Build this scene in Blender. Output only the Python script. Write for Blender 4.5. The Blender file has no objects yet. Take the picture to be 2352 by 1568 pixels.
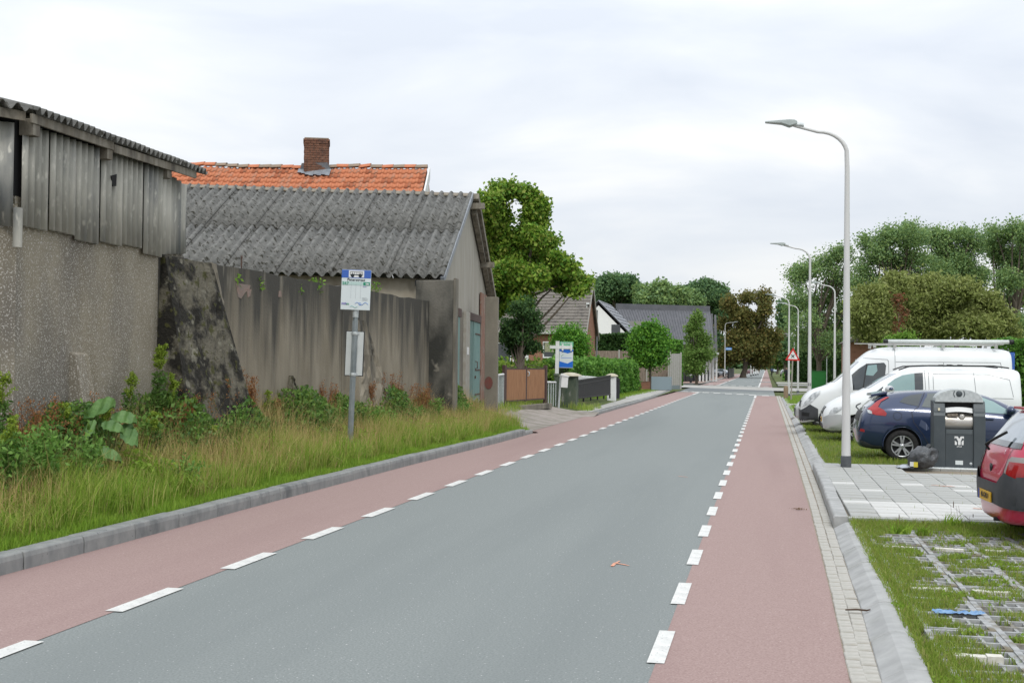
import bpy, bmesh, math, random
import numpy as np
from mathutils import Vector, Matrix, Euler
from mathutils.bvhtree import BVHTree
random.seed(7); RNG = np.random.default_rng(7)
R = math.radians
SC = bpy.context.scene
COL = SC.collection
PI = math.pi

# ------------------------------------------------------------------ camera
CAMH = 1.95
YAW, PITCH, ROLL = R(11.998), R(1.1123), R(0.55)
cam_d = bpy.data.cameras.new('camera')
cam_d.sensor_width = 36.0
cam_d.lens = 36.0 * 2750.0 / 2352.0
cam_d.clip_start = 0.1
cam_d.clip_end = 6000
cam = bpy.data.objects.new('camera', cam_d)
COL.objects.link(cam)
cam.rotation_mode = 'XYZ'
_f = Vector((-math.sin(YAW) * math.cos(PITCH), math.cos(YAW) * math.cos(PITCH), math.sin(PITCH)))
_r0 = Vector((math.cos(YAW), math.sin(YAW), 0))
_u0 = _r0.cross(_f)
# image content is rotated clockwise by ROLL -> the camera is rolled counter-clockwise
_r = _r0 * math.cos(ROLL) + _u0 * math.sin(ROLL)
_u = -_r0 * math.sin(ROLL) + _u0 * math.cos(ROLL)
cam.matrix_world = Matrix(((_r.x, _u.x, -_f.x, 0), (_r.y, _u.y, -_f.y, 0), (_r.z, _u.z, -_f.z, CAMH), (0, 0, 0, 1)))
SC.camera = cam

# ------------------------------------------------------------------ sky, sun, exposure
world = bpy.data.worlds.new('World'); SC.world = world
world.use_nodes = True
wn = world.node_tree.nodes; wl = world.node_tree.links
for n in list(wn): wn.remove(n)
w_out = wn.new('ShaderNodeOutputWorld')
sky = wn.new('ShaderNodeTexSky'); sky.sky_type = 'NISHITA'; sky.sun_disc = False
SUN_EL, SUN_AZ = R(48), R(163)          # azimuth measured clockwise from +Y
sky.sun_elevation = SUN_EL; sky.sun_rotation = SUN_AZ
bg_sky = wn.new('ShaderNodeBackground'); bg_sky.inputs[1].default_value = 0.08
wl.new(sky.outputs[0], bg_sky.inputs[0])
tc = wn.new('ShaderNodeTexCoord')
mp = wn.new('ShaderNodeMapping'); mp.inputs['Scale'].default_value = (1.0, 1.0, 3.4)
mp.inputs['Location'].default_value = (0.35, 0.2, 0.1)
wl.new(tc.outputs['Generated'], mp.inputs[0])
nz = wn.new('ShaderNodeTexNoise'); nz.inputs['Scale'].default_value = 3.3; nz.inputs['Detail'].default_value = 6
nz.inputs['Roughness'].default_value = 0.5; nz.inputs['Distortion'].default_value = 0.35
wl.new(mp.outputs[0], nz.inputs['Vector'])
cr = wn.new('ShaderNodeValToRGB')
cr.color_ramp.elements[0].position = 0.34; cr.color_ramp.elements[0].color = (0.70, 0.75, 0.83, 1)
cr.color_ramp.elements[1].position = 0.63; cr.color_ramp.elements[1].color = (0.93, 0.945, 0.955, 1)
e = cr.color_ramp.elements.new(0.5); e.color = (0.80, 0.84, 0.895, 1)
wl.new(nz.outputs[0], cr.inputs[0])
sx = wn.new('ShaderNodeSeparateXYZ'); wl.new(tc.outputs['Generated'], sx.inputs[0])
mr = wn.new('ShaderNodeMapRange'); mr.inputs[1].default_value = 0; mr.inputs[2].default_value = 1
mr.inputs[3].default_value = 0.95; mr.inputs[4].default_value = 2.05      # overcast sky: brighter overhead
wl.new(sx.outputs['Z'], mr.inputs[0])
bg_cl = wn.new('ShaderNodeBackground')
wl.new(cr.outputs[0], bg_cl.inputs[0]); wl.new(mr.outputs[0], bg_cl.inputs[1])
mxs = wn.new('ShaderNodeMixShader'); mxs.inputs[0].default_value = 0.93
wl.new(bg_sky.outputs[0], mxs.inputs[1]); wl.new(bg_cl.outputs[0], mxs.inputs[2])
wl.new(mxs.outputs[0], w_out.inputs[0])

sun_d = bpy.data.lights.new('sun', 'SUN'); sun_d.energy = 1.5; sun_d.angle = R(14); sun_d.color = (1.0, 0.97, 0.92)
sun = bpy.data.objects.new('sun', sun_d); COL.objects.link(sun)
_sd = Vector((math.sin(SUN_AZ) * math.cos(SUN_EL), math.cos(SUN_AZ) * math.cos(SUN_EL), math.sin(SUN_EL)))
sun.rotation_euler = (-_sd).to_track_quat('-Z', 'Y').to_euler()
sun.location = (0, -20, 30)

SC.view_settings.view_transform = 'Standard'
SC.view_settings.look = 'None'
SC.view_settings.exposure = 0.0
SC.view_settings.gamma = 1.0
SC.view_settings.use_curve_mapping = False
SC.cycles.max_bounces = 6
SC.cycles.transparent_max_bounces = 8
SC.cycles.use_denoising = True

# ------------------------------------------------------------------ photo measurements -> real points
C0 = Vector((0, 0, CAMH))
def ray(x, y):
    """view ray for a measured picture point (2352 x 1568 frame), scaled so that depth along the axis is 1"""
    return _f + _r * ((x - 1176) / 2750.0) - _u * ((y - 784) / 2750.0)
def gp(x, y, z=0.0):
    d = ray(x, y); return C0 + d * ((z - CAMH) / d.z)
def dp(x, y, d):
    return C0 + ray(x, y) * d
def on_plane(x, y, P0, dirxy):
    n = Vector((dirxy[1], -dirxy[0], 0)); d = ray(x, y)
    return C0 + d * ((Vector((P0[0], P0[1], 0)) - Vector((0, 0, 0))).dot(n) / d.dot(n))

# ------------------------------------------------------------------ materials
def lin(h):
    if isinstance(h, str):
        h = h.lstrip('#'); c = [int(h[i:i + 2], 16) / 255 for i in (0, 2, 4)]
        return tuple(v / 12.92 if v <= 0.04045 else ((v + 0.055) / 1.055) ** 2.4 for v in c)
    return tuple(h)
def mat(name, c1, c2=None, scale=6.0, rough=0.8, bump=0.0, bscale=None, metallic=0.0, spec=0.4, c3=None, s3=0.6,
        t3=(0.45, 0.6), stretch=(1, 1, 1), island=None, coat=0.0, detail=5, t2=(0.35, 0.65), c4=None, s4=30, t4=(0.6, 0.7), st3=None,
        trans=0.0, bdist=None, st4=None, zdark=None):
    m = bpy.data.materials.new(name); m.use_nodes = True
    nt = m.node_tree; N = nt.nodes; L = nt.links
    b = N['Principled BSDF']
    b.inputs['Roughness'].default_value = rough; b.inputs['Metallic'].default_value = metallic
    b.inputs['Specular IOR Level'].default_value = spec
    if coat: b.inputs['Coat Weight'].default_value = coat; b.inputs['Coat Roughness'].default_value = 0.06
    if trans: b.inputs['Transmission Weight'].default_value = trans
    c1 = lin(c1); b.inputs['Base Color'].default_value = (*c1, 1)
    tcn = N.new('ShaderNodeTexCoord')
    def noise(sc, st, det=detail, rgh=0.55):
        mpn = N.new('ShaderNodeMapping'); mpn.inputs['Scale'].default_value = st
        L.new(tcn.outputs['Object'], mpn.inputs[0])
        n = N.new('ShaderNodeTexNoise'); n.inputs['Scale'].default_value = sc; n.inputs['Detail'].default_value = det
        n.inputs['Roughness'].default_value = rgh
        L.new(mpn.outputs[0], n.inputs['Vector']); return n
    def ramp(src, t):
        q = N.new('ShaderNodeMapRange'); q.inputs[1].default_value = t[0]; q.inputs[2].default_value = t[1]
        L.new(src, q.inputs[0]); return q.outputs[0]
    cur = None
    if island:
        g = N.new('ShaderNodeNewGeometry'); q = N.new('ShaderNodeValToRGB')
        L.new(g.outputs['Random Per Island'], q.inputs[0])
        els = q.color_ramp.elements
        while len(els) < len(island): els.new(0.5)
        for i, c in enumerate(island):
            els[i].position = i / (len(island) - 1); els[i].color = (*lin(c), 1)
        cur = q.outputs[0]
    def layer(cur, col, fac):
        mx = N.new('ShaderNodeMix'); mx.data_type = 'RGBA'
        L.new(fac, mx.inputs['Factor'])
        if cur is None: mx.inputs['A'].default_value = (*c1, 1)
        else: L.new(cur, mx.inputs['A'])
        mx.inputs['B'].default_value = (*lin(col), 1)
        return mx.outputs['Result']
    if c2 is not None: cur = layer(cur, c2, ramp(noise(scale, stretch).outputs[0], t2))
    if c3 is not None:
        src = noise(s3, st3 or stretch).outputs[0]
        if zdark:      # dirt that washed down from the top: streaks thin out towards the foot
            sp = N.new('ShaderNodeSeparateXYZ'); L.new(tcn.outputs['Object'], sp.inputs[0])
            q = N.new('ShaderNodeMapRange'); q.inputs[1].default_value = zdark[0]; q.inputs[2].default_value = zdark[1]; q.inputs[3].default_value = -zdark[2] * .5; q.inputs[4].default_value = zdark[2]
            L.new(sp.outputs[2], q.inputs[0]); ad = N.new('ShaderNodeMath'); ad.operation = 'ADD'; L.new(src, ad.inputs[0]); L.new(q.outputs[0], ad.inputs[1]); src = ad.outputs[0]
        cur = layer(cur, c3, ramp(src, t3))
    if c4 is not None: cur = layer(cur, c4, ramp(noise(s4, st4 or (1, 1, 1), 2).outputs[0], t4))
    if cur is not None: L.new(cur, b.inputs['Base Color'])
    if bump:
        bn = N.new('ShaderNodeBump'); bn.inputs['Strength'].default_value = bump; bn.inputs['Distance'].default_value = bdist or .6 / (bscale or scale * 4)
        L.new(noise(bscale or scale * 4, (1, 1, 1)).outputs[0], bn.inputs['Height']); L.new(bn.outputs[0], b.inputs['Normal'])
    return m

# ------------------------------------------------------------------ object helpers
INV = {}
def thing(name, label, cat, loc=(0, 0, 0), rotz=0.0, group=None, tilt=None):
    o = bpy.data.objects.new(name, None); COL.objects.link(o)
    o.empty_display_size = 0.2
    o.location = loc; o.rotation_euler = (tilt[0] if tilt else 0, tilt[1] if tilt else 0, rotz)
    o['label'] = label; o['category'] = cat
    if group: o['group'] = group
    M = Matrix.Translation(Vector(loc)) @ Euler(o.rotation_euler).to_matrix().to_4x4()
    INV[o.name] = M.inverted()
    return o
def tag(o, label=None, cat=None, group=None, kind=None):
    if label: o['label'] = label
    if cat: o['category'] = cat
    if group: o['group'] = group
    if kind: o['kind'] = kind
    return o
def link_mesh(name, me, parent=None, world=False, loc=None, rot=None):
    o = bpy.data.objects.new(name, me); COL.objects.link(o)
    if loc is not None: o.location = loc
    if rot is not None: o.rotation_euler = rot
    if parent is not None:
        o.parent = parent
        if world and parent.name in INV: o.matrix_parent_inverse = INV[parent.name]
    return o
def copy_tree(o, parent=None, loc=None, rotz=None, label=None, scale=None):
    c = o.copy(); COL.objects.link(c)
    if parent is not None: c.parent = parent
    if loc is not None: c.location = loc
    if rotz is not None: c.rotation_euler = (0, 0, rotz)
    if scale is not None: c.scale = (scale, scale, scale)
    if label: c['label'] = label
    for ch in list(o.children): copy_tree(ch, c)
    return c

class MB:
    def __init__(s): s.v = []; s.f = []; s.mi = []; s.sm = []
    def add(s, vs, fs, mi=0, smooth=False):
        k = len(s.v); s.v.extend([tuple(p) for p in vs])
        for f in fs: s.f.append(tuple(i + k for i in f)); s.mi.append(mi); s.sm.append(smooth)
        return s
    def box(s, c, size, rz=0.0, mi=0, M=None):
        x, y, z = size[0] / 2, size[1] / 2, size[2] / 2
        P = [Vector(p) for p in ((-x, -y, -z), (x, -y, -z), (x, y, -z), (-x, y, -z), (-x, -y, z), (x, -y, z), (x, y, z), (-x, y, z))]
        if M is None: M = Matrix.Rotation(rz, 3, 'Z')
        P = [M @ p + Vector(c) for p in P]
        return s.add(P, [(0, 3, 2, 1), (4, 5, 6, 7), (0, 1, 5, 4), (1, 2, 6, 5), (2, 3, 7, 6), (3, 0, 4, 7)], mi)
    def bar(s, a, b, w, h, mi=0, up=(0, 0, 1)):
        a, b = Vector(a), Vector(b); d = b - a; L = d.length; d.normalize()
        up = Vector(up); r = d.cross(up)
        if r.length < 1e-4: r = d.cross(Vector((0, 1, 0)))
        r.normalize(); u = r.cross(d)
        P = []
        for q in (a, b):
            for (i, j) in ((-1, -1), (1, -1), (1, 1), (-1, 1)): P.append(q + r * (i * w / 2) + u * (j * h / 2))
        return s.add(P, [(0, 1, 2, 3), (7, 6, 5, 4), (0, 4, 5, 1), (1, 5, 6, 2), (2, 6, 7, 3), (3, 7, 4, 0)], mi)
    def hexa(s, bot, top, mi=0):
        """solid between two quads given in the same order"""
        P = list(bot) + list(top)
        return s.add(P, [(3, 2, 1, 0), (4, 5, 6, 7), (0, 1, 5, 4), (1, 2, 6, 5), (2, 3, 7, 6), (3, 0, 4, 7)], mi)
    def prism(s, poly, vec, mi=0):
        n = len(poly); vec = Vector(vec); P = [Vector(p) for p in poly] + [Vector(p) + vec for p in poly]
        F = [tuple(range(n - 1, -1, -1)), tuple(range(n, 2 * n))] + [(i, (i + 1) % n, (i + 1) % n + n, i + n) for i in range(n)]
        return s.add(P, F, mi)
    def tube(s, path, rad, n=8, mi=0, smooth=True, cap=True):
        path = [Vector(p) for p in path]
        if not isinstance(rad, (list, tuple)): rad = [rad] * len(path)
        P = []; F = []; prev = None
        for i, p in enumerate(path):
            t = (path[min(i + 1, len(path) - 1)] - path[max(i - 1, 0)]).normalized()
            if prev is None:
                a = t.orthogonal().normalized()
            else:
                a = (prev - t * prev.dot(t)).normalized()
            prev = a; b = t.cross(a)
            for k in range(n):
                an = 2 * PI * k / n; P.append(p + (a * math.cos(an) + b * math.sin(an)) * rad[i])
        for i in range(len(path) - 1):
            for k in range(n):
                F.append((i * n + k, i * n + (k + 1) % n, (i + 1) * n + (k + 1) % n, (i + 1) * n + k))
        s.add(P, F, mi, smooth)
        if cap:
            s.add(P[:n], [tuple(range(n - 1, -1, -1))], mi); s.add(P[-n:], [tuple(range(n))], mi)
        return s
    def lathe(s, prof, n=16, c=(0, 0, 0), axis='Z', mi=0, smooth=True, a0=0.0):
        P = []; F = []
        for (r, h) in prof:
            for k in range(n):
                an = a0 + 2 * PI * k / n; x, y = r * math.cos(an), r * math.sin(an)
                q = (x, y, h) if axis == 'Z' else ((h, x, y) if axis == 'X' else (y, h, x))
                P.append(Vector(q) + Vector(c))
        for i in range(len(prof) - 1):
            for k in range(n): F.append((i * n + k, i * n + (k + 1) % n, (i + 1) * n + (k + 1) % n, (i + 1) * n + k))
        s.add(P, F, mi, smooth)
        return s
    def grid(s, fn, nu, nv, mi=0, smooth=True):
        P = [fn(i / nu, j / nv) for j in range(nv + 1) for i in range(nu + 1)]
        F = [(j * (nu + 1) + i, j * (nu + 1) + i + 1, (j + 1) * (nu + 1) + i + 1, (j + 1) * (nu + 1) + i) for j in range(nv) for i in range(nu)]
        return s.add(P, F, mi, smooth)
    def mesh(s, name, mats):
        me = bpy.data.meshes.new(name); me.from_pydata([tuple(p) for p in s.v], [], s.f)
        if not isinstance(mats, (list, tuple)): mats = [mats]
        for m in mats: me.materials.append(m)
        me.polygons.foreach_set('material_index', s.mi); me.polygons.foreach_set('use_smooth', s.sm)
        me.update(); return me
    def build(s, name, mats, parent=None, world=False, loc=None, rot=None, bevel=0.0, seg=2):
        me = s.mesh(name, mats)
        if bevel:
            bm = bmesh.new(); bm.from_mesh(me); bmesh.ops.remove_doubles(bm, verts=bm.verts, dist=1e-5)
            ed = [e for e in bm.edges if len(e.link_faces) == 2 and e.calc_face_angle(0) > 0.5]
            bmesh.ops.bevel(bm, geom=ed, offset=bevel, segments=seg, affect='EDGES', profile=0.6)
            bm.to_mesh(me); bm.free()
        return link_mesh(name, me, parent, world, loc, rot)

def np_mesh(name, V, F, m, smooth=False):
    """fast mesh from numpy arrays: V (n,3), F (k,3 or 4)"""
    me = bpy.data.meshes.new(name); n, k = len(V), F.shape[1]
    me.vertices.add(n); me.vertices.foreach_set('co', V.astype(np.float32).ravel())
    me.loops.add(F.size); me.loops.foreach_set('vertex_index', F.astype(np.int32).ravel())
    me.polygons.add(len(F)); me.polygons.foreach_set('loop_start', np.arange(0, F.size, k, dtype=np.int32))
    me.materials.append(m)
    if smooth: me.polygons.foreach_set('use_smooth', np.ones(len(F), dtype=bool))
    me.update(calc_edges=True); return me

def blades(name, P, H, W, m, lean=0.35, rng=None):
    """grass blades: each a bent strip of two quads narrowing to a tip"""
    rng = rng or RNG; n = len(P); az = rng.uniform(0, 2 * PI, n); la = rng.uniform(0, 2 * PI, n)
    ln = np.abs(rng.normal(0, lean, n)) * H
    sx_, sy_ = np.cos(az) * W / 2, np.sin(az) * W / 2
    dx, dy = np.cos(la) * ln, np.sin(la) * ln
    V = np.zeros((n, 5, 3))
    V[:, 0] = P + np.stack([-sx_, -sy_, -0.01 * np.ones(n)], 1); V[:, 1] = P + np.stack([sx_, sy_, -0.01 * np.ones(n)], 1)
    mid = P + np.stack([dx * 0.35, dy * 0.35, H * 0.6], 1)
    V[:, 2] = mid + np.stack([sx_ * .75, sy_ * .75, 0 * H], 1); V[:, 3] = mid - np.stack([sx_ * .75, sy_ * .75, 0 * H], 1)
    V[:, 4] = P + np.stack([dx, dy, H * 0.97], 1)
    b = (np.arange(n) * 5)[:, None]
    F = np.concatenate([b + np.array([[0, 1, 2]]), b + np.array([[0, 2, 3]]), b + np.array([[3, 2, 4]])], 0)
    return np_mesh(name, V.reshape(-1, 3), F, m)

def leaf_cloud(name, P, S, m, rng=None, flat=0.0, aspect=1.6, nrm=None):
    """rhombic bent leaves at points P of size S, random orientation"""
    rng = rng or RNG; n = len(P)
    a = rng.normal(size=(n, 3))
    if nrm is not None: a = a * 0.6 + nrm
    if flat: a[:, 2] *= (1 - flat); 
    a /= np.linalg.norm(a, axis=1)[:, None]
    t = rng.normal(size=(n, 3)); t -= a * (t * a).sum(1)[:, None]; t /= np.linalg.norm(t, axis=1)[:, None] + 1e-9
    b = np.cross(a, t); s = np.asarray(S)[:, None] if np.ndim(S) else S
    V = np.stack([P - t * s * aspect / 2, P + b * s / 2 - t * s * .1 + a * s * .12, P + t * s * aspect / 2, P - b * s / 2 - t * s * .1 + a * s * .12], 1)
    q = (np.arange(n) * 4)[:, None]
    F = np.concatenate([q + np.array([[0, 1, 2]]), q + np.array([[0, 2, 3]])], 0)
    return np_mesh(name, V.reshape(-1, 3), F, m)
def in_blobs(blobs, n, shell=0.45, rng=None, soft=.07):
    """n points in a set of ellipsoids (cx,cy,cz,rx,ry,rz[,weight]), denser near their skins"""
    rng = rng or RNG
    w = np.array([(b[3] * b[4] * b[5]) ** 0.72 * (b[6] if len(b) > 6 else 1) for b in blobs]); w /= w.sum()
    k = rng.choice(len(blobs), n, p=w); B = np.array([b[:6] for b in blobs])[k]
    d = rng.normal(size=(n, 3)); d /= np.linalg.norm(d, axis=1)[:, None]
    r = rng.uniform(shell ** 3, 1.1, n) ** (1 / 3) * (1 + rng.normal(0, soft, n))
    return B[:, :3] + d * r[:, None] * B[:, 3:6], d

def text_mesh(txt, size, m, name='lettering', extrude=0.001, align='CENTER', xscale=1.0):
    cu = bpy.data.curves.new(name, 'FONT'); cu.body = txt; cu.size = size; cu.align_x = align; cu.align_y = 'CENTER'
    cu.extrude = extrude; cu.resolution_u = 3; cu.offset = size * 0.012
    o = bpy.data.objects.new('tmp_text', cu); COL.objects.link(o)
    dg = bpy.context.evaluated_depsgraph_get(); me = bpy.data.meshes.new_from_object(o.evaluated_get(dg))
    bpy.data.objects.remove(o); bpy.data.curves.remove(cu)
    if xscale != 1.0:
        for v in me.vertices: v.co.x *= xscale
    me.materials.clear(); me.materials.append(m); me.name = name
    return me
# ================================================================== SETTING
def smooth(a, b, x):
    t = min(1, max(0, (x - a) / (b - a))); return t * t * (3 - 2 * t)
M_asph = mat('asphalt', (.150, .168, .164), (.232, .252, .245), scale=62, rough=.85, bump=.35, bscale=90, bdist=.006, c3=(.150, .168, .166), s3=.35, t3=(.5, .85), detail=8,
             stretch=(1, 1, 1), st3=(1.6, .12, 1), c4=(.50, .50, .485), s4=40, t4=(.69, .72))
M_red = mat('red_asphalt', (.245, .165, .150), (.335, .242, .222), scale=66, rough=.88, bump=.35, bscale=90, bdist=.006, c3=(.235, .155, .145), s3=.5, t3=(.5, .85), detail=8,
            st3=(1.8, .12, 1), c4=(.47, .39, .355), s4=42, t4=(.70, .73))
M_paint = mat('road_paint', (.66, .66, .63), (.52, .52, .50), scale=7, rough=.6, c3=(.40, .41, .40), s3=55, t3=(.60, .68), bump=.2, bscale=90, c4=(.25, .26, .26), s4=30, t4=(.645, .69))
M_kerb = mat('kerb_concrete', (.19, .198, .196), (.255, .26, .25), scale=7, rough=.9, bump=.3, bscale=90, c3=(.12, .13, .13), s3=2.6, t3=(.55, .72), c4=(.10, .105, .105), s4=26, t4=(.68, .74), stretch=(1, 1, .6))
M_kerb2 = mat('pale_kerb_concrete', (.30, .303, .298), (.38, .383, .375), scale=5, rough=.9, bump=.25, bscale=110, c3=(.22, .225, .21), s3=2.2, t3=(.5, .75))
M_gut = mat('gutter_brick', (.33, .32, .285), (.42, .405, .37), scale=14, rough=.9, bump=.3, bscale=90, c3=(.25, .23, .19), s3=2.5, t3=(.55, .75))
M_sand = mat('joint_sand', (.30, .25, .19), (.2, .17, .13), scale=30, rough=1)
M_tile = mat('grey_tile', (.31, .315, .30), (.37, .375, .355), scale=9, rough=.9, bump=.2, bscale=120, c3=(.25, .245, .22), s3=1.2, t3=(.5, .7))
M_tile2 = mat('light_tile', (.46, .46, .44), (.54, .54, .52), scale=9, rough=.9, bump=.2, bscale=120, c3=(.38, .375, .35), s3=1.4, t3=(.5, .72))
M_soil = mat('soil', (.10, .072, .047), (.17, .13, .09), scale=14, rough=1, bump=.6, bscale=40, c3=(.055, .07, .02), s3=3, t3=(.45, .6))
M_lawn = mat('lawn_base', (.055, .085, .016), (.09, .115, .028), scale=20, rough=1, bump=.5, bscale=90, c3=(.13, .12, .05), s3=.8, t3=(.55, .7))
M_ground = mat('field', (.06, .085, .02), (.085, .10, .03), scale=.4, rough=1)
M_pave = mat('pale_paving', (.33, .325, .305), (.40, .395, .37), scale=2.5, rough=.9, bump=.15, bscale=60, c3=(.27, .255, .23), s3=.7, t3=(.5, .7))
M_drive = mat('driveway_paving', (.27, .24, .215), (.33, .295, .27), scale=9, rough=.95, bump=.05, bscale=50, c3=(.2, .185, .15), s3=1.5, t3=(.45, .65))
M_lattice = mat('grid_paver_concrete', (.25, .262, .265), (.38, .385, .38), scale=16, rough=.95, bump=.4, bscale=90, c3=(.16, .14, .10), s3=3.5, t3=(.5, .65))
M_white_block = mat('white_paver', (.62, .61, .55), (.5, .48, .42), scale=20, rough=.9, bump=.2, bscale=80)

# far ground, one sheet to the horizon
mb = MB(); mb.add([(-3000, -200, -.12), (3000, -200, -.12), (3000, 4500, -.12), (-3000, 4500, -.12)], [(0, 1, 2, 3)])
tag(mb.build('ground', M_ground), kind='structure')
# road and red cycle strips
XL, XE, XR, XG = -6.75, -4.95, -.70, .60
mb = MB(); mb.add([(XL - .05, -8, 0), (XG, -8, 0), (XG, 1600, 0), (XL - .05, 1600, 0)], [(0, 1, 2, 3)])
road = tag(mb.build('road', M_asph), kind='structure')
GXT = [(-8, .50), (5, .50), (8, .525), (11, .56), (17, .60), (24, .615), (37, .635), (83, .64)]
KBT = [(-8, .64), (5, .66), (8, .705), (10, .75), (14.5, .80), (19, .845), (24, .86), (33, .88), (47, .91), (83, .93)]
def itp(T, y):
    for (a, p), (b_, q) in zip(T[:-1], T[1:]):
        if y <= b_: return p + (q - p) * max(0, (y - a)) / (b_ - a)
    return T[-1][1]
def ribbon(name, f0, f1, ys, z, m):
    b = MB(); b.add([(f0(y), y, z) for y in ys] + [(f1(y), y, z) for y in ys], [(i, len(ys) + i, len(ys) + i + 1, i + 1) for i in range(len(ys) - 1)]); return b.build(name, m)
def strip(name, x0, x1, y0, y1, z, m):
    b = MB(); b.add([(x0, y0, z), (x1, y0, z), (x1, y1, z), (x0, y1, z)], [(0, 1, 2, 3)])
    return b.build(name, m)
YS = [-8, 5, 6.5, 8, 9.5, 11, 14, 17, 20, 24, 30, 37, 50, 83]
tag(ribbon('bike_lane', lambda y: XR, lambda y: itp(GXT, y), YS, .004, M_red), kind='structure')
for (x0, x1, y0, y1) in ((XL, XE, -8, 92), (XL, XE, 126, 158), (XR, XG, 118, 156), (XL, XE, 163, 1500), (XR, XG, 163, 1500)):
    tag(strip('bike_lane', x0, x1, y0, y1, .004, M_red), kind='structure')
def dash_mesh(w, l):
    b = MB(); b.add([(-w / 2, -l / 2, 0), (w / 2, -l / 2, 0), (w / 2, l / 2, 0), (-w / 2, l / 2, 0)], [(0, 1, 2, 3)]); return b.mesh('dash', M_paint)
dl, dr = dash_mesh(.15, 1.0), dash_mesh(.115, .98)
for i in range(38): link_mesh('dash', dl, road, loc=(XE, 7.0 + 2 * i - (0.0 if i else .03), .009))
for i in range(35): link_mesh('dash', dr, road, loc=(XR, 6.4 + 2 * i, .009))
def edge_line(x, y0, y1, w=.15):
    b = MB(); b.add([(x - w / 2, y0, .009), (x + w / 2, y0, .009), (x + w / 2, y1, .009), (x - w / 2, y1, .009)], [(0, 1, 2, 3)])
    b.build('edge_line', M_paint, road)
for a in ((XE, 83, 92), (XR, 77, 83), (XE, 127, 157), (XR, 118, 155), (XE, 164, 900), (XR, 164, 900)): edge_line(*a)
# raised crossing: pale band, dark table, rows of white blocks
tag(strip('crossing_table', XL, XG, 96, 112, .006, mat('dark_asphalt', (.13, .145, .15), (.16, .175, .18), scale=120, rough=.9)), kind='structure')
b = MB(); b.add([(-30, 128, .010), (-7.2, 112, .010), (.9, 101, .010), (16, 96, .010), (16, 112, .010), (.9, 117, .010), (-7.2, 126, .010), (-30, 142, .010)],
                [(0, 1, 6, 7), (1, 2, 5, 6), (2, 3, 4, 5)])
tag(b.build('side_road', M_pave), kind='structure')
blk = MB(); blk.add([(-.25, -.9, 0), (.25, -.9, 0), (.25, .9, 0), (-.25, .9, 0)], [(0, 1, 2, 3)]); blk = blk.mesh('block', M_paint)
blk2 = MB(); blk2.add([(-.16, -.4, 0), (.16, -.4, 0), (.16, .4, 0), (-.16, .4, 0)], [(0, 1, 2, 3)]); blk2 = blk2.mesh('block', M_paint)
for i in range(8):
    t = (i + .5) / 8; link_mesh('crossing_block', blk, road, loc=(-6.6 + 7.0 * t, 94.5 - 11.5 * t, .012))
    link_mesh('crossing_block', blk2, road, loc=(-6.15 + 7.0 * t, 95.2 - 11.5 * t, .012))
    link_mesh('crossing_block', blk, road, loc=(-6.2 + 6.6 * t, 130.5 - 9 * t, .014))
    link_mesh('crossing_block', blk2, road, loc=(-6.4 + 6.8 * t, 160, .012))

# ---- left kerb
def kerb_run(parent, pts, z0, prof, m, step=1.0, gap=.015):
    """stones laid along pts; prof = cross section (offset to the left of travel, height)"""
    P = [Vector(p) for p in pts]; i = 0; pos = P[0].copy(); acc = []
    dens = []
    for a, c in zip(P[:-1], P[1:]):
        n = max(1, round((c - a).length / step))
        dens += [a.lerp(c, k / n) for k in range(n)]
    dens.append(P[-1])
    for a, c in zip(dens[:-1], dens[1:]):
        d = (c - a); L = d.length; d.normalize(); nrm = Vector((-d.y, d.x, 0))
        b = MB(); q = [nrm * o + Vector((0, 0, h)) for (o, h) in prof]; jz = random.uniform(-.006, .006); jo = nrm * random.uniform(-.006, .006)
        ring0 = [a + d * (gap / 2) + v + jo + Vector((0, 0, jz + z0)) for v in q]
        b.prism(ring0, d * (L - gap)); b.build('kerb_stone', m, parent, bevel=.008, seg=1)
kerb_l = tag(bpy.data.objects.new('kerb', None), kind='structure'); COL.objects.link(kerb_l)
kp = [(0, -.15), (0, .115), (.012, .165), (.03, .172), (.20, .172), (.20, -.15)]
kerb_run(kerb_l, [(-6.75, 1, 0), (-6.74, 16, 0), (-6.69, 22, 0), (-6.52, 29, 0), (-6.5, 32.5, 0)], 0, kp, M_kerb)
kerb_run(kerb_l, [(-6.5, 32.5, 0), (-6.49, 33.5, 0)], -.07, kp, M_kerb)
kerb_run(kerb_l, [(-6.5, 47, 0), (-6.55, 62, 0), (-6.67, 75, 0), (-7.0, 90, 0), (-8.0, 104, 0), (-11, 113, 0), (-18, 119, 0)], -.05, kp, M_kerb, step=2)
kerb_run(kerb_l, [(-18, 131, 0), (-10, 128.5, 0), (-7.4, 133, 0), (-6.9, 145, 0), (-6.85, 200, 0), (-6.85, 330, 0)], -.05, kp, M_kerb2, step=4)
def zl(x, y):
    """height of the ground on the left: a bank behind the kerb"""
    k = -6.85 - x
    base = .13 * (1 - smooth(32.8, 34.2, y) * (1 - smooth(45, 47.5, y)))
    top = .52 - .38 * smooth(44, 80, y)
    z = base + (top - base) * smooth(0, 2.1 + .9 * smooth(32, 36, y), k)
    return z + .03 * math.sin(x * 2.1 + y * 1.3) * min(1, max(0, k) / 1.5) * (1 - smooth(33, 36, y))
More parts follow.
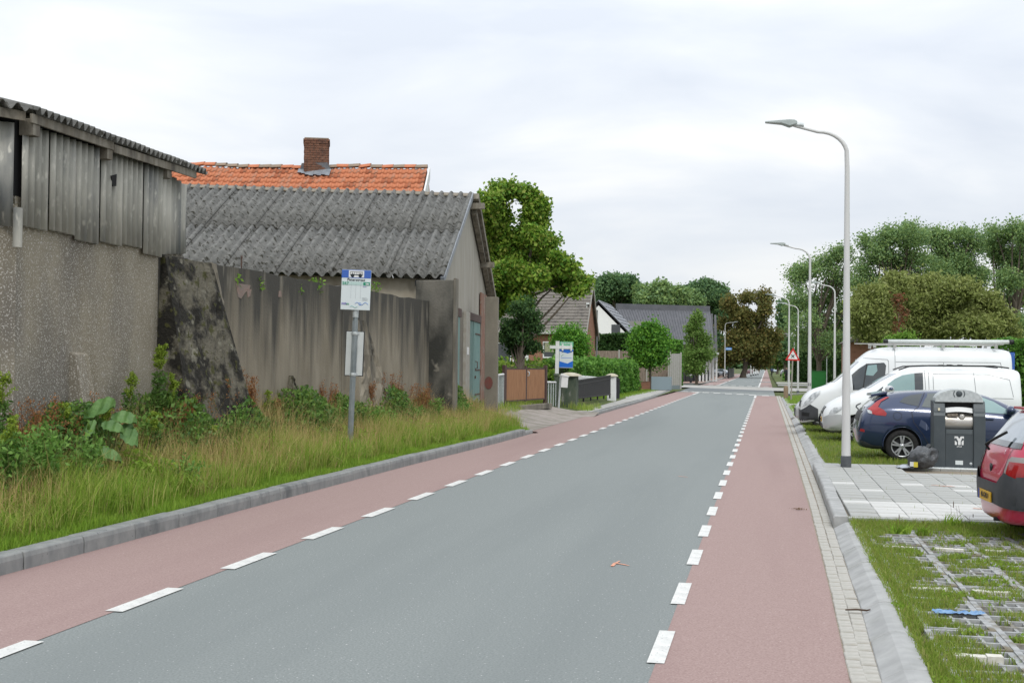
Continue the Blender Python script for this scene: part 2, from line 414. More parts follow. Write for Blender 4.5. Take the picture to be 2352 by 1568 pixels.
def terrain(name, x0, x1, y0, y1, nx, ny, zf, m, px=1.6):
    fx0 = x0 if callable(x0) else (lambda y: x0)
    b = MB(); b.add([(X_, Y_, zf(X_, Y_)) for Y_ in [y0 + (y1 - y0) * j / ny for j in range(ny + 1)] for X_ in [fx0(Y_) + (x1 - fx0(Y_)) * (i / nx) ** px for i in range(nx + 1)]],
                    [(j * (nx + 1) + i + 1, j * (nx + 1) + i, (j + 1) * (nx + 1) + i, (j + 1) * (nx + 1) + i + 1) for j in range(ny) for i in range(nx)], smooth=True)
    return tag(b.build(name, m), kind='structure')
kf = lambda y: -6.75 + .05 * smooth(16, 22, y) + .19 * smooth(22, 30, y)
terrain('verge_soil', lambda y: kf(y) - .12, -30, -4, 33.6, 26, 90, lambda x, y: min(zl(x, y), .15 if x > kf(y) - .22 else 9), M_soil)
terrain('driveway', -6.42, -14, 33.6, 47, 20, 40, zl, M_drive)
terrain('lawn', -6.66, -60, 47, 100, 16, 40, lambda x, y: zl(x, y) - .03, M_lawn, 2)
b = MB(); yy = [47, 58, 61, 66, 70, 82, 92, 100]; xo = [-6.72, -6.75, -6.76, -6.78, -6.8, -7.0, -7.3, -7.9]; wd = [1.2, 1.3, 2.4, 2.6, 1.5, 1.3, 1.2, 1.2]
b.add([(x - .02, y, .125) for x, y in zip(xo, yy)] + [(x - w, y, .135) for x, y, w in zip(xo, yy, wd)], [(i + 1, i, i + 8, i + 9) for i in range(7)])
tag(b.build('path', M_pave), kind='structure')
M_clinker = mat('red_clinker', (.20, .12, .09), (.27, .18, .14), scale=30, rough=.95, bump=.3, bscale=60)
b = MB(); b.add([(-7.0, 133, .1), (-6.95, 145, .1), (-6.95, 330, .1), (-10.6, 330, .1), (-10.6, 145, .1), (-9.3, 131, .1)], [(0, 1, 4, 5), (1, 2, 3, 4)])
tag(b.build('pavement', M_clinker), kind='structure')

# ---- right gutter: two rows of bricks
gut = tag(ribbon('gutter', lambda y: itp(GXT, y) - .005, lambda y: itp(KBT, y) + .03, YS, .005, M_sand), kind='structure')
brick = MB(); brick.box((0, 0, -.02), (.100, .202, .06)); brick = brick.mesh('brick', M_gut)
_bm = bmesh.new(); _bm.from_mesh(brick); bmesh.ops.bevel(_bm, geom=[e for e in _bm.edges if all(v.co.z > 0 for v in e.verts)], offset=.006, segments=1, affect='EDGES'); _bm.to_mesh(brick); _bm.free()
far = MB(); cnt = 0
for row in range(2):
    y = 6.3 + row * .07
    while y < 83:
        wq = itp(KBT, y) - itp(GXT, y); x = itp(GXT, y) + wq * (.27 + .49 * row)
        if cnt < 292 and y < 36.6:
            o = link_mesh('brick', brick, gut, loc=(x + random.uniform(-.003, .003), y, .006 + random.uniform(-.004, .004))); o.rotation_euler = (random.uniform(-.015, .015), random.uniform(-.02, .02), random.uniform(-.015, .015)); cnt += 1
        else: far.box((x, y, -.006), (.100, .202, .03))
        y += .2105
o = far.build('brick', M_gut, gut); tag(o, kind='stuff')
# ---- right kerb
kerb_r = tag(bpy.data.objects.new('kerb', None), kind='structure'); COL.objects.link(kerb_r)
bevel_prof = [(-.29, -.1), (-.29, .088), (-.19, .095), (-.14, .088), (-.006, .012), (0, -.1)]
kerb_run(kerb_r, [(.65, 3.5, 0), (.70, 7.8, 0), (.75, 10, 0), (.80, 15.0, 0)], 0, bevel_prof, M_kerb2)
kerb_run(kerb_r, [(.86, 23.5, 0), (.88, 33, 0), (.91, 45.5, 0)], 0, bevel_prof, M_kerb2)
kerb_run(kerb_r, [(.91, 47, 0), (.92, 61, 0), (.93, 78, 0), (1.6, 88, 0), (4.5, 95, 0)], 0, bevel_prof, M_kerb2, step=2)
up_prof = [(-.175, -.1), (-.175, .155), (-.02, .155), (0, .13), (0, -.1)]
kerb_run(kerb_r, [(.81, 15.05, 0), (.85, 19.2, 0), (.865, 23.42, 0)], 0, up_prof, M_kerb2)
edge_prof = [(0, -.1), (0, .155), (.06, .155), (.07, .14), (.07, -.1)]
kerb_run(kerb_r, [(9.0, 15.22, 0), (.97, 15.12, 0)], 0, [(-.05, -.1), (-.05, .152), (.05, .152), (.05, -.1)], M_kerb2)
# ---- tiled platform by the container
plat = tag(strip('pavement', .95, 9, 15.16, 23.45, .11, M_sand), kind='structure')
tiles = []
for m in (M_tile, M_tile2):
    t = MB(); t.box((0, 0, 0), (.336, .336, .06)); me = t.mesh('tile', m)
    _bm = bmesh.new(); _bm.from_mesh(me); bmesh.ops.bevel(_bm, geom=[e for e in _bm.edges if all(v.co.z > 0 for v in e.verts)], offset=.007, segments=1, affect='EDGES'); _bm.to_mesh(me); _bm.free(); tiles.append(me)
for j in range(24):
    for i in range(12):
        y = 15.35 + j * .342; x = 1.19 + i * .342
        if x > .24 * y + 1.0: continue
        if 2.5 < x < 5.1 and 21.75 < y < 22.75: continue
        light = j < 5 and not (i < 1 and j < 4)
        if 8 < j < 13: light = random.random() < .25
        o = link_mesh('tile', tiles[1 if light else 0], plat, loc=(x, y, .126 + random.uniform(-.005, .004))); o.rotation_euler = (random.uniform(-.008, .008), random.uniform(-.008, .008), random.uniform(-.006, .006))
b = MB()
for j in range(24):
    for i in range(12, 22):
        b.box((1.22 + i * .342, 15.35 + j * .342, .124), (.336, .336, .06))
tag(b.build('tile', M_tile, plat), kind='stuff')
# ---- parking: grid pavers with grass growing through
park = tag(strip('parking_soil', .95, 9, -4, 15.1, .045, M_soil), kind='structure')
lat = MB(); LX, LY = .50, .60
def rib(x0, x1, y0, y1): lat.box(((x0 + x1) / 2, (y0 + y1) / 2, .03), (x1 - x0, y1 - y0, .06))
rib(0, .045, 0, LY - .006); rib(LX - .05, LX - .006, 0, LY - .006)
for y in (0, .19, .385, LY - .041): rib(.0452, LX - .0502, y, y + .033)
for x in (.145, .245, .345):
    for (ya, yb) in ((.0332, .1898), (.2232, .3848), (.4182, .5588)): lat.box((x + .01, (ya + yb) / 2, .028), (.022, yb - ya, .05))
lat = lat.mesh('grid_paver', M_lattice)
for j in range(17):
    for i in range(9):
        y = 4.9 + j * LY; x = 1.12 + i * LX
        if y < 5.5: continue
        o = link_mesh('grid_paver', lat, park, loc=(x + random.uniform(-.006, .006), y + random.uniform(-.006, .006), .028 + random.uniform(-.014, .006))); o.rotation_euler = (random.uniform(-.012, .012), random.uniform(-.012, .012), random.uniform(-.008, .008))
wb = MB(); wb.box((0, 0, 0), (.098, .085, .05)); wb = wb.mesh('white_paver', M_white_block)
for y in (8.25, 10.65, 13.05):
    for i in range(6):
        for k in range(3 if random.random() < .8 else 2):
            link_mesh('white_paver', wb, park, loc=(1.25 + i * LX + k * .101, y, .079 + random.uniform(-.006, .003)))
# grass strip under the parked vehicles and beyond
def zr(x, y): return .075 + .02 * math.sin(x * 1.7 + y) * math.sin(y * .7)
terrain('parking_grass', 1.06, 45, 23.5, 78, 24, 60, zr, M_lawn, 2)
terrain('lawn', 1.5, 60, 78, 97, 10, 10, lambda x, y: .07 if x > 3 else .04, M_lawn, 2)
terrain('lawn', 1.2, 60, 118, 400, 10, 10, lambda x, y: .05, M_lawn, 2)
for (y0, y1) in ((45.6, 46.9), (61.2, 62.6)):
    b = MB(); b.box((7, (y0 + y1) / 2, .06), (12, y1 - y0, .1)); tag(b.build('pavement', M_pave), kind='structure')
b = MB(); b.box((5, 128, .06), (7.6, 9, .12)); tag(b.build('pavement', M_pave), kind='structure')
b = MB(); b.box((5, 146, .06), (7.6, 10, .12)); tag(b.build('pavement', M_pave), kind='structure')
# ================================================================== BARNS AND WALLS ON THE LEFT
M_rough = mat('roughcast', (.195, .168, .118), (.275, .245, .185), scale=1.3, rough=.95, bump=.6, bscale=60, bdist=.01, c3=(.150, .135, .112), s3=.7, t3=(.45, .62),
              c4=(.46, .44, .40), s4=52, t4=(.55, .66), stretch=(1, 1, .45))
M_eternit = mat('fibre_cement_cladding', (.30, .295, .262), (.47, .455, .40), scale=3.0, rough=.9, bump=.4, bscale=60, stretch=(1, 1, .22), c3=(.135, .145, .152), s3=1.6, t3=(.5, .68),
                c4=(.5, .485, .43), s4=14, t4=(.58, .72), st4=(1, 1, .4))
M_roofsheet = mat('mossy_fibre_cement', (.108, .109, .102), (.172, .170, .158), scale=5, rough=.95, bump=.5, bscale=40, c3=(.03, .028, .02), s3=8.5, t3=(.555, .61),
                  c4=(.27, .275, .265), s4=17, t4=(.66, .76))
M_wood = mat('weathered_wood', (.15, .13, .10), (.26, .24, .20), scale=7, rough=.9, stretch=(1, 1, .2), bump=.4, bscale=40, c3=(.09, .08, .065), s3=4, t3=(.5, .7))
M_dark = mat('dark_void', (.012, .012, .013), rough=1)
M_conc = mat('stained_concrete', (.185, .160, .118), (.26, .23, .178), scale=2.2, rough=.95, bump=.5, bscale=26, bdist=.012, stretch=(1, 1, .3), c3=(.055, .052, .044), s3=2.4, t3=(.45, .72), st3=(1, 1, .10), zdark=(1.2, 3.6, .27),
             c4=(.26, .24, .195), s4=4.5, t4=(.66, .8), st4=(1, 1, .15))
M_conc_dark = mat('mossy_dark_concrete', (.115, .105, .078), (.016, .0145, .011), scale=1.7, rough=1, bump=.9, bscale=14, bdist=.06, t2=(.46, .54), c3=(.19, .18, .14), s3=3.6, t3=(.58, .68), c4=(.055, .055, .018), s4=7, t4=(.58, .66))
M_conc_grey = mat('grey_concrete', (.155, .14, .112), (.21, .19, .152), scale=2.2, rough=.95, bump=.3, bscale=35, c3=(.1, .093, .075), s3=1.3, t3=(.5, .7), stretch=(1, 1, .4))
M_render = mat('cream_render', (.30, .265, .205), (.36, .33, .27), scale=3, rough=.95, bump=.2, bscale=40, c3=(.19, .16, .12), s3=1.2, t3=(.56, .72), stretch=(1, 1, .5))
M_gable = mat('beige_gable_render', (.30, .28, .235), (.36, .34, .30), scale=2.2, rough=.95, bump=.2, bscale=50, stretch=(1, 1, .3), c3=(.22, .2, .165), s3=1.1, t3=(.55, .75))
M_teal = mat('teal_door_paint', (.115, .215, .20), (.16, .27, .25), scale=4, rough=.6, stretch=(1, 1, .2), c3=(.09, .15, .14), s3=5, t3=(.6, .75))
M_teal_dark = mat('teal_gap', (.02, .04, .04), rough=.9)
M_iron = mat('rusty_iron', (.05, .035, .03), (.11, .06, .04), scale=20, rough=.8)
M_brown = mat('brown_painted_wood', (.06, .035, .03), (.085, .052, .045), scale=12, rough=.7)
M_brickr = mat('old_brick', (.19, .10, .07), (.25, .15, .11), scale=16, rough=.95, bump=.4, bscale=40, c3=(.24, .21, .18), s3=3, t3=(.5, .66))
M_white = mat('white_paint', (.72, .73, .72), (.62, .63, .62), scale=3, rough=.5)
M_zinc = mat('weathered_zinc', (.28, .30, .32), (.2, .215, .24), scale=6, rough=.55, metallic=.4)

def zoff(prof, t):
    return prof(t)
def sheet(bl, br, tl, tr, n_corr, amp, nrm, thick=.008, nseg=8, rows=1, phase=0.0, tri=False):
    """one corrugated sheet between four corners, corrugation running bottom -> top, real thickness"""
    bl, br, tl, tr, nrm = map(Vector, (bl, br, tl, tr, nrm)); nu = max(4, int(round(n_corr * nseg)))
    b = MB(); P = []
    for k in (0, 1):
        for (L, Rr) in ((bl, br), (tl, tr)):
            for i in range(nu + 1):
                t = i / nu; P.append(L.lerp(Rr, t) + nrm * (amp * (math.sin(2 * PI * (n_corr * t) + phase) if not tri else 2 / PI * math.asin(max(-1, min(1, math.sin(2 * PI * n_corr * t + phase))))) - k * thick))
    m = nu + 1; F = []
    for i in range(nu):
        F += [(i, i + 1, m + i + 1, m + i), (3 * m + i, 3 * m + i + 1, 2 * m + i + 1, 2 * m + i),
              (2 * m + i, 2 * m + i + 1, i + 1, i), (m + i, m + i + 1, 3 * m + i + 1, 3 * m + i)]
    F += [(0, m, 3 * m, 2 * m), (2 * m - 1, m - 1, 3 * m - 1, 4 * m - 1)]
    return b.add(P, F, 0, True)
def vwall(b, P0, P1, zb0, zt0, zb1, zt1, th, side, mi=0):
    """vertical wall slab from P0 to P1 (xy), thickness th towards 'side' (unit xy)"""
    s = Vector((side[0], side[1], 0)) * th
    q = [Vector((P0[0], P0[1], zb0)), Vector((P1[0], P1[1], zb1)), Vector((P1[0], P1[1], zt1)), Vector((P0[0], P0[1], zt0))]
    return b.prism(q, s, mi)

# ---------------------------------------------------------------- near barn, clad in corrugated sheets
A = dp(360, 800, 18.4); A = Vector((A.x, A.y, 0))                       # its right-hand corner
u1 = Vector((-math.sin(R(5)), math.cos(R(5)), 0)); n1 = Vector((u1.y, -u1.x, 0))
near = thing('corrugated_barn', 'tall grey barn at the left edge, roughcast below and old corrugated cement sheets above', 'barn', (A.x, A.y, .45))
def nw(x, y): return on_plane(x, y, A, u1)
Lc = nw(34, 500)                                                         # left corner of this wall
zt_r, zt_l = nw(370, 392).z, nw(34, 281).z
zb_r, zb_l = nw(362, 588).z, nw(34, 517).z
b = MB(); vwall(b, Lc, A, .1, zb_l + .35, .1, zb_r + .35, .35, -n1)
b.build('wall', M_rough, near, world=True)
b = MB(); vwall(b, Lc - n1 * .02, A - n1 * .02, zb_l + .36, zt_l + .12, zb_r + .36, zt_r + .12, .3, -n1); b.build('wall', M_dark, near, world=True)
nsh = 6
for i in range(nsh):
    t0, t1 = i / nsh, (i + 1) / nsh - .004
    P0, P1 = Lc.lerp(A, t0), Lc.lerp(A, t1); off = n1 * (.055 + .012 * (i % 2))
    zb = lambda t: zb_l + (zb_r - zb_l) * t + (0, .02, -.03, .015, .05, -.02)[i]
    zt = lambda t: zt_l + (zt_r - zt_l) * t
    f = lambda P, z: Vector((P.x, P.y, z)) + off
    if i == 0:
        P0 = Lc.lerp(A, .012)
    sheet(f(P0, zb(t0)), f(P1, zb(t1)), f(P0, zt(t0)), f(P1, zt(t1)), 4.0, .055, n1, tri=True).build('cladding_sheet', M_eternit, near, world=True)
# broken bits: holes in the cladding
h = nw(236, 404); MB().prism([h + n1 * .112, h + n1 * .112 + u1 * .17 + Vector((0, 0, .05)), h + n1 * .112 + u1 * .16 - Vector((0, 0, .12)), h + n1 * .112 + u1 * .05 - Vector((0, 0, .14))], n1 * .012).build('hole', M_dark, near, world=True)
# short return of the cladding, turned away
u2 = Vector((-math.sin(R(15)), math.cos(R(15)), 0)); n2 = Vector((u2.y, -u2.x, 0))
A2 = on_plane(421, 500, A, u2)
z1 = on_plane(421, 583, A, u2).z; z2 = on_plane(421, 428, A, u2).z
a0 = A + n1 * .05
b = MB(); vwall(b, A, Vector((A2.x, A2.y, 0)), .1, z1 + .05, .1, z1 + .05, .3, -n2); b.build('wall', M_rough, near, world=True)
sheet(Vector((a0.x, a0.y, zb_r + .03)), Vector((A2.x, A2.y, z1)) + n2 * .05, Vector((a0.x, a0.y, zt_r)), Vector((A2.x, A2.y, z2)) + n2 * .05, 5, .045, n2, tri=True).build('cladding_sheet', M_eternit, near, world=True)
# left wing, turned to face us more
u0 = Vector((math.sin(R(26)), math.cos(R(26)), 0)); n0 = Vector((u0.y, -u0.x, 0))
W0 = Lc - u0 * 2.2
b = MB(); vwall(b, W0, Lc + u0 * .03, .1, zb_l + .25, .1, zb_l + .25, .35, -n0); b.build('wall', M_rough, near, world=True)
for k in range(2):
    Pa, Pb = Lc - u0 * (2.2 - k * 1.05), Lc - u0 * (1.15 - k * 1.07)
    o0 = n0 * .06
    sheet(Pa + o0 + Vector((0, 0, zb_l + .02 - Pa.z)), Pb + o0 + Vector((0, 0, zb_l - .03 - Pb.z)), Pa + o0 + Vector((0, 0, zt_l - .02 - Pa.z)), Pb + o0 + Vector((0, 0, zt_l - .02 - Pb.z)), 4.2, .045, n0, tri=True).build('cladding_sheet', M_eternit, near, world=True)
b = MB(); vwall(b, W0 - n0 * .03, Lc - n0 * .03, zb_l + .26, zt_l, zb_l + .26, zt_l, .2, -n0); b.build('wall', M_dark, near, world=True)
# downpipe stump under the open corner
q = nw(22, 545) + n1 * .1; MB().tube([q + Vector((0, 0, -.12)), q + Vector((0, 0, .35))], .055, 8).build('downpipe', M_eternit, near, world=True)
# fascia boards and roof
zf_r, zf_l = nw(440, 398).z, nw(55, 270).z
def bd(b, p, q, zp, zq, n, off, h, th):
    p = Vector((p.x, p.y, zp)) + n * off; q = Vector((q.x, q.y, zq)) + n * off
    b.prism([p, q, q + Vector((0, 0, h)), p + Vector((0, 0, h))], n * th)
B2 = A + u1 * .95
bd_ = MB(); mid = Lc.lerp(A, .52)
zfa = lambda t: zt_l + .0 + (zt_r - zt_l) * t
bd(bd_, Lc, mid, zfa(0), zfa(.52), n1, .17, .11, .035); bd_.build('fascia', M_wood, near, world=True)
bd_ = MB(); bd(bd_, mid, B2, zfa(.52) - .03, zfa(1.16) - .0, n1, .18, .11, .035); bd_.build('fascia', M_wood, near, world=True)
bd_ = MB(); bd(bd_, W0, Lc, zt_l, zt_l, n0, .17, .11, .035); bd_.build('fascia', M_wood, near, world=True)
for t in (.03, .5, .985):
    p = Lc.lerp(A, t); b = MB(); z = zfa(t) - .04; b.box(Vector((p.x, p.y, z)) + n1 * .10, (.18, .16, .2), rz=R(5)); b.build('beam_end', M_wood, near, world=True)
slope = Vector((-n1.x, -n1.y, 0)) * math.cos(R(14)) + Vector((0, 0, math.sin(R(14)))); rn = slope.cross(-u1).normalized()
if rn.z < 0: rn = -rn
nr = 7; Lr = Lc; Rr_ = A + u1 * 1.3
for i in range(nr):
    t0, t1 = i / nr, (i + 1) / nr
    s0, s1 = Lr.lerp(Rr_, t0), Lr.lerp(Rr_, t1)
    zz = lambda t: zt_l + (zt_r - zt_l) * t * (1 + 1.3 / (A - Lc).length * 1.0) + .15 + (.006 if i % 2 else 0)
    P0 = Vector((s0.x, s0.y, zz(t0))) + n1 * .27; P1 = Vector((s1.x, s1.y, zz(t1))) + n1 * .27
    sheet(P0, P1, P0 + slope * 3, P1 + slope * 3, 5, .045, rn, thick=.012).build('roof_sheet', M_roofsheet, near, world=True)
slope0 = Vector((-n0.x, -n0.y, 0)) * math.cos(R(14)) + Vector((0, 0, math.sin(R(14)))); rn0 = Vector((0, 0, 1))
for k in range(2):
    Pa, Pb = Lc - u0 * (2.2 - k * 1.1), Lc - u0 * (1.1 - k * 1.1)
    Pa = Vector((Pa.x, Pa.y, zt_l + .15)) + n0 * .27; Pb = Vector((Pb.x, Pb.y, zt_l + .15)) + n0 * .27
    sheet(Pa, Pb, Pa + slope0 * 2, Pb + slope0 * 2, 6, .045, rn0, thick=.012).build('roof_sheet', M_roofsheet, near, world=True)
# small buttress on the near wall
p = nw(172, 980); q = nw(150, 800)
s = (Vector((p.x, p.y, 0)) - Vector((Lc.x, Lc.y, 0))).dot(u1); base = Lc + u1 * s
zt = nw(172, 806).z
b = MB(); w = .34
f = lambda a, o, z: Vector((base.x, base.y, 0)) + u1 * a + n1 * o + Vector((0, 0, z))
b.hexa([f(-w / 2, -.05, .1), f(w / 2 + .1, -.05, .1), f(w / 2 + .1, .42, .1), f(-w / 2, .42, .1)], [f(-w / 2, -.05, zt), f(w / 2, -.05, zt), f(w / 2, .09, zt - .04), f(-w / 2, .09, zt - .04)])
b.build('buttress', M_rough, near, world=True, bevel=.02)

# ---------------------------------------------------------------- long stained concrete wall
E1 = dp(985, 800, 31.0); E1 = Vector((E1.x, E1.y, 0)); uc = (E1 - A).normalized(); nc = Vector((uc.y, -uc.x, 0))
def cw(x, y): return on_plane(x, y, A, uc)
cwall = thing('concrete_wall', 'long dark streaked concrete wall with sloping buttresses, behind the weeds and bus stop', 'wall', (A.x, A.y, .45))
zs0, zs1 = cw(440, 595).z, cw(980, 690).z
J = cw(786, 700); J = Vector((J.x, J.y, 0)); tj = (J - A).length / (E1 - A).length; zj = zs0 + (zs1 - zs0) * tj
def topped(P, Q, z0, z1, n=26, drop=.0):
    b = MB(); V = []; F = []
    for k in (0, 1):
        for i in range(n + 1):
            t = i / n; p = P.lerp(Q, t); z = z0 + (z1 - z0) * t - (abs(random.gauss(0, .018)) if 0 < i < n else 0)
            o = nc * (-.22 * k)
            V += [Vector((p.x, p.y, .1)) + o, Vector((p.x, p.y, z)) + o]
    m = 2 * (n + 1)
    for i in range(n):
        F += [(2 * i, 2 * i + 2, 2 * i + 3, 2 * i + 1), (m + 2 * i + 2, m + 2 * i, m + 2 * i + 1, m + 2 * i + 3), (2 * i + 1, 2 * i + 3, m + 2 * i + 3, m + 2 * i + 1)]
    F += [(0, 1, m + 1, m), (2 * n + 1, 2 * n, m + 2 * n, m + 2 * n + 1)]
    return b.add(V, F)
topped(A + uc * .02, J - uc * .02, zs0, zj).build('wall_slab', M_conc, cwall, world=True)
topped(J + uc * .02, E1, zj, zs1, 18).build('wall_slab', M_conc, cwall, world=True)
b = MB(); b.box(Vector((J.x, J.y, zj / 2)) - nc * .14, (.06, .1, zj), rz=math.atan2(uc.y, uc.x)); b.build('joint', M_dark, cwall, world=True)
def wedge(x_top0, x_top1, x_bot0, x_bot1, y_top, prot, m, ptop=.06, n=1, name='buttress', taper=1.0):
    g = lambda x: (lambda w_: Vector((w_.x, w_.y, 0)))(cw(x, 800)); zt_ = cw((x_top0 + x_top1) / 2, y_top).z
    b = MB(); V = []; nu, nv = 14, 22
    for j in range(nv + 1):
        v = j / nv
        for i in range(nu + 1):
            t = i / nu
            pb, pt = g(x_bot0).lerp(g(x_bot1), t), g(x_top0).lerp(g(x_top1), t); p = pb.lerp(pt, v)
            o = (prot + (ptop - prot) * v) * (1 + (taper - 1) * t) + (random.gauss(0, .016) if 0 < i < nu else 0)
            V.append(Vector((p.x, p.y, .1 + (zt_ - .1) * v)) + nc * o)
    F = [(j * (nu + 1) + i, j * (nu + 1) + i + 1, (j + 1) * (nu + 1) + i + 1, (j + 1) * (nu + 1) + i) for j in range(nv) for i in range(nu)]
    k = len(V)
    for j in range(nv + 1):
        v = j / nv
        for xb, xt in ((x_bot0, x_top0), (x_bot1, x_top1)):
            p = g(xb).lerp(g(xt), v); V.append(Vector((p.x, p.y, .1 + (zt_ - .1) * v)) - nc * .06)
    for j in range(nv):
        F.append((j * (nu + 1), (j + 1) * (nu + 1), k + 2 * (j + 1), k + 2 * j))
        F.append((j * (nu + 1) + nu, k + 2 * j + 1, k + 2 * (j + 1) + 1, (j + 1) * (nu + 1) + nu))
    F.append(tuple([nv * (nu + 1) + i for i in range(nu + 1)] + [k + 2 * nv + 1, k + 2 * nv]))
    b.add(V, F); return b.build(name, m, cwall, world=True)
wedge(366, 474, 352, 528, 596, .80, M_conc_dark, .08)
wedge(472, 494, 524, 568, 604, .79, M_conc_grey, .07, taper=.05)
wedge(664, 670, 640, 705, 862, .38, M_conc_dark, .03)
wedge(815, 835, 800, 905, 735, .34, M_conc, .04)
# spalled patches: shallow hollows of old brick showing through
M_spall = mat('spalled_brick', (.26, .18, .15), (.2, .17, .15), scale=14, rough=1, bump=.6, bscale=40)
for pts in ([(541, 650), (575, 655), (572, 664), (562, 672), (553, 686), (546, 682)], [(566, 666), (577, 664), (574, 680), (568, 683)], [(640, 668), (645, 668), (646, 682), (639, 682)]):
    P = [cw(*q) + nc * .002 for q in pts]; MB().prism(P, nc * .006).build('spalled_patch', M_spall, cwall, world=True)
# end pillar, facing us
pe = thing('concrete_pillar', 'broad blackened concrete pier closing the end of the long wall, left of the teal doors', 'pillar', (E1.x, E1.y, .45))
ur = Vector((math.cos(R(6)), math.sin(R(6)), 0)); nf = Vector((ur.y, -ur.x, 0))
M_pier = mat('blackened_concrete', (.085, .082, .07), (.14, .13, .11), scale=2.2, rough=1, bump=.5, bscale=22, stretch=(1, 1, .5), c3=(.035, .035, .03), s3=1.4, t3=(.45, .62), st3=(1, 1, .5), c4=(.24, .22, .18), s4=3.2, t4=(.66, .76))
P1_ = on_plane(985, 700, E1, ur); P2_ = on_plane(1041, 700, E1, ur); zp = on_plane(1015, 644, E1, ur).z
b = MB(); vwall(b, P1_ - ur * .35, P2_, .1, zp, .1, zp + .02, .28, -nf); b.build('pier', M_pier, pe, world=True, bevel=.03)
b = MB(); vwall(b, P2_ + ur * .002, on_plane(1047, 700, E1, ur), .1, zp + .06, .1, zp + .06, .45, -nf); b.build('edge_post', M_conc_grey, pe, world=True)

# ---------------------------------------------------------------- second barn with a corrugated roof
G0 = dp(1013, 637, 31.5); gdir = Vector((-math.sin(R(7)), math.cos(R(7)), 0)); rdir = Vector((math.cos(R(7)), math.sin(R(7)), 0))
barn = thing('storage_barn', 'low barn with a mossy corrugated cement roof, beige gable and teal double door', 'barn', (G0.x, G0.y, .5))
apex = on_plane(1078, 447, G0, gdir); half = (Vector((apex.x, apex.y, 0)) - Vector((G0.x, G0.y, 0))).length
zap, zev = apex.z, G0.z
dep = 2 * half
gp0 = Vector((G0.x, G0.y, 0))
def ev(s, t, z): return gp0 - rdir * s + gdir * t + Vector((0, 0, z))
Lb = 13.5
rise_r, rise_e = .0, .14      # the old roof sags towards the gable
nsh = 9; sag = lambda s: .033 * s
for row in range(2):
    for i in range(nsh):
        s0, s1 = Lb * i / nsh - .12, Lb * (i + 1) / nsh - .12 + .02
        t0, t1 = (row * .5, row * .5 + .53) if row == 0 else (.5, 1.0)
        def pt(s, t):
            zz = zev + (zap - zev) * t + sag(s) * t + .012 * s * (1 - t)
            return ev(s, -.35 + (half + .35) * t, zz + (.06 if row == 0 else .082) - .05 + random.uniform(-.004, .004) + (.004 if i % 2 else 0))
        rn = Vector((0, -(zap - zev), half)); rn = (gdir * -(zap - zev) + Vector((0, 0, half))).normalized()
        sheet(pt(s0, t0), pt(s1, t0), pt(s0, t1), pt(s1, t1), 5, .068, rn, thick=.012).build('roof_sheet', M_roofsheet, barn, world=True)
# rear slope, plain sheets
for i in range(4):
    s0, s1 = Lb * i / 4 - .12, Lb * (i + 1) / 4 - .12
    sheet(ev(s0, half * 2 + .3, zev), ev(s1, half * 2 + .3, zev + sag(s1) * .3), ev(s0, half, zap), ev(s1, half, zap + sag(s1)), 18, .038, (gdir * (zap - zev) + Vector((0, 0, half))).normalized()).build('roof_sheet', M_roofsheet, barn, world=True)
b = MB()
for i in range(9):
    s0, s1 = Lb * i / 9 - .15, Lb * (i + 1) / 9 - .13; z = .05 + random.uniform(-.012, .012)
    p, q = ev(s0, half, zap + sag(s0) + z), ev(s1, half, zap + sag(s1) + z)
    dn = gdir * .16 - Vector((0, 0, .1))
    b.prism([p - gdir * .17 - Vector((0, 0, .1)), p, p + dn, p + dn - Vector((0, 0, .03)), p - Vector((0, 0, .04)), p - gdir * .17 - Vector((0, 0, .13))], q - p)
b.build('ridge_cap', mat('ridge_lichen', (.2, .18, .14), (.26, .23, .19), scale=8, rough=1, bump=.5, bscale=30, c3=(.16, .09, .05), s3=6, t3=(.6, .7)), barn, world=True)
# walls
b = MB(); vwall(b, ev(Lb, 0, 0), ev(.22, 0, 0), .1, zev + .3, .1, zev - .05, .22, gdir); b.build('wall', M_render, barn, world=True)
zdoor = on_plane(1085, 728, gp0, gdir).z
gab = [ev(0, 0, .1), ev(0, 2 * half, .1), ev(0, 2 * half, zev - .1), ev(0, half, zap - .1), ev(0, 0, zev - .1)]
MB().prism(gab, -rdir * .2).build('gable_wall', M_gable, barn, world=True)
def gpt(x, y, o=0.0): return on_plane(x, y, gp0, gdir) + rdir * o
def gt(x): q = gpt(x, 800); return (Vector((q.x, q.y, 0)) - gp0).dot(gdir)
def gbox(name, x0, x1, z0, z1, m, o0, o1, parent=barn, bev=0):
    t0, t1 = gt(x0), gt(x1); P = [gp0 + gdir * t + Vector((0, 0, z)) + rdir * o0 for (t, z) in ((t0, z0), (t1, z0), (t1, z1), (t0, z1))]
    b = MB(); b.prism(P, rdir * (o1 - o0)); return b.build(name, m, parent, world=True, bevel=bev)
gbox('gable_base', 1036, 1116, .1, zdoor + .02, M_conc_grey, .004, .03)
gbox('door_lintel', 1071, 1099, zdoor - .14, zdoor + .1, M_brown, .033, .09)
gbox('door_lintel', 1046, 1053, zdoor - .14, zdoor + .1, M_brown, .033, .09)
gbox('door_post', 1061, 1070.5, .1, zdoor + .08, mat('pale_post', (.34, .33, .29), (.28, .26, .22), scale=5, rough=.9), .033, .12)
gbox('brick_jamb', 1099, 1112, .1, zdoor + .9, M_brickr, .033, .08)
d1 = gbox('door', 1072, 1082, .45, zdoor - .15, M_teal, .035, .06)
d2 = gbox('door', 1082.8, 1098.5, .45, zdoor - .15, M_teal, .035, .062)
d0 = gbox('door', 1046, 1051, .45, zdoor - .15, M_teal, .035, .06)
gbox('door_gap', 1082, 1082.8, .45, zdoor - .15, M_dark, .034, .045)
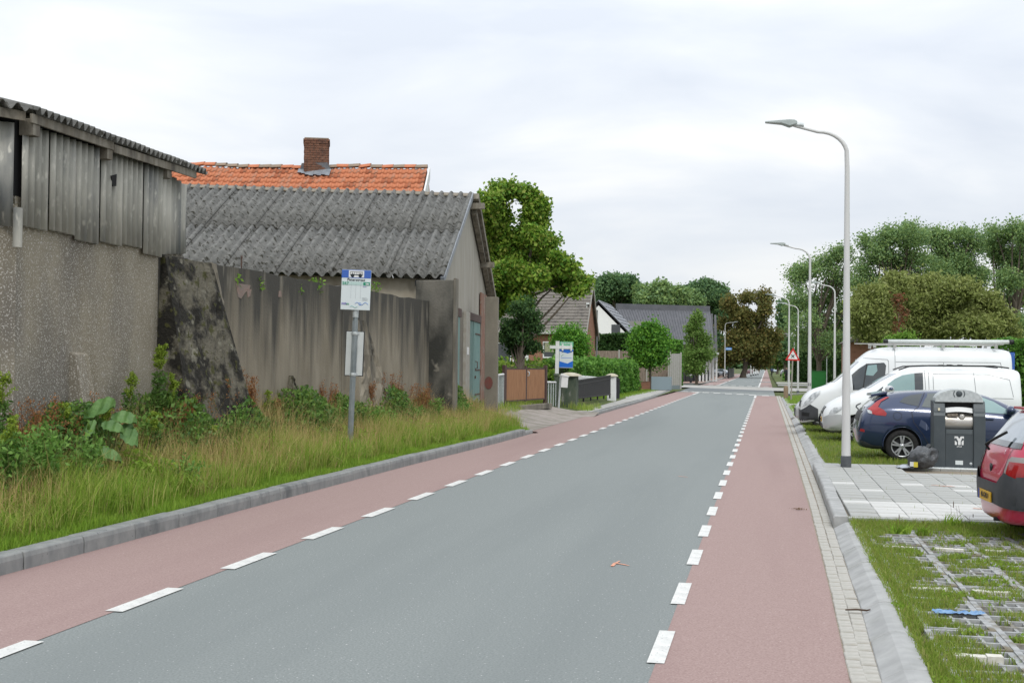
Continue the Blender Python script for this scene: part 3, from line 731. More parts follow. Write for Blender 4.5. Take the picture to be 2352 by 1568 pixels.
for zz in (zdoor - .55, .5 + (zdoor - .5) * .42, .95):
    gbox('hinge', 1087, 1099.5, zz, zz + .045, M_iron, .0625, .08, d2)
hp = gpt(1086.5, 838, .07); MB().tube([hp + Vector((0, 0, .12)), hp + rdir * .07 + Vector((0, 0, .1)), hp + rdir * .07 - Vector((0, 0, .1)), hp - Vector((0, 0, .12))], .016, 6).build('handle', M_iron, d2, world=True)
hp = gpt(1086, 866, .075); MB().box(hp, (.05, .07, .09), rz=R(7)).build('padlock', M_iron, d2, world=True)
nt_ = gbox('notice', 1063.5, 1068, gpt(1066, 814).z, gpt(1066, 797).z, M_white, .121, .126)
# verge boards, ledge and trim along both slopes of the gable
def verge(name, t0, z0, t1, z1, o, w_, h_, m):
    p = gp0 + gdir * t0 + rdir * o + Vector((0, 0, z0)); q = gp0 + gdir * t1 + rdir * o + Vector((0, 0, z1)); b = MB(); b.bar(p, q, w_, h_, up=rdir.cross(q - p)); return b.build(name, m, barn, world=True)
verge('verge_board', -.35, zev - .1, half, zap - .02, .09, .1, .16, M_zinc)
verge('verge_board', half, zap - .05, 2 * half + .4, zev - .2, .16, .28, .2, M_wood)
verge('purlin', half + .3, zap - .5, 2 * half, zev - .05, .12, .16, .16, M_wood)
for (t_, z_) in ((half * 1.55, zev + (zap - zev) * .36), (half + .1, zap - .35)):
    b = MB(); b.box(gp0 + gdir * t_ + rdir * .22 + Vector((0, 0, z_)), (.5, .2, .18), rz=R(7)); b.build('beam_end', M_wood, barn, world=True)
bh = dp(960, 650, 31.2); MB().box(bh, (.1, .2, .16)).build('bracket', M_dark, barn, world=True)

# concrete gatepost right of the doors
gq = dp(1128, 935, 37.6); gq.z = .4
gpost = thing('concrete_gatepost', 'tall square weathered concrete post with a rust-red patch right of the teal door', 'post', gq)
zt = dp(1128, 682, 37.6).z - .4
b = MB(); b.box((0, 0, zt / 2 - .1), (.40, .36, zt + .2), rz=R(8)); b.build('shaft', M_conc_grey, gpost, bevel=.02)
b = MB(); b.lathe([(.0, -.190), (.12, -.190), (.135, -.187)], 12, c=(-.06, 0, .95), axis='Y'); 
b = MB(); b.prism([Vector((-.17 + .13 * math.cos(a) + .1, -.195 - .0, .98 + .2 * math.sin(a))) for a in [2 * PI * k / 12 for k in range(12)]], (0, .012, 0)); b.build('rust_patch', mat('rust_red_paint', (.16, .05, .04), (.12, .06, .05), scale=8, rough=1), gpost, rot=(0, 0, R(8)))

# ---------------------------------------------------------------- house with the orange tiled roof
M_orange = mat('orange_pantile', (.44, .145, .065), (.54, .20, .10), scale=2.2, rough=.8, bump=.2, bscale=40, c3=(.36, .11, .05), s3=6, t3=(.55, .7), c4=(.3, .24, .17), s4=7, t4=(.70, .78))
M_ridge_grey = mat('lichen_ridge_tile', (.22, .19, .15), (.3, .22, .16), scale=5, rough=1, bump=.4, bscale=30)
OR = dp(981, 384, 45); oru = Vector((math.cos(R(8)), math.sin(R(8)), 0)); orf = Vector((oru.y, -oru.x, 0))    # orf: towards us
house_o = thing('orange_roofed_house', 'house with bright orange pantile roof and brick chimney rising behind the grey corrugated roof', 'house', (OR.x, OR.y, .5))
OL = on_plane(395, 379, OR, oru); Lo = (OL - OR).length; pit = R(40)
dn = orf * math.cos(pit) - Vector((0, 0, math.sin(pit))); up_n = orf * math.sin(pit) + Vector((0, 0, math.cos(pit)))
b = MB(); zr0, zr1 = OR.z, OL.z
ro = OR + Vector((0, 0, -.12)); rl = OL + Vector((0, 0, -.12))
b.prism([ro, rl, rl + dn * 5, ro + dn * 5], -up_n * .1)
bk = -orf * math.cos(pit) - Vector((0, 0, math.sin(pit))); upb = -orf * math.sin(pit) + Vector((0, 0, math.cos(pit)))
b.prism([ro, ro + bk * 5, rl + bk * 5, rl], -upb * .1)
roof_o = b.build('roof', M_orange, house_o, world=True)
ncol = 43; cwid = Lo / ncol; nrow = 6; rh = .335
def pantile(w, l):
    b = MB(); nu = 7; V = []; prof = [(-.5, .012), (-.36, -.012), (-.2, -.018), (0, -.002), (.18, .03), (.33, .044), (.47, .03), (.55, .005)]
    for (t, lift) in ((0, .045), (1, 0.0)):
        for (x, z) in prof: V.append((x * w * 1.04, -t * 0 + (1 - t) * 0, 0))
    V = []
    for k, (yy, lf) in enumerate(((0, .0), (-l * 1.12, .035))):
        for (x, z) in prof: V.append((x * w, yy, z + lf))
    for (x, z) in prof: V.append((x * w, -l * 1.12, z + .012))
    F = [(i, i + 1, 9 + i, 8 + i) for i in range(7)] + [(8 + i, 9 + i, 17 + i, 16 + i) for i in range(7)]
    b.add(V, F, 0, True); return b
pt_ms = [pantile(cwid, rh).mesh('tile', m_) for m_ in (M_orange, mat('pale_orange_pantile', (.52, .20, .10), (.46, .19, .11), scale=3, rough=.85, c3=(.34, .26, .2), s3=9, t3=(.6, .7)), mat('burnt_pantile', (.33, .10, .045), (.40, .14, .07), scale=4, rough=.85, c3=(.2, .12, .08), s3=8, t3=(.55, .7)))]
for r_ in range(nrow):
    for c in range(ncol):
        s = (c + .5) * cwid; wav = .035 * math.sin(s * .9) + .02 * math.sin(s * 2.3 + 1)
        p = OR.lerp(OL, s / Lo) + Vector((0, 0, -.06)) + dn * (r_ * rh + .06) + up_n * (wav * .6)
        o = link_mesh('tile', random.choices(pt_ms, (6, 2.2, 1.8))[0], roof_o)
        o.matrix_parent_inverse = Matrix.Identity(4)
        x_ = -oru; M3 = Matrix((oru, -dn, up_n)).transposed()
        jit = Matrix.Rotation(random.gauss(0, .012), 3, 'Z')
        o.matrix_basis = Matrix.Translation(p + up_n * random.uniform(0, .012)) @ (M3 @ jit).to_4x4()
# ridge tiles
rt = MB(); rt.grid(lambda u, v: Vector(((v - .5) * .46, -.15 * math.cos(PI * u), .13 * math.sin(PI * u) + .015 * v)), 6, 1); 
rts = [rt.mesh('ridge_tile', M_orange), rt.mesh('ridge_tile', M_ridge_grey)]
nrt = int(Lo / .42)
for i in range(nrt):
    s = (i + .5) * Lo / nrt; wav = .035 * math.sin(s * .9) + .02 * math.sin(s * 2.3 + 1)
    p = OR.lerp(OL, s / Lo) + Vector((0, 0, wav - .07))
    o = link_mesh('ridge_tile', rts[1 if (s < 8 and random.random() < .7) else 0], roof_o); o.location = p; o.rotation_euler = (0, random.gauss(0, .03), R(8) + random.gauss(0, .03))
# white gable verge on the right
g0 = OR + oru * .06
b = MB(); b.prism([g0, g0 + dn * 5, g0 + dn * 5 - up_n * .35, g0 - Vector((0, 0, .45))], oru * .06); b.build('barge_board', M_white, house_o, world=True)
b = MB(); b.prism([OR - Vector((0, 0, .2)), OR + bk * 5 - Vector((0, 0, .2)), OR + bk * 5 + Vector((0, 0, -3.5)), OR + dn * 5 + Vector((0, 0, -3.5)), OR + dn * 5 - Vector((0, 0, .2))], -oru * .2)
b.build('gable_wall', mat('white_render', (.66, .65, .60), (.58, .57, .52), scale=3, rough=.9), house_o, world=True)
# chimney with real brick courses
ch = MB(); cpos = on_plane(727, 385, OR, oru); cz0, cz1 = cpos.z - .75, on_plane(727, 323, OR, oru).z
cw_ = .46; ncs = 19; ch_h = (cz1 - cz0)
M_chim = mat('chimney_brick', (.13, .062, .04), (.20, .10, .065), scale=9, rough=.95, bump=.3, bscale=60, c3=(.08, .045, .035), s3=4, t3=(.5, .7), c4=(.26, .2, .16), s4=9, t4=(.7, .76))
core = MB(); core.box((0, 0, ch_h / 2), (.86, .66, ch_h)); chim = core.build('chimney', mat('mortar', (.26, .235, .2), rough=1), house_o, loc=None)
chim.matrix_parent_inverse = INV[house_o.name]; chim.location = (cpos.x, cpos.y, cz0); chim.rotation_euler = (0, 0, R(20))
bq = MB(); nco = 20; hc = ch_h / nco
for k in range(nco):
    z = (k + .5) * hc; off = .105 * (k % 2); corb = .025 if k >= nco - 2 else 0
    for side in range(4):
        Lw = .88 if side % 2 == 0 else .68; Dd = (.34 if side % 2 == 0 else .44) + corb
        n_ = 4 if side % 2 == 0 else 3; bw = Lw / n_; x = -Lw / 2 - off
        while x < Lw / 2 - .02:
            xa, xb = max(x, -Lw / 2 - corb), min(x + bw - .014, Lw / 2 + corb)
            if xb - xa > .03:
                M = Matrix.Rotation(side * PI / 2, 3, 'Z'); bq.box(M @ Vector(((xa + xb) / 2, -Dd + random.uniform(-.006, .006), z)), (xb - xa, .05, hc - .014), M=M)
            x += bw
tag(bq.build('brickwork', M_chim, chim), kind='stuff')
b = MB(); b.box((0, 0, ch_h + .02), (.9, .7, .05)); b.build('cap', M_ridge_grey, chim)
# lead flashing round the foot
b = MB(); f0 = cpos + dn * .05
for k in range(8):
    x0 = -.62 + k * .155
    p = cpos + oru * x0 + dn * .25 + up_n * .09; q = p + oru * .16
    ln = .28 + .06 * (k % 2) + (.15 if k > 1 else 0)
    b.prism([p, q, q + dn * ln, p + dn * (ln - .03)], up_n * .015)
b.prism([cpos + oru * -.56 + dn * .27 + up_n * .1, cpos + oru * .6 + dn * .27 + up_n * .1, cpos + oru * .5 + orf * .36 + Vector((0, 0, .12)), cpos - oru * .48 + orf * .36 + Vector((0, 0, .1))], up_n * .012)
b.build('flashing', M_zinc, house_o, world=True)
# ================================================================== VEHICLES
def paint(name, c, coat=.6, rough=.3, metallic=0.0, spec=.5):
    return mat(name, c, tuple(v * .93 for v in c), scale=1.2, rough=rough, coat=coat, metallic=metallic, spec=spec)
P_navy = paint('navy_car_paint', (.020, .036, .088), .9, .25, .3)
P_white = paint('white_van_paint', (.74, .76, .76), .25, .35)
P_silver = paint('silver_white_paint', (.50, .51, .52), .5, .3, .3)
P_red = paint('crimson_car_paint', (.46, .016, .06), .7, .3)
P_grey = paint('silver_grey_paint', (.33, .37, .42), .6, .3, .4)
P_far = paint('maroon_car_paint', (.12, .05, .06), .6, .3)
M_plastic = mat('charcoal_bumper_plastic', (.040, .044, .050), (.055, .058, .064), scale=6, rough=.55)
M_tyre = mat('tyre_rubber', (.012, .012, .012), (.022, .021, .02), scale=12, rough=.9, bump=.2, bscale=60)
M_rim = mat('alloy_rim', (.55, .56, .57), (.45, .46, .47), scale=8, rough=.3, metallic=.7)
M_rimdark = mat('dark_rim_inner', (.02, .02, .022), rough=.7)
M_glass = mat('dark_car_glass', (.02, .028, .03), rough=.04, spec=.8, coat=.5)
M_glass_t = mat('teal_glass_painted_reflection', (.16, .26, .26), (.22, .34, .33), scale=.9, rough=.05, spec=.8, coat=.5)  # teal tint lightened: reflection and see-through put into the opaque colour
M_glass_b = mat('pale_windscreen', (.26, .30, .33), (.36, .40, .43), scale=.8, rough=.05, spec=.8, coat=.6)
M_lampred = mat('red_lamp_lens', (.36, .012, .012), (.24, .006, .008), scale=6, rough=.12, coat=.6)
M_lampclear = mat('clear_lamp_lens', (.22, .235, .24), (.62, .64, .65), scale=7, rough=.1, coat=.6)
M_chrome = mat('bright_metal', (.6, .62, .63), rough=.2, metallic=.9)
M_plate = mat('yellow_plate', (.62, .36, .02), rough=.5)
M_plateblue = mat('blue_strip', (.02, .05, .35), rough=.5)
M_black = mat('black_trim', (.012, .013, .014), rough=.5)
M_seam = mat('panel_seam', (.03, .03, .033), rough=.9)
M_seam_w = mat('pale_panel_seam', (.24, .25, .26), rough=.9)

def body_loft(name, st, root, paint_m, wheels, r_arch, W, sub=2):
    """closed car body lofted through cross sections, wheel arches really cut out"""
    V = []; F = []; n = 16
    for (x, z0, w0, zm, wm, zb, wb, zt, wt) in st:
        half = [(0, z0), (w0 * .86, z0), (w0, z0 + .05), (wm, zm), (wm * .45 + wb * .55 + .012, zb - .07 * min(1, (zb - z0) * 2)), (wb - .012, zb + .012), (wt + (wb - wt) * .10, zt - (zt - zb) * .14), (wt * .80, zt), (0, zt + .012)]
        ring = half + [(-y, z) for (y, z) in half[-2:0:-1]]
        V += [(x, y, z) for (y, z) in ring]
    for i in range(len(st) - 1):
        for k in range(n): F.append((i * n + k, i * n + (k + 1) % n, (i + 1) * n + (k + 1) % n, (i + 1) * n + k))
    me = bpy.data.meshes.new(name); me.from_pydata(V, [], [tuple(reversed(f)) for f in F] + [tuple(range(n)), tuple(range(len(V) - 1, len(V) - n - 1, -1))])
    bm = bmesh.new(); bm.from_mesh(me); bmesh.ops.recalc_face_normals(bm, faces=bm.faces); bm.to_mesh(me); bm.free()
    me.materials.append(paint_m); me.materials.append(M_black)
    for p in me.polygons: p.use_smooth = True
    o = bpy.data.objects.new('tmp_body', me); COL.objects.link(o)
    sm = o.modifiers.new('s', 'SUBSURF'); sm.levels = sub; sm.render_levels = sub
    cut = MB()
    for (wx, wz) in wheels:
        for sy in (-1, 1):
            cut.lathe([(r_arch, 0), (r_arch, .30)], 28, c=(wx, sy * (W - .24) if sy > 0 else -(W - .24) - .30, wz), axis='Y', smooth=False)
            k = len(cut.v); cut.f += [tuple(range(k - 56, k - 28)), tuple(range(k - 1, k - 29, -1))]; cut.mi += [0, 0]; cut.sm += [False, False]
    cme = cut.mesh('tmp_cut', [M_black]); bm = bmesh.new(); bm.from_mesh(cme); bmesh.ops.remove_doubles(bm, verts=bm.verts, dist=1e-5); bmesh.ops.recalc_face_normals(bm, faces=bm.faces); bm.to_mesh(cme); bm.free()
    co = bpy.data.objects.new('tmp_cut', cme); COL.objects.link(co)
    bo = o.modifiers.new('b', 'BOOLEAN'); bo.object = co; bo.operation = 'DIFFERENCE'; bo.solver = 'EXACT'; bo.material_mode = 'TRANSFER'
    dg = bpy.context.evaluated_depsgraph_get(); res = bpy.data.meshes.new_from_object(o.evaluated_get(dg)); res.name = name
    bpy.data.objects.remove(o); bpy.data.objects.remove(co)
    ob = link_mesh(name, res, root)
    bvh = BVHTree.FromPolygons([v.co.copy() for v in res.vertices], [tuple(p.vertices) for p in res.polygons])
    return ob, bvh

class Skin:
    """pieces laid onto a body: glass, lamps, trim, seams"""
    def __init__(s, root, bvh, L): s.root, s.bvh, s.L = root, bvh, L
    def hit(s, u, v, view):
        if view == 'r': o, d = Vector((u, -3, v)), Vector((0, 1, 0))
        elif view == 'l': o, d = Vector((u, 3, v)), Vector((0, -1, 0))
        elif view == 'back': o, d = Vector((-3, u, v)), Vector((1, 0, 0))
        elif view == 'front': o, d = Vector((s.L + 3, u, v)), Vector((-1, 0, 0))
        else: o, d = Vector((u, v, 4)), Vector((0, 0, -1))
        p, n, i, dist = s.bvh.ray_cast(o, d)
        if p is None: return None
        if n.dot(d) > 0: n = -n
        return p, n
    def patch(s, name, m, poly, view, off=.005, parent=None, nu=10, nv=6, build=True, mb=None):
        us = sorted(set([p[0] for p in poly])); u0, u1 = us[0], us[-1]
        cols = sorted(set([round(u, 5) for u in us] + [u0 + (u1 - u0) * i / nu for i in range(nu + 1)]))
        cols[0] += 1e-5; cols[-1] -= 1e-5
        V = []; rows = nv
        for u in cols:
            vs = []
            for (a, b) in zip(poly, poly[1:] + poly[:1]):
                if (a[0] - u) * (b[0] - u) <= 0 and a[0] != b[0]: vs.append(a[1] + (b[1] - a[1]) * (u - a[0]) / (b[0] - a[0]))
            lo, hi = (min(vs), max(vs)) if vs else (poly[0][1], poly[0][1])
            for j in range(rows + 1):
                v = lo + (hi - lo) * j / rows; h = s.hit(u, v, view)
                V.append(None if h is None else h[0] + h[1] * off)
        b = mb or MB(); F = []
        for i in range(len(cols) - 1):
            for j in range(rows):
                q = (i * (rows + 1) + j, (i + 1) * (rows + 1) + j, (i + 1) * (rows + 1) + j + 1, i * (rows + 1) + j + 1)
                if all(V[k] is not None for k in q): F.append(q)
        V = [v if v is not None else Vector((0, 0, 0)) for v in V]
        used = sorted({k for f in F for k in f}); mp_ = {k: i for i, k in enumerate(used)}
        if not used: return None
        b.add([V[k] for k in used], [tuple(mp_[k] for k in f) for f in F], 0, True)
        if mb is not None: return None
        return b.build(name, m, parent or s.root)
    def both(s, name, m, poly, **k): return [s.patch(name, m, poly, v, **k) for v in ('r', 'l')]
    def line(s, name, m, pts, view, w=.012, off=.004, parent=None, mb=None):
        b = mb or MB()
        for (p, q) in zip(pts[:-1], pts[1:]):
            p, q = Vector((*p, 0)), Vector((*q, 0)); d = (q - p); n = max(1, int(d.length / .06)); t = Vector((-d.y, d.x, 0)).normalized() * w / 2
            V = []; ok = True
            for i in range(n + 1):
                c = p.lerp(q, i / n)
                for sg in (1, -1):
                    h = s.hit(c.x + t.x * sg, c.y + t.y * sg, view)
                    if h is None: ok = False; V.append(Vector((0, 0, 0))); continue
                    V.append(h[0] + h[1] * off)
            if ok: b.add(V, [(2 * i, 2 * i + 2, 2 * i + 3, 2 * i + 1) for i in range(n)], 0, True)
        if mb is None: return b.build(name, m, parent or s.root)
def wheel(root, x, y, z, r, w, rr, spokes=5, double=True, m_rim=M_rim, twist=0.0, cover=False):
    sg = 1 if y > 0 else -1
    t = MB(); t.lathe([(rr - .01, -w / 2 + .02), (rr + .01, -w / 2), (r - .03, -w / 2), (r, -w / 2 + .03), (r, w / 2 - .03), (r - .03, w / 2), (rr + .01, w / 2), (rr - .01, w / 2 - .02)], 32, axis='Y')
    wo = t.build('wheel', M_tyre, root, loc=(x, y, z))
    b = MB(); yo = sg * (w / 2 - .018)
    b.lathe([(rr + .004, yo - .05 * sg), (rr + .004, yo), (rr - .022, yo), (rr - .03, yo - .03 * sg)], 32, axis='Y')
    k = spokes
    for i in range(k):
        for dd in ((-.17, .17) if double else (0,)):
            a = 2 * PI * i / k + twist; a1 = a + dd; a0 = a + dd * .75
            p = Vector((math.cos(a0) * .05, 0, math.sin(a0) * .05)); q = Vector((math.cos(a1) * (rr - .01), 0, math.sin(a1) * (rr - .01)))
            b.bar(p + Vector((0, yo - .012 * sg, 0)), q + Vector((0, yo - .004 * sg, 0)), .034 if double else .075, .03, up=(0, 1, 0))
    b.lathe([(.0, yo - .004 * sg), (.06, yo - .006 * sg), (.062, yo - .03 * sg)], 16, axis='Y')
    b.build('rim', m_rim, wo)
    c = MB(); c.lathe([(0, yo - .06 * sg), (rr, yo - .06 * sg)], 24, axis='Y'); c.build('rim_inner', M_rimdark, wo)
    return wo
def arch_lip(root, x, z, r, W, m, w=.03):
    for sg in (-1, 1):
        b = MB(); V = []; n = 22
        pts = [Vector((x + math.cos(a) * r, sg * W, z + math.sin(a) * r)) for a in [PI * (-.02 + 1.04 * i / n) for i in range(n + 1)]]
        b.tube(pts, w / 2, 6); b.build('arch_trim', m, root)
def plate(root, x, y, z, face, txt):
    """face -1: looks to -x (rear)"""
    b = MB(); b.box((0, 0, 0), (.012, .52, .11)); o = b.build('number_plate', M_plate, root, loc=(x, y, z))
    b = MB(); b.box((face * .0065, .236 * (1 if face < 0 else -1), 0), (.003, .045, .108)); b.build('plate_strip', M_plateblue, o)
    me = text_mesh(txt, .088, M_black, 'plate_text', xscale=.92); t = link_mesh('plate_text', me, o)
    t.rotation_euler = (PI / 2, 0, -PI / 2 if face < 0 else PI / 2); t.location = (face * .0085, -.02 * (1 if face < 0 else -1), 0)
    return o

# ------------------------------------------------------------ navy hatchback, tail to the road
bw = gp(2072, 1059, .09)
navy = thing('parked_car', 'navy blue hatchback parked tail first on the grass behind the rubbish container', 'car', (bw.x - .88 + .0, bw.y + .86, .075), 0, 'vehicles parked on the right')
hatch = [ # x, z0,w0, zm,wm, zb,wb, zt,wt
 (.00, .38, .50, .48, .62, .56, .60, .62, .50), (.05, .30, .66, .52, .76, .68, .74, .80, .60), (.10, .26, .72, .58, .82, .88, .78, .97, .64),
 (.22, .24, .76, .62, .86, 1.00, .80, 1.10, .64), (.42, .23, .80, .66, .885, 1.07, .80, 1.265, .60), (.56, .22, .82, .68, .895, 1.10, .80, 1.355, .58),
 (.95, .20, .84, .68, .90, 1.10, .80, 1.415, .57), (1.55, .19, .84, .66, .895, 1.06, .80, 1.44, .58), (2.1, .19, .84, .65, .89, 1.02, .80, 1.43, .58),
 (2.55, .19, .84, .64, .885, .99, .80, 1.36, .57), (2.95, .19, .84, .63, .885, .965, .80, 1.17, .60), (3.28, .19, .84, .62, .88, .93, .80, 1.00, .66),
 (3.7, .19, .83, .60, .87, .87, .80, .94, .68), (4.1, .20, .78, .56, .82, .78, .74, .84, .60), (4.28, .23, .70, .50, .72, .66, .66, .72, .52), (4.37, .30, .55, .46, .56, .56, .52, .60, .42)]
body, bv = body_loft('body', hatch, navy, P_navy, [(.88, .33), (3.53, .33)], .372, .90)
S = Skin(navy, bv, 4.37)
for v_ in ('r', 'l'):
    S.patch('quarter_window', M_glass, [(.84, 1.20), (.93, 1.285), (1.08, 1.338), (1.30, 1.372), (1.19, 1.12), (1.0, 1.155)], v_)
    S.patch('window', mat('grey_green_glass', (.07, .085, .08), rough=.05, spec=.8, coat=.5) if v_ == 'r' else M_glass, [(1.26, 1.11), (1.40, 1.378), (1.78, 1.385), (2.0, 1.38), (2.02, 1.045)], v_)
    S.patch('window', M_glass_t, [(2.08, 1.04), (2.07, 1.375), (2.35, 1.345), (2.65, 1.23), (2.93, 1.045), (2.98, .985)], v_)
    mb = MB()
    for pts in ([(1.20, 1.11), (1.06, 1.0), (1.10, .80), (1.28, .56), (1.42, .30)], [(1.20, 1.11), (1.34, 1.385)], [(2.05, 1.38), (2.07, 1.0), (2.10, .62), (2.08, .28)], [(2.98, .97), (3.05, .8), (3.06, .5)], [(1.42, .27), (3.0, .26)]):
        S.line('seam', M_seam, pts, v_, mb=mb)
    S.line('seam', M_seam, [(.79 + .08 * math.cos(a), .92 + .08 * math.sin(a)) for a in [2 * PI * i / 16 for i in range(17)]] if v_ == 'r' else [(.3, .2), (.31, .2)], v_, w=.008, mb=mb)
    mb.build('panel_seam', M_seam, navy)
    lt = S.patch('tail_light', M_lampred, [(.655, 1.288), (.59, 1.288), (.419, 1.204), (.30, 1.10), (.224, 1.045), (.30, 1.00), (.419, 1.085), (.49, 1.195)], v_, off=.012, nu=14)
    S.patch('tail_light', M_lampred, [(.30, 1.06), (.300, .955), (.372, .932), (.56, .915), (.585, .965), (.536, 1.03), (.419, 1.09)], v_, off=.012, nu=12)
    S.patch('reversing_light', M_lampclear, [(.215, 1.03), (.225, .968), (.31, .95), (.34, .985), (.28, 1.02)], v_, off=.010)
    S.patch('reflector', M_lampred, [(.07, .60), (.085, .655), (.155, .64), (.16, .585)], v_, off=.008)
    S.patch('sill_trim', M_plastic, [(.06, .42), (.16, .40), (.30, .33), (.50, .31), (.50, .25), (.20, .24)], v_, off=.008)
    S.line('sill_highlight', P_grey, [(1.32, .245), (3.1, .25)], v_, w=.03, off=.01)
    sg = -1 if v_ == 'r' else 1
    h = S.hit(1.52, .90, v_); b = MB(); b.bar(h[0] + h[1] * .03 + Vector((-.11, 0, .008)), h[0] + h[1] * .03 + Vector((.11, 0, 0)), .03, .028); b.build('door_handle', P_navy, navy, bevel=.008)
    h = S.hit(2.5, .885, v_); b = MB(); b.bar(h[0] + h[1] * .03 + Vector((-.11, 0, .008)), h[0] + h[1] * .03 + Vector((.11, 0, 0)), .03, .028); b.build('door_handle', P_navy, navy, bevel=.008)
    h = S.hit(2.92, 1.02, v_); b = MB(); b.lathe([(.0, -.14), (.06, -.13), (.09, -.06), (.095, .04), (.07, .1), (0, .12)], 12, c=h[0] + Vector((0, sg * .14, .05)), axis='Y'); mm = b.build('mirror', P_navy, navy)
    b = MB(); b.bar(h[0] + Vector((0, 0, -.02)), h[0] + Vector((0, sg * .12, .0)), .06, .05); b.build('mirror_arm', M_black, mm)
S.patch('rear_window', M_glass_b, [(-.62, 1.08), (-.52, 1.30), (.52, 1.30), (.62, 1.08)], 'back', off=.006)
S.patch('tailgate_trim', M_black, [(-.55, .80), (-.6, 1.0), (.6, 1.0), (.55, .80)], 'back', off=.006)
plate(navy, .035, 0, .62, -1, 'TX-418-B')
b = MB(); V = [(.30, -.55, 1.325), (.30, .55, 1.325), (.62, .56, 1.385), (.62, -.56, 1.385)]; b.hexa([Vector(v) - Vector((0, 0, .035)) for v in V], [Vector(v) + Vector((0, 0, .02)) for v in V]); b.build('spoiler', P_navy, navy, bevel=.015)
b = MB(); b.lathe([(0, 0), (.05, .01), (.04, .05), (0, .07)], 10, c=(.75, 0, 1.42)); b.build('aerial_fin', P_navy, navy)
b = MB(); b.tube([(.07, -.25, 1.03), (.04, -.1, 1.07), (.06, .0, 1.1), (.16, .3, 1.13)], .014, 6); b.build('rear_wiper', M_black, navy)
for wx in (.88, 3.53):
    for sg in (-1, 1): wheel(navy, wx, sg * .775, .318, .32, .21, .222, 5, True, twist=.3)
arch_lip(navy, .88, .33, .372, .872, P_navy, .02); arch_lip(navy, 3.53, .33, .372, .865, P_navy, .02)
# slightly paler patch on the flank
S.patch('flank_patch', mat('pale_navy', (.05, .065, .11), (.03, .046, .098), scale=14, rough=.6), [(1.20, .74), (1.24, .86), (1.33, .80), (1.40, .68), (1.34, .64)], 'r', off=.003)

# ------------------------------------------------------------ white panel van with roof bars (nose to the road)
vw = dp(1890, 960, 30.2)
LV = 4.75
van = thing('parked_van', 'white panel van with black roof rails parked between navy hatchback and taller van', 'van', (vw.x + LV, vw.y + .95, .075), PI, 'vehicles parked on the right')
def fx(f): return LV - f
vst = [(fx(4.75), .45, .80, .7, .86, 1.2, .85, 1.80, .70), (fx(4.70), .30, .86, .7, .92, 1.2, .91, 1.86, .74), (fx(4.3), .26, .90, .7, .945, 1.2, .93, 1.90, .76), (fx(3.3), .25, .91, .7, .95, 1.2, .935, 1.915, .77),
       (fx(2.5), .25, .91, .7, .95, 1.2, .935, 1.915, .77), (fx(2.1), .25, .91, .7, .95, 1.19, .93, 1.885, .76), (fx(1.78), .25, .91, .7, .95, 1.17, .93, 1.80, .75), (fx(1.35), .25, .91, .68, .95, 1.14, .93, 1.535, .76),
       (fx(1.0), .25, .91, .66, .945, 1.10, .92, 1.29, .80), (fx(.72), .25, .90, .64, .935, 1.02, .90, 1.205, .80), (fx(.4), .26, .87, .62, .90, .94, .84, 1.09, .72), (fx(.15), .27, .78, .58, .80, .82, .72, .94, .60), (fx(.04), .30, .66, .52, .68, .70, .62, .80, .50), (fx(0), .38, .5, .5, .52, .6, .48, .66, .40)]
body, bv = body_loft('body', vst, van, P_white, [(fx(.86), .335), (fx(4.06), .335)], .39, .95)
S = Skin(van, bv, LV)
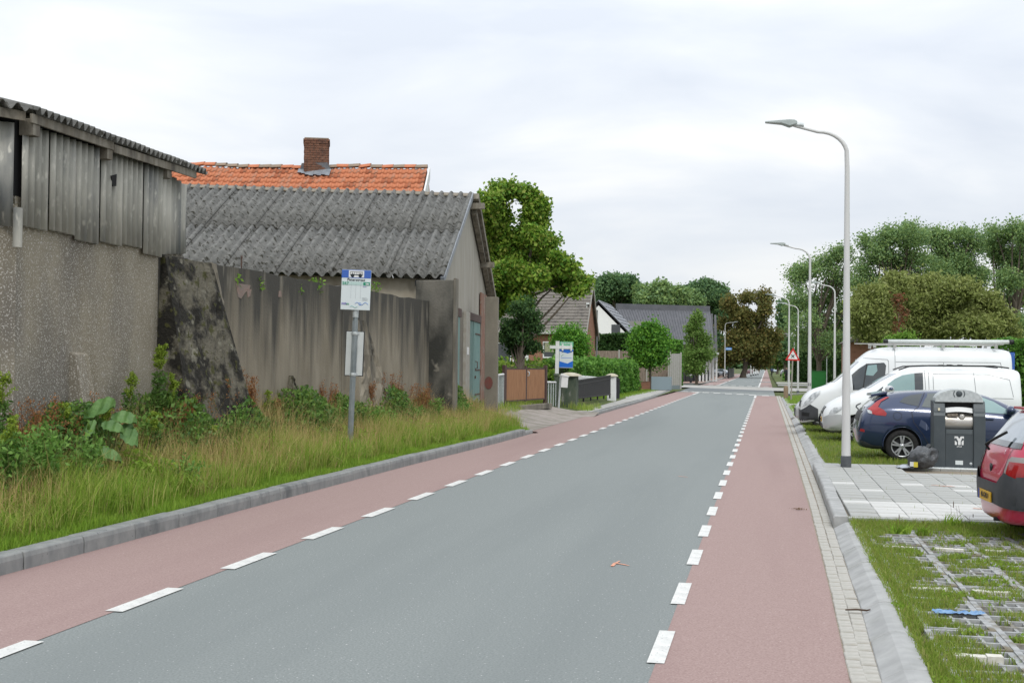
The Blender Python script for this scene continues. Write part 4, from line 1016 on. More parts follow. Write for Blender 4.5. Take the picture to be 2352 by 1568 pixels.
for v_ in ('r', 'l'):
    X = lambda pts: [(fx(f), z) for (f, z) in pts]
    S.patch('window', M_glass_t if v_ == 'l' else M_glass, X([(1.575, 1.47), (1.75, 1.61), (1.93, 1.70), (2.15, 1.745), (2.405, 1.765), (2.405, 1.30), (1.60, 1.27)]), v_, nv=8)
    S.patch('window_pillar', M_glass, X([(2.22, 1.30), (2.22, 1.755), (2.42, 1.77), (2.42, 1.295)]), v_, off=.008)
    S.patch('quarter_window', M_glass, X([(1.10, 1.125), (1.468, 1.42), (1.46, 1.14)]), v_, off=.006)
    S.patch('headlight', M_lampclear, X([(.155, .70), (.20, .80), (.29, .873), (.50, .90), (.46, .82), (.32, .72)]), v_, off=.008)
    S.patch('bumper', P_silver, X([(.0, .42), (.03, .62), (.15, .685), (.45, .70), (.50, .62), (.46, .32), (.15, .27)]), v_, off=.010)
    mb = MB()
    for pts in ([(1.50, 1.13), (1.44, .95), (1.42, .4)], [(2.46, 1.82), (2.48, 1.2), (2.48, .4)], [(2.55, 1.78), (2.57, .4)], [(3.62, 1.78), (3.66, 1.2), (3.66, .45)], [(2.66, 1.74), (3.95, 1.74), (4.45, 1.62), (4.52, 1.2)], [(2.66, 1.74), (2.66, 1.17), (4.52, 1.16)], [(1.5, 1.13), (2.5, 1.12)]):
        S.line('seam', M_seam_w, X(pts), v_, mb=mb, w=.013)
    mb.build('panel_seam', M_seam_w, van)
    S.line('rub_strip', M_plastic, X([(2.62, .92), (4.6, .93)]), v_, w=.03, off=.008)
    sg = -1 if v_ == 'r' else 1
    h = S.hit(fx(1.60), 1.28, v_); b = MB(); b.lathe([(0, -.1), (.07, -.09), (.11, -.03), (.115, .05), (.08, .11), (0, .13)], 12, c=h[0] + Vector((0, sg * .15, .06)), axis='Y'); b.build('mirror', P_silver, van)
    h = S.hit(fx(2.38), 1.0, v_); b = MB(); b.bar(h[0] + h[1] * .03 - Vector((.1, 0, 0)), h[0] + h[1] * .03 + Vector((.1, 0, 0)), .03, .03); b.build('door_handle', P_white, van)
    b = MB(); b.tube([(fx(1.85), sg * .72, 1.84), (fx(2.1), sg * .735, 1.93), (fx(2.6), sg * .745, 1.955), (fx(4.1), sg * .745, 1.955), (fx(4.45), sg * .73, 1.91)], .018, 6)
    for f_ in (3.05, 3.3): b.box((fx(f_), sg * .74, 1.965), (.12, .05, .04))
    b.build('roof_rail', M_black, van)
S.patch('windscreen', M_glass_b, [(-.70, 1.36), (-.66, 1.74), (.66, 1.74), (.70, 1.36)], 'front', off=.006, nu=14)
S.patch('grille', M_black, [(-.42, .70), (-.46, .88), (.46, .88), (.42, .70)], 'front', off=.008)
for k in range(4): S.line('grille_bar', M_chrome, [(-.42, .735 + k * .04), (.42, .735 + k * .04)], 'front', w=.012, off=.02)
S.patch('air_intake', M_black, [(-.5, .34), (-.5, .46), (.5, .46), (.5, .34)], 'front', off=.012)
plate(van, LV + .005, 0, .55, 1, 'VN-207-K')
b = MB(); b.tube([(fx(1.05), .6, 1.31), (fx(1.02), .2, 1.31), (fx(1.2), -.2, 1.41)], .012, 6); b.tube([(fx(1.05), -.1, 1.31), (fx(1.1), -.6, 1.33)], .012, 6); b.build('wiper', M_black, van)
for f_ in (.86, 4.06):
    for sg in (-1, 1): wheel(van, fx(f_), sg * .83, .325, .33, .22, .225, 7, True, twist=.2)

# ------------------------------------------------------------ tall white van with roof rack
mw = dp(1838, 950, 34.2)
LM = 5.75
big = thing('parked_van', 'tall white van with charcoal bumper and a white pipe on its roof rack', 'van', (mw.x + LM, mw.y + 1.03, .075), PI, 'vehicles parked on the right')
def fx(f): return LM - f
mst = [(fx(5.75), .55, .92, .9, .94, 1.5, .92, 2.30, .80), (fx(5.70), .40, .95, .9, 1.0, 1.5, .98, 2.42, .84), (fx(5.2), .34, .98, .9, 1.03, 1.5, 1.0, 2.475, .87), (fx(3.6), .33, .98, .9, 1.035, 1.5, 1.0, 2.49, .88),
       (fx(2.6), .33, .98, .9, 1.035, 1.5, 1.0, 2.49, .88), (fx(2.2), .33, .98, .88, 1.035, 1.48, 1.0, 2.46, .87), (fx(1.9), .33, .98, .86, 1.035, 1.46, 1.0, 2.37, .86), (fx(1.62), .33, .98, .84, 1.035, 1.42, 1.0, 2.10, .84),
       (fx(1.2), .33, .98, .82, 1.03, 1.36, .99, 1.70, .86), (fx(.85), .33, .97, .8, 1.02, 1.28, .97, 1.38, .88), (fx(.55), .32, .95, .76, .99, 1.18, .92, 1.30, .84), (fx(.27), .30, .90, .70, .93, 1.06, .84, 1.20, .74), (fx(.10), .28, .82, .62, .84, .90, .76, 1.03, .64), (fx(.03), .28, .72, .55, .74, .76, .68, .88, .54), (fx(0), .36, .55, .5, .56, .62, .52, .70, .42)]
body, bv = body_loft('body', mst, big, P_white, [(fx(.92), .36), (fx(4.55), .36)], .42, 1.035)
S = Skin(big, bv, LM)
for v_ in ('r', 'l'):
    X = lambda pts: [(fx(f), z) for (f, z) in pts]
    S.patch('window', M_glass, X([(1.42, 1.68), (1.62, 1.86), (1.83, 2.0), (2.30, 2.035), (2.36, 1.96), (2.28, 1.27), (1.45, 1.25)]), v_, nv=8)
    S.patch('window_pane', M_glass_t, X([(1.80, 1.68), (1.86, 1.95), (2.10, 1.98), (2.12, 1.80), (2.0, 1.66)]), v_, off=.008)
    S.line('window_bar', M_black, X([(1.84, 2.0), (1.72, 1.27)]), v_, w=.035, off=.010)
    S.patch('headlight', M_lampclear, X([(.075, .74), (.13, .88), (.348, 1.13), (.565, 1.235), (.554, 1.12), (.28, .835)]), v_, off=.010)
    S.patch('bumper', M_plastic, X([(.0, .45), (.02, .64), (.28, .825), (.50, .70), (.52, .36), (.13, .28)]), v_, off=.014, nu=16)
    S.patch('air_intake', M_black, X([(.07, .50), (.07, .60), (.27, .585), (.25, .49)]), v_, off=.022)
    mb = MB()
    for pts in ([(2.42, 2.1), (2.44, 1.3), (2.44, .5)], [(1.75, 2.16), (2.40, 2.12), (2.42, 2.05)], [(1.36, 1.6), (1.32, 1.2), (1.30, .5)], [(2.62, 2.06), (5.4, 2.06), (5.52, 1.5)], [(2.6, 2.46), (2.6, .5)], [(3.9, 2.05), (3.9, .5)], [(2.6, 1.25), (5.5, 1.25)]):
        S.line('seam', M_seam_w, X(pts), v_, mb=mb, w=.014)
    mb.build('panel_seam', M_seam_w, big)
    sg = -1 if v_ == 'r' else 1
    h = S.hit(fx(1.30), 1.40, v_); b = MB(); b.box(h[0] + Vector((0, sg * .17, .06)), (.12, .22, .36)); b.build('mirror', M_plastic, big, bevel=.03)
S.patch('windscreen', M_glass_b, [(-.80, 1.46), (-.74, 2.06), (.74, 2.06), (.80, 1.46)], 'front', off=.006, nu=14)
S.patch('bumper', M_plastic, [(-.7, .34), (-.72, .66), (.72, .66), (.7, .34)], 'front', off=.014, nu=14)
S.patch('grille', M_black, [(-.5, .74), (-.45, .92), (.45, .92), (.5, .74)], 'front', off=.012)
b = MB(); b.tube([(fx(.92), .7, 1.44), (fx(.9), .2, 1.43), (fx(1.1), -.3, 1.6)], .013, 6); b.tube([(fx(.86), -.2, 1.42), (fx(.95), -.75, 1.44)], .013, 6); b.build('wiper', M_black, big)
for f_ in (.92, 4.55):
    for sg in (-1, 1): wheel(big, fx(f_), sg * .91, .335, .34, .23, .215, 6, False, m_rim=M_rimdark)
rk = MB()
for f_ in (2.05, 2.6, 3.9, 5.3): rk.bar((fx(f_), -.85, 2.545), (fx(f_), .85, 2.545), .05, .03); rk.box((fx(f_), .83, 2.5), (.08, .06, .09)); rk.box((fx(f_), -.83, 2.5), (.08, .06, .09))
rk.bar((fx(1.5), .80, 2.57), (fx(5.5), .80, 2.57), .035, .03); rk.bar((fx(2.0), -.80, 2.57), (fx(5.5), -.80, 2.57), .035, .03)
rk.build('roof_rack', mat('dull_aluminium', (.42, .42, .40), rough=.5, metallic=.4), big)
pp = MB(); pp.lathe([(.0, fx(5.68)), (.062, fx(5.68)), (.062, fx(2.42)), (.0, fx(2.42))], 14, c=(0, .72, 2.635), axis='X'); pipe = pp.build('pipe_carrier', mat('white_plastic_pipe', (.66, .70, .68), (.58, .62, .60), scale=3, rough=.45), big)
for f_ in (5.72, 2.36): b = MB(); b.lathe([(0, fx(f_) - .06), (.07, fx(f_) - .06), (.07, fx(f_) + .06), (0, fx(f_) + .06)], 14, c=(0, .72, 2.635), axis='X'); b.build('end_cap', M_black, pipe)

# ------------------------------------------------------------ small pale car beyond the vans, and a generic maker for the far ones
def plain_car(label, loc, rotz, paint_m, group, dark_front=True, scale=1.0, both_ends=True):
    c = thing('parked_car', label, 'car', loc, rotz, group)
    st = [(x * .95, z0, w0, zm, wm, zb * .97, wb, zt * .98 if zt > 1 else zt, wt) for (x, z0, w0, zm, wm, zb, wb, zt, wt) in hatch]
    body, bv = body_loft('body', st, c, paint_m, [(.85, .31), (3.35, .31)], .36, .90, sub=2)
    s = Skin(c, bv, 4.15)
    for v_ in ('r', 'l'):
        s.patch('window', M_glass, [(.86, 1.13), (1.1, 1.30), (1.9, 1.33), (2.3, 1.28), (2.75, 1.0), (2.72, .96), (1.2, 1.03)], v_)
        s.patch('tail_light', M_lampred, [(.16, .78), (.16, .96), (.30, .98), (.34, .80)], v_, off=.01)
        s.patch('headlight', M_lampclear, [(3.72, .66), (3.70, .76), (3.95, .70), (4.03, .60)], v_, off=.008)
        h = s.hit(2.75, .98, v_); b = MB(); sg = -1 if v_ == 'r' else 1; b.box(h[0] + Vector((0, sg * .1, .05)), (.1, .18, .12)); b.build('mirror', paint_m, c, bevel=.02)
    s.patch('windscreen', M_glass_b, [(-.62, .99), (-.56, 1.25), (.56, 1.25), (.62, .99)], 'front', off=.006)
    s.patch('rear_window', M_glass, [(-.56, 1.02), (-.5, 1.24), (.5, 1.24), (.56, 1.02)], 'back', off=.006)
    s.patch('grille', M_black, [(-.5, .30), (-.5, .58), (.5, .58), (.5, .30)], 'front', off=.01)
    for wx in (.85, 3.35):
        for sg in (-1, 1): wheel(c, wx, sg * .775, .30, .31, .2, .2, 6, False)
    return c
q = dp(1826, 905, 38.5)
pc = plain_car('small white car with its dark grille just showing past the tall van nose', (q.x + 4.15, q.y + .9, .05), PI, P_silver, 'vehicles parked on the right')

# ------------------------------------------------------------ red hatchback close by, cut by the frame edge
rw = gp(2297, 1214, .085)
hd = R(4.0); axd = Vector((-math.sin(hd), math.cos(hd), 0)); fw = Vector((math.cos(hd), math.sin(hd), 0))
red = thing('parked_car', 'crimson red hatchback with charcoal bumper, its tail cut by the right edge of the view', 'car', tuple(Vector((rw.x + .30, rw.y, .06)) - axd * .70 - fw * .60), hd, 'vehicles parked on the right')
rst = [(.00, .34, .34, .50, .40, .64, .40, .70, .32), (.03, .24, .50, .56, .58, .72, .56, .80, .46), (.09, .22, .60, .56, .69, .84, .66, .97, .54), (.17, .21, .66, .58, .76, .96, .71, 1.10, .58), (.30, .22, .72, .62, .81, 1.02, .76, 1.26, .60),
       (.42, .21, .76, .66, .83, 1.05, .78, 1.43, .60), (.60, .20, .78, .66, .835, 1.06, .79, 1.495, .61), (1.1, .19, .78, .66, .835, 1.04, .79, 1.525, .62), (1.8, .19, .78, .65, .835, 1.0, .79, 1.52, .62), (2.3, .19, .78, .64, .83, .97, .79, 1.40, .60), (2.7, .19, .78, .62, .83, .95, .79, 1.1, .64), (3.1, .2, .76, .58, .80, .86, .74, .94, .62), (3.45, .22, .68, .52, .70, .7, .64, .78, .5), (3.6, .3, .5, .46, .52, .55, .48, .6, .38)]
body, bv = body_loft('body', rst, red, P_red, [(.60, .30), (3.0, .30)], .345, .835)
S = Skin(red, bv, 3.6)
S.patch('rear_window', M_glass_b, [(-.58, 1.06), (-.53, 1.40), (.53, 1.40), (.58, 1.06)], 'back', off=.006, nu=14)
S.patch('rear_window_edge', M_glass, [(-.62, 1.04), (-.6, 1.10), (.6, 1.10), (.62, 1.04)], 'back', off=.009, nu=14)
S.patch('bumper', M_plastic, [(-.76, .40), (-.76, .72), (-.55, .78), (-.40, .66), (.40, .66), (.55, .78), (.76, .72), (.76, .40), (.3, .43), (-.3, .43)], 'back', off=.035, nu=22)
for v_ in ('r', 'l'):
    S.patch('bumper', M_plastic, [(.12, .42), (.12, .75), (.20, .76), (.34, .66), (.34, .46)], v_, off=.034)
    S.patch('window', M_glass, [(.62, 1.10), (.72, 1.36), (1.2, 1.42), (2.0, 1.38), (2.4, 1.06), (2.4, 1.0)], v_)
    sg = -1 if v_ == 'r' else 1
    S.patch('lamp_surround', M_rimdark if False else mat('grey_lamp_frame', (.28, .26, .25), rough=.4), [(sg * .50, .70), (sg * .50, .92), (sg * .55, .955), (sg * .79, .955), (sg * .79, .70)], 'back', off=.010)
    S.patch('tail_light', M_lampred, [(sg * .55, .715), (sg * .55, .90), (sg * .79, .90), (sg * .79, .715)], 'back', off=.016)
mb = MB()
for sg in (-1, 1): S.line('seam', M_seam, [(sg * .47, .70), (sg * .47, 1.04)], 'back', mb=mb, w=.01, off=.006)
mb.build('panel_seam', M_seam, red)
plate(red, -.045, 0, .49, -1, '40-GVB-9')
b = MB(); b.tube([(.03, .12, .99), (-.01, .1, 1.05), (.06, .0, 1.12), (.16, -.12, 1.2)], .016, 6); b.build('rear_wiper', M_black, red)
h = S.hit(.0, .80, 'back'); b = MB(); b.lathe([(0, 0), (.045, 0), (.05, -.012), (0, -.02)], 12, c=h[0], axis='X'); b.build('badge', M_black, red)
t = link_mesh('lettering', text_mesh('1.2', .07, M_chrome, 'lettering'), red); h = S.hit(-.30, .985, 'back'); t.location = h[0] + h[1] * .008; t.rotation_euler = (R(80), 0, -PI / 2 - .3)
b = MB(); h = S.hit(0, 1.445, 'back'); b.bar(h[0] + Vector((-.04, -.5, .01)), h[0] + Vector((-.04, .5, .01)), .07, .03); b.build('spoiler', P_red, red, bevel=.01)
b = MB(); b.tube([(-.01, -.25, .26), (.2, -.25, .24)], .022, 8); b.build('exhaust', M_rimdark, red)
for wx in (.60, 3.0):
    for sg in (-1, 1): wheel(red, wx, sg * .72, .285, .29, .19, .19, 6, False)

# ------------------------------------------------------------ far vehicles along the road
q = gp(1670, 862.5, .05)
plain_car('silver grey saloon car standing across the pavement below the dark brown tree', (q.x - 2.0, q.y * .92, .08), R(-25), P_grey, 'cars far down the road')
plain_car('maroon car driving away far down the road', (-4.2, 330, 0), R(90), P_far, 'cars far down the road')
plain_car('white car parked far off at the right kerb', (3.8, 262, .05), R(90), P_silver, 'cars far down the road')
plain_car('pale blue car parked at the right furthest down the road', (3.2, 420, .05), R(92), P_grey, 'cars far down the road')
plain_car('white car parked far off on the left behind the white posts', (-12.0, 300, .05), R(80), P_silver, 'cars far down the road')
# ================================================================== STREET FURNITURE
M_galv = mat('galvanised_steel', (.40, .43, .43), (.52, .55, .55), scale=16, rough=.5, metallic=.35, bump=.1, bscale=60)
M_pole = mat('pale_pole_coating', (.50, .50, .49), (.58, .58, .57), scale=3, rough=.5, c3=(.42, .41, .38), s3=1.5, t3=(.55, .8), stretch=(1, 1, .3))
M_head = mat('lamp_head_grey', (.36, .40, .39), (.42, .46, .45), scale=5, rough=.5)
M_sleeve = mat('dark_base_sleeve', (.05, .055, .06), (.075, .08, .085), scale=10, rough=.8)
M_anth = mat('anthracite_panel', (.048, .060, .066), (.058, .07, .077), scale=3, rough=.5, c3=(.07, .083, .088), s3=5, t3=(.6, .8))
M_anth2 = mat('anthracite_light_panel', (.075, .09, .096), (.09, .105, .11), scale=4, rough=.5)
M_steel = mat('worn_stainless', (.42, .40, .365), (.55, .535, .50), scale=5, rough=.35, metallic=.6, stretch=(.4, 1, 1), c3=(.3, .25, .19), s3=7, t3=(.55, .75))
M_blue = mat('sign_blue', (.045, .12, .42), rough=.4)
M_signw = mat('sign_white', (.58, .64, .65), (.62, .67, .68), scale=2, rough=.4)
M_signg = mat('sign_green', (.02, .23, .14), rough=.4)
M_mint = mat('sign_mint_band', (.42, .56, .53), rough=.4)
M_text = mat('print_dark', (.03, .04, .045), rough=.6)
M_textg = mat('print_green', (.02, .25, .14), rough=.6)
M_purple = mat('print_purple', (.14, .10, .42), rough=.6)
M_signred = mat('sign_red', (.50, .02, .02), rough=.4)

def street_lamp(name_label, loc, h, arm, rotz, detail=True, r0=.085, num=None, group='street lamps along the road'):
    t = thing('street_lamp', name_label, 'street lamp', loc, rotz, group)
    rb = .45; path = [(0, 0, 0), (0, 0, .5), (0, 0, h * .45), (0, 0, h - rb - .35)]; rad = [r0, r0 * .93, r0 * .72, r0 * .52]
    for i in range(1, 9):
        a = PI / 2 * i / 8; path.append((-(rb * (1 - math.cos(a))) * 1.15, 0, h - rb - .10 + rb * math.sin(a) * .98)); rad.append(r0 * (.5 - .17 * i / 8))
    path.append((-arm + .52, 0, h + .02)); rad.append(r0 * .31)
    b = MB(); b.tube(path, rad, 12 if detail else 7); b.build('pole', M_pole, t)
    s = MB(); s.lathe([(r0 * 1.12, -.05), (r0 * 1.10, .20), (r0 * .95, .205)], 14); s.build('base_sleeve', M_sleeve, t)
    hd_ = MB(); x0 = -arm
    top = [Vector((x0, y, h + .12)) for y in (-.06, .06)] 
    secs = [(x0, .045, h + .085, h + .115), (x0 + .30, .10, h + .055, h + .12), (x0 + .44, .11, h + .0, h + .125), (x0 + .53, .085, h + .03, h + .12), (x0 + .58, .05, h + .05, h + .10)]
    V = []; F = []
    for (x, w, z0, z1) in secs: V += [(x, -w, z0), (x, w, z0), (x, w, z1), (x, -w, z1)]
    for i in range(len(secs) - 1):
        for k in range(4): F.append((4 * i + k, 4 * i + (k + 1) % 4, 4 * i + 4 + (k + 1) % 4, 4 * i + 4 + k))
    F += [(3, 2, 1, 0), tuple(range(len(V) - 4, len(V)))]
    hd_.add(V, F); hd = hd_.build('lamp_head', M_head, t, bevel=.01 if detail else 0, seg=1)
    nk = MB(); nk.tube([(x0 + .50, 0, h + .045), (x0 + .70, 0, h + .02)], .042, 8); nk.build('neck', M_galv, hd)
    ln = MB(); ln.box((x0 + .24, 0, h + .085), (.26, .12, .012)); ln.build('lens', M_lampclear, hd)
    if num:
        o = link_mesh('lamp_number', text_mesh(num, .13, M_text, 'lamp_number'), t); o.rotation_euler = (PI / 2, 0, 0); o.location = (0, -r0 * .95, 1.25)
    return t
l1 = gp(1943, 1072, .155)
lamps = [('tall white street lamp standing at the corner of the tiled platform, nearest of the row', (l1.x, l1.y, .155), 6.22, 1.47, 0, True, .085, None)]
def lamp_at(px, d, z=.06):
    p = dp(px, 840, d); return (p.x, p.y, z)
lamps += [('white street lamp rising behind the bonnet of the tall white van, marked 22', lamp_at(1859.5, 45.7), 6.55, 1.5, 0, True, .085, '22'),
          ('white street lamp standing right behind the red triangular warning sign', lamp_at(1812, 77), 6.5, 1.5, 0, False, .085, None),
          ('white street lamp at the dark hedge, right of the one marked 22', lamp_at(1917, 65.5), 6.5, 1.5, 0, False, .085, None),
          ('white street lamp seen just right of the warning sign pole', lamp_at(1833, 87), 6.5, 1.5, 0, False, .085, None),
          ('small white street lamp furthest down the right side of the road', lamp_at(1824, 170), 6.6, 1.5, 0, False, .08, None),
          ('white street lamp on the left side with a blue street name sign on it', lamp_at(1665, 203, .1), 9.4, 2.2, PI, False, .10, None)]
LO = [street_lamp(*a) for a in lamps]
b = MB(); b.box((-.62, 0, 4.9), (1.0, .04, .42)); b.build('street_name_sign', mat('name_sign_blue', (.08, .25, .6), rough=.4), LO[-1])
b = MB(); b.box((-.62, -.024, 4.9), (.8, .004, .1)); b.box((-.62, .024, 4.9), (.8, .004, .1)); b.build('sign_print', M_white, LO[-1])

# ---- rubbish container
cp = gp(2206, 1075, .155)
cont = thing('waste_container', 'anthracite underground-waste container column with stainless drum opening and arched galvanised hood', 'waste container', (cp.x, cp.y + .36, .155), R(-3))
prof = [(-.36, 0), (-.36, .93), (-.335, 1.03), (-.27, 1.16), (-.22, 1.22), (.34, 1.22), (.34, 0)]
for sg in (-1, 1):
    b = MB(); x0, x1 = (.24, .445) if sg > 0 else (-.445, -.24)
    b.prism([Vector((x0, y, z)) for (y, z) in prof], (x1 - x0, 0, 0)); b.build('side_pillar', M_anth, cont, bevel=.022)
    b = MB(); xm = sg * .342; b.hexa([Vector((xm - .1, -.364, .945)), Vector((xm + .1, -.364, .945)), Vector((xm + .1, -.34, .945)), Vector((xm - .1, -.34, .945))],
                                   [Vector((xm - .09, -.272, 1.17)), Vector((xm + .09, -.272, 1.17)), Vector((xm + .09, -.25, 1.17)), Vector((xm - .09, -.25, 1.17))]); b.build('pillar_shoulder', M_anth2, cont)
b = MB(); b.box((0, .0, .35), (.476, .66, .70)); pn = b.build('front_panel', M_anth, cont, bevel=.006)
b = MB(); b.box((0, -.334, .655), (.45, .01, .075)); b.build('panel_strip', M_anth2, pn)
b = MB(); b.box((0, .1, .96), (.476, .44, .52)); b.build('chute', M_black, cont)
b = MB(); b.lathe([(.155, -.235), (.155, .235)], 24, c=(0, -.14, .83), axis='X'); b.lathe([(0, -.235), (.155, -.235)], 24, c=(0, -.14, .83), axis='X'); dr_ = b.build('drum', M_steel, cont)
b = MB(); b.grid(lambda u, v: Vector((-.23 + .46 * u, -.30 + .05 * v - .02 * math.sin(PI * u), 1.0 + .085 * v + .02 * math.sin(PI * u))), 8, 2); b.build('drum_flap', M_white, cont)
b = MB(); b.lathe([(0, 0), (.05, 0), (.055, -.012), (.03, -.02), (0, -.02)], 14, c=(.05, -.275, .93), axis='Y'); b.build('drum_latch', M_steel, dr_)
b = MB(); b.bar((-.2, -.29, .955), (-.02, -.31, .965), .012, .05); b.build('rag', mat('dirty_rag', (.25, .22, .18), (.1, .08, .06), scale=30, rough=1), dr_)
n = 14; arc = [Vector((.415 * math.cos(PI * i / n), 0, 1.20 + .235 * math.sin(PI * i / n) ** .85)) for i in range(n + 1)]
pts = [Vector((.415, 0, 1.19))] + [a for a in arc] + [Vector((-.415, 0, 1.19))]
b = MB(); b.prism([p + Vector((0, -.30, 0)) for p in pts], (0, .62, 0)); hood = b.build('hood', M_galv, cont, bevel=.012)
b = MB(); b.lathe([(0, -.312), (.05, -.312), (.056, -.30)], 16, c=(0, 0, 1.345), axis='Y'); b.build('emblem', M_anth, hood)
b = MB()
for sg in (-1, 1): b.tube([(sg * .075 + sg * .02 * math.sin(a), -.304, 1.29 + .11 * a / PI) for a in (0, .8, 1.6, 2.4, 3.1)], .008, 5)
b.build('hood_rib', M_anth2, hood)
b = MB(); b.box((0, -.333, .1), (.13, .004, .075)); b.build('sticker', mat('white_sticker', (.6, .64, .63), rough=.5), pn)
b = MB(); b.lathe([(0, -.336), (.024, -.336), (.026, -.33)], 12, c=(.2, 0, .085), axis='Y'); b.build('lock', M_galv, pn)
b = MB(); b.box((-.35, -.345, 1.06), (.035, .02, .05)); b.build('sticker', mat('cream_sticker', (.6, .55, .4), rough=.6), cont)
# emblem on the panel: a bold square with a Y cut through it
lg = MB()
for q in ([(-.08, .075), (-.025, .075), (.0, .03), (.025, .075), (.08, .075), (.08, .03), (.055, .05), (.025, -.01), (.025, -.08), (-.02, -.08), (-.02, -.01), (-.055, .05), (-.08, .03)],
          [(.04, -.02), (.075, .01), (.075, -.08), (.04, -.08)], [(-.075, -.0), (-.04, -.03), (-.04, -.08), (-.075, -.08)]):
    lg.prism([Vector((x, -.3325, .50 + z)) for (x, z) in q], (0, .003, 0))
lg.build('logo', M_white, pn)
o = link_mesh('logo_text', text_mesh('afval', .038, M_white, 'logo_text', xscale=1.3), pn); o.rotation_euler = (PI / 2, 0, 0); o.location = (0, -.3335, .392)
b = MB(); b.hexa([Vector((-.95, -.52, -.03)), Vector((.95, -.52, -.03)), Vector((.95, .45, -.03)), Vector((-.62, .45, -.03))], [Vector((-.93, -.50, .012)), Vector((.95, -.50, .012)), Vector((.95, .45, .012)), Vector((-.60, .45, .012))]); b.build('floor_plate', M_galv, cont)
# ---- rubbish bag
bp = gp(2117, 1076, .175)
bag = thing('rubbish_bag', 'full dark grey plastic rubbish bag slumped against the left side of the container', 'rubbish bag', (bp.x + .02, bp.y + .22, .165))
import mathutils.noise as mnoise
b = MB()
def bagpt(u, v):
    th, ph = 2 * PI * u, PI * v
    d = Vector((math.cos(th) * math.sin(ph), math.sin(th) * math.sin(ph), math.cos(ph)))
    fold = .07 * math.sin(th * 9 + 3 * mnoise.noise(d * 2)) * max(0, math.sin(ph)) * (1 if v < .7 else .4)
    r = 1 + .26 * mnoise.noise(d * 1.7 + Vector((3, 1, 2))) + .10 * mnoise.noise(d * 5) + fold
    p = Vector((d.x * .24 * r, d.y * .22 * r, d.z * .22 * r + .19))
    p.x += .22 * (p.z - .1); p.z = max(0, p.z)
    if p.z < .05: p.x *= 1.06
    return p
b.grid(bagpt, 40, 22); bg = b.build('bag', mat('grey_bin_liner', (.045, .048, .053), (.075, .08, .086), scale=5, rough=.28, spec=.6, bump=.7, bscale=16, bdist=.05), bag)
b = MB(); b.tube([(.10, .02, .34), (.14, .03, .38), (.12, .0, .41)], [.05, .02, .045], 8); b.build('knot', mat('bag_knot', (.035, .037, .04), rough=.35), bg)
b = MB(); b.box((-.12, -.215, .08), (.07, .01, .09), rz=R(-20)); b.build('carton', mat('yellow_carton', (.6, .5, .05), rough=.6), bag)
b = MB(); b.box((-.18, -.18, .085), (.07, .02, .08), rz=R(-35)); b.build('paper', M_white, bag)
sb = MB(); sb.grid(lambda u, v: Vector((-.42 + .28 * u, -.12 + .3 * v, .012 + .05 * math.sin(PI * u) * math.sin(PI * v) + .02 * mnoise.noise(Vector((u * 5, v * 5, 0))))), 8, 8); sb.build('plastic_sheet', mat('clear_plastic', (.35, .38, .42), rough=.3), bag)

# ---- bus stop sign
z = .3
for _ in range(60): q = gp(803, 1042, z); z += .25 * (zl(q.x, q.y) - z)
ds = (Vector((q.x, q.y, z)) - C0).dot(_f); pm = ds / 2750.0
bus = thing('bus_stop_sign', 'bus stop sign with blue-topped board and timetable case on a leaning pole', 'bus stop sign', (q.x, q.y, z - .02), YAW * .75, None, tilt=(0, R(1.75)))
Hs = 425 * pm; bw_, bh_ = 67.5 * pm, 92 * pm
b = MB(); b.lathe([(.046, -.1), (.046, Hs - .25)], 12)
for k in range(6):
    a = k * PI / 3; b.bar((.046 * math.cos(a), .046 * math.sin(a), 0), (.046 * math.cos(a), .046 * math.sin(a), Hs - bh_ - .2), .014, .014)
b.build('pole', mat('grooved_aluminium_pole', (.22, .25, .26), (.32, .35, .36), scale=4, rough=.4, metallic=.6), bus)
b = MB(); b.lathe([(.056, Hs - bh_ - .14), (.056, Hs - bh_ + .02)], 12); b.build('collar', M_galv, bus)
z0 = Hs - bh_
b = MB(); b.box((0, -.065, z0 + bh_ / 2), (bw_, .03, bh_)); board = b.build('board', M_signw, bus, bevel=.004)
def flat(name, m, x0, x1, zz0, zz1, k=1, parent=board):
    b = MB(); b.box(((x0 + x1) / 2, -.081 - .0015 * k, (zz0 + zz1) / 2), (x1 - x0, .003, zz1 - zz0)); return b.build(name, m, parent)
W2 = bw_ / 2; T = Hs
flat('blue_band', M_blue, -W2, W2, T - .205 * bh_, T - .004)
flat('pictogram_panel', M_white, -W2 * .52, W2 * .53, T - .19 * bh_, T - .02 * bh_, 2)
bz = T - .125 * bh_
pic = MB()
def pb(x0, x1, a0, a1): pic.box(((x0 + x1) / 2 * W2, -.087, bz + (a0 + a1) / 2 * bh_), ((x1 - x0) * W2, .003, (a1 - a0) * bh_))
pb(-.42, .44, -.012, .008); pb(-.42, .44, .065, .075)
for x in (-.42, -.27, -.12, .03, .18, .31, .42): pb(x - .012, x + .012, .0, .07)
for x in (-.26, .27): pic.lathe([(0, -.0885), (.022 * 1.6, -.0885), (.022 * 1.6, -.084)], 12, c=(x * W2, 0, bz - .018 * bh_), axis='Y')
pic.build('bus_pictogram', M_text, board)
flat('mint_band', M_mint, -W2 * .97, W2 * .97, T - .385 * bh_, T - .30 * bh_)
flat('green_field', M_signg, W2 * .50, W2 * .95, T - .385 * bh_, T - .305 * bh_, 2)
pic2 = MB(); gxx, gz = W2 * .74, T - .345 * bh_
pic2.box((gxx - .012, -.087, gz), (.012, .003, .034)); pic2.box((gxx + .02, -.087, gz - .006), (.042, .003, .016)); pic2.box((gxx + .018, -.087, gz + .006), (.024, .003, .012)); pic2.build('taxi_pictogram', M_white, board)
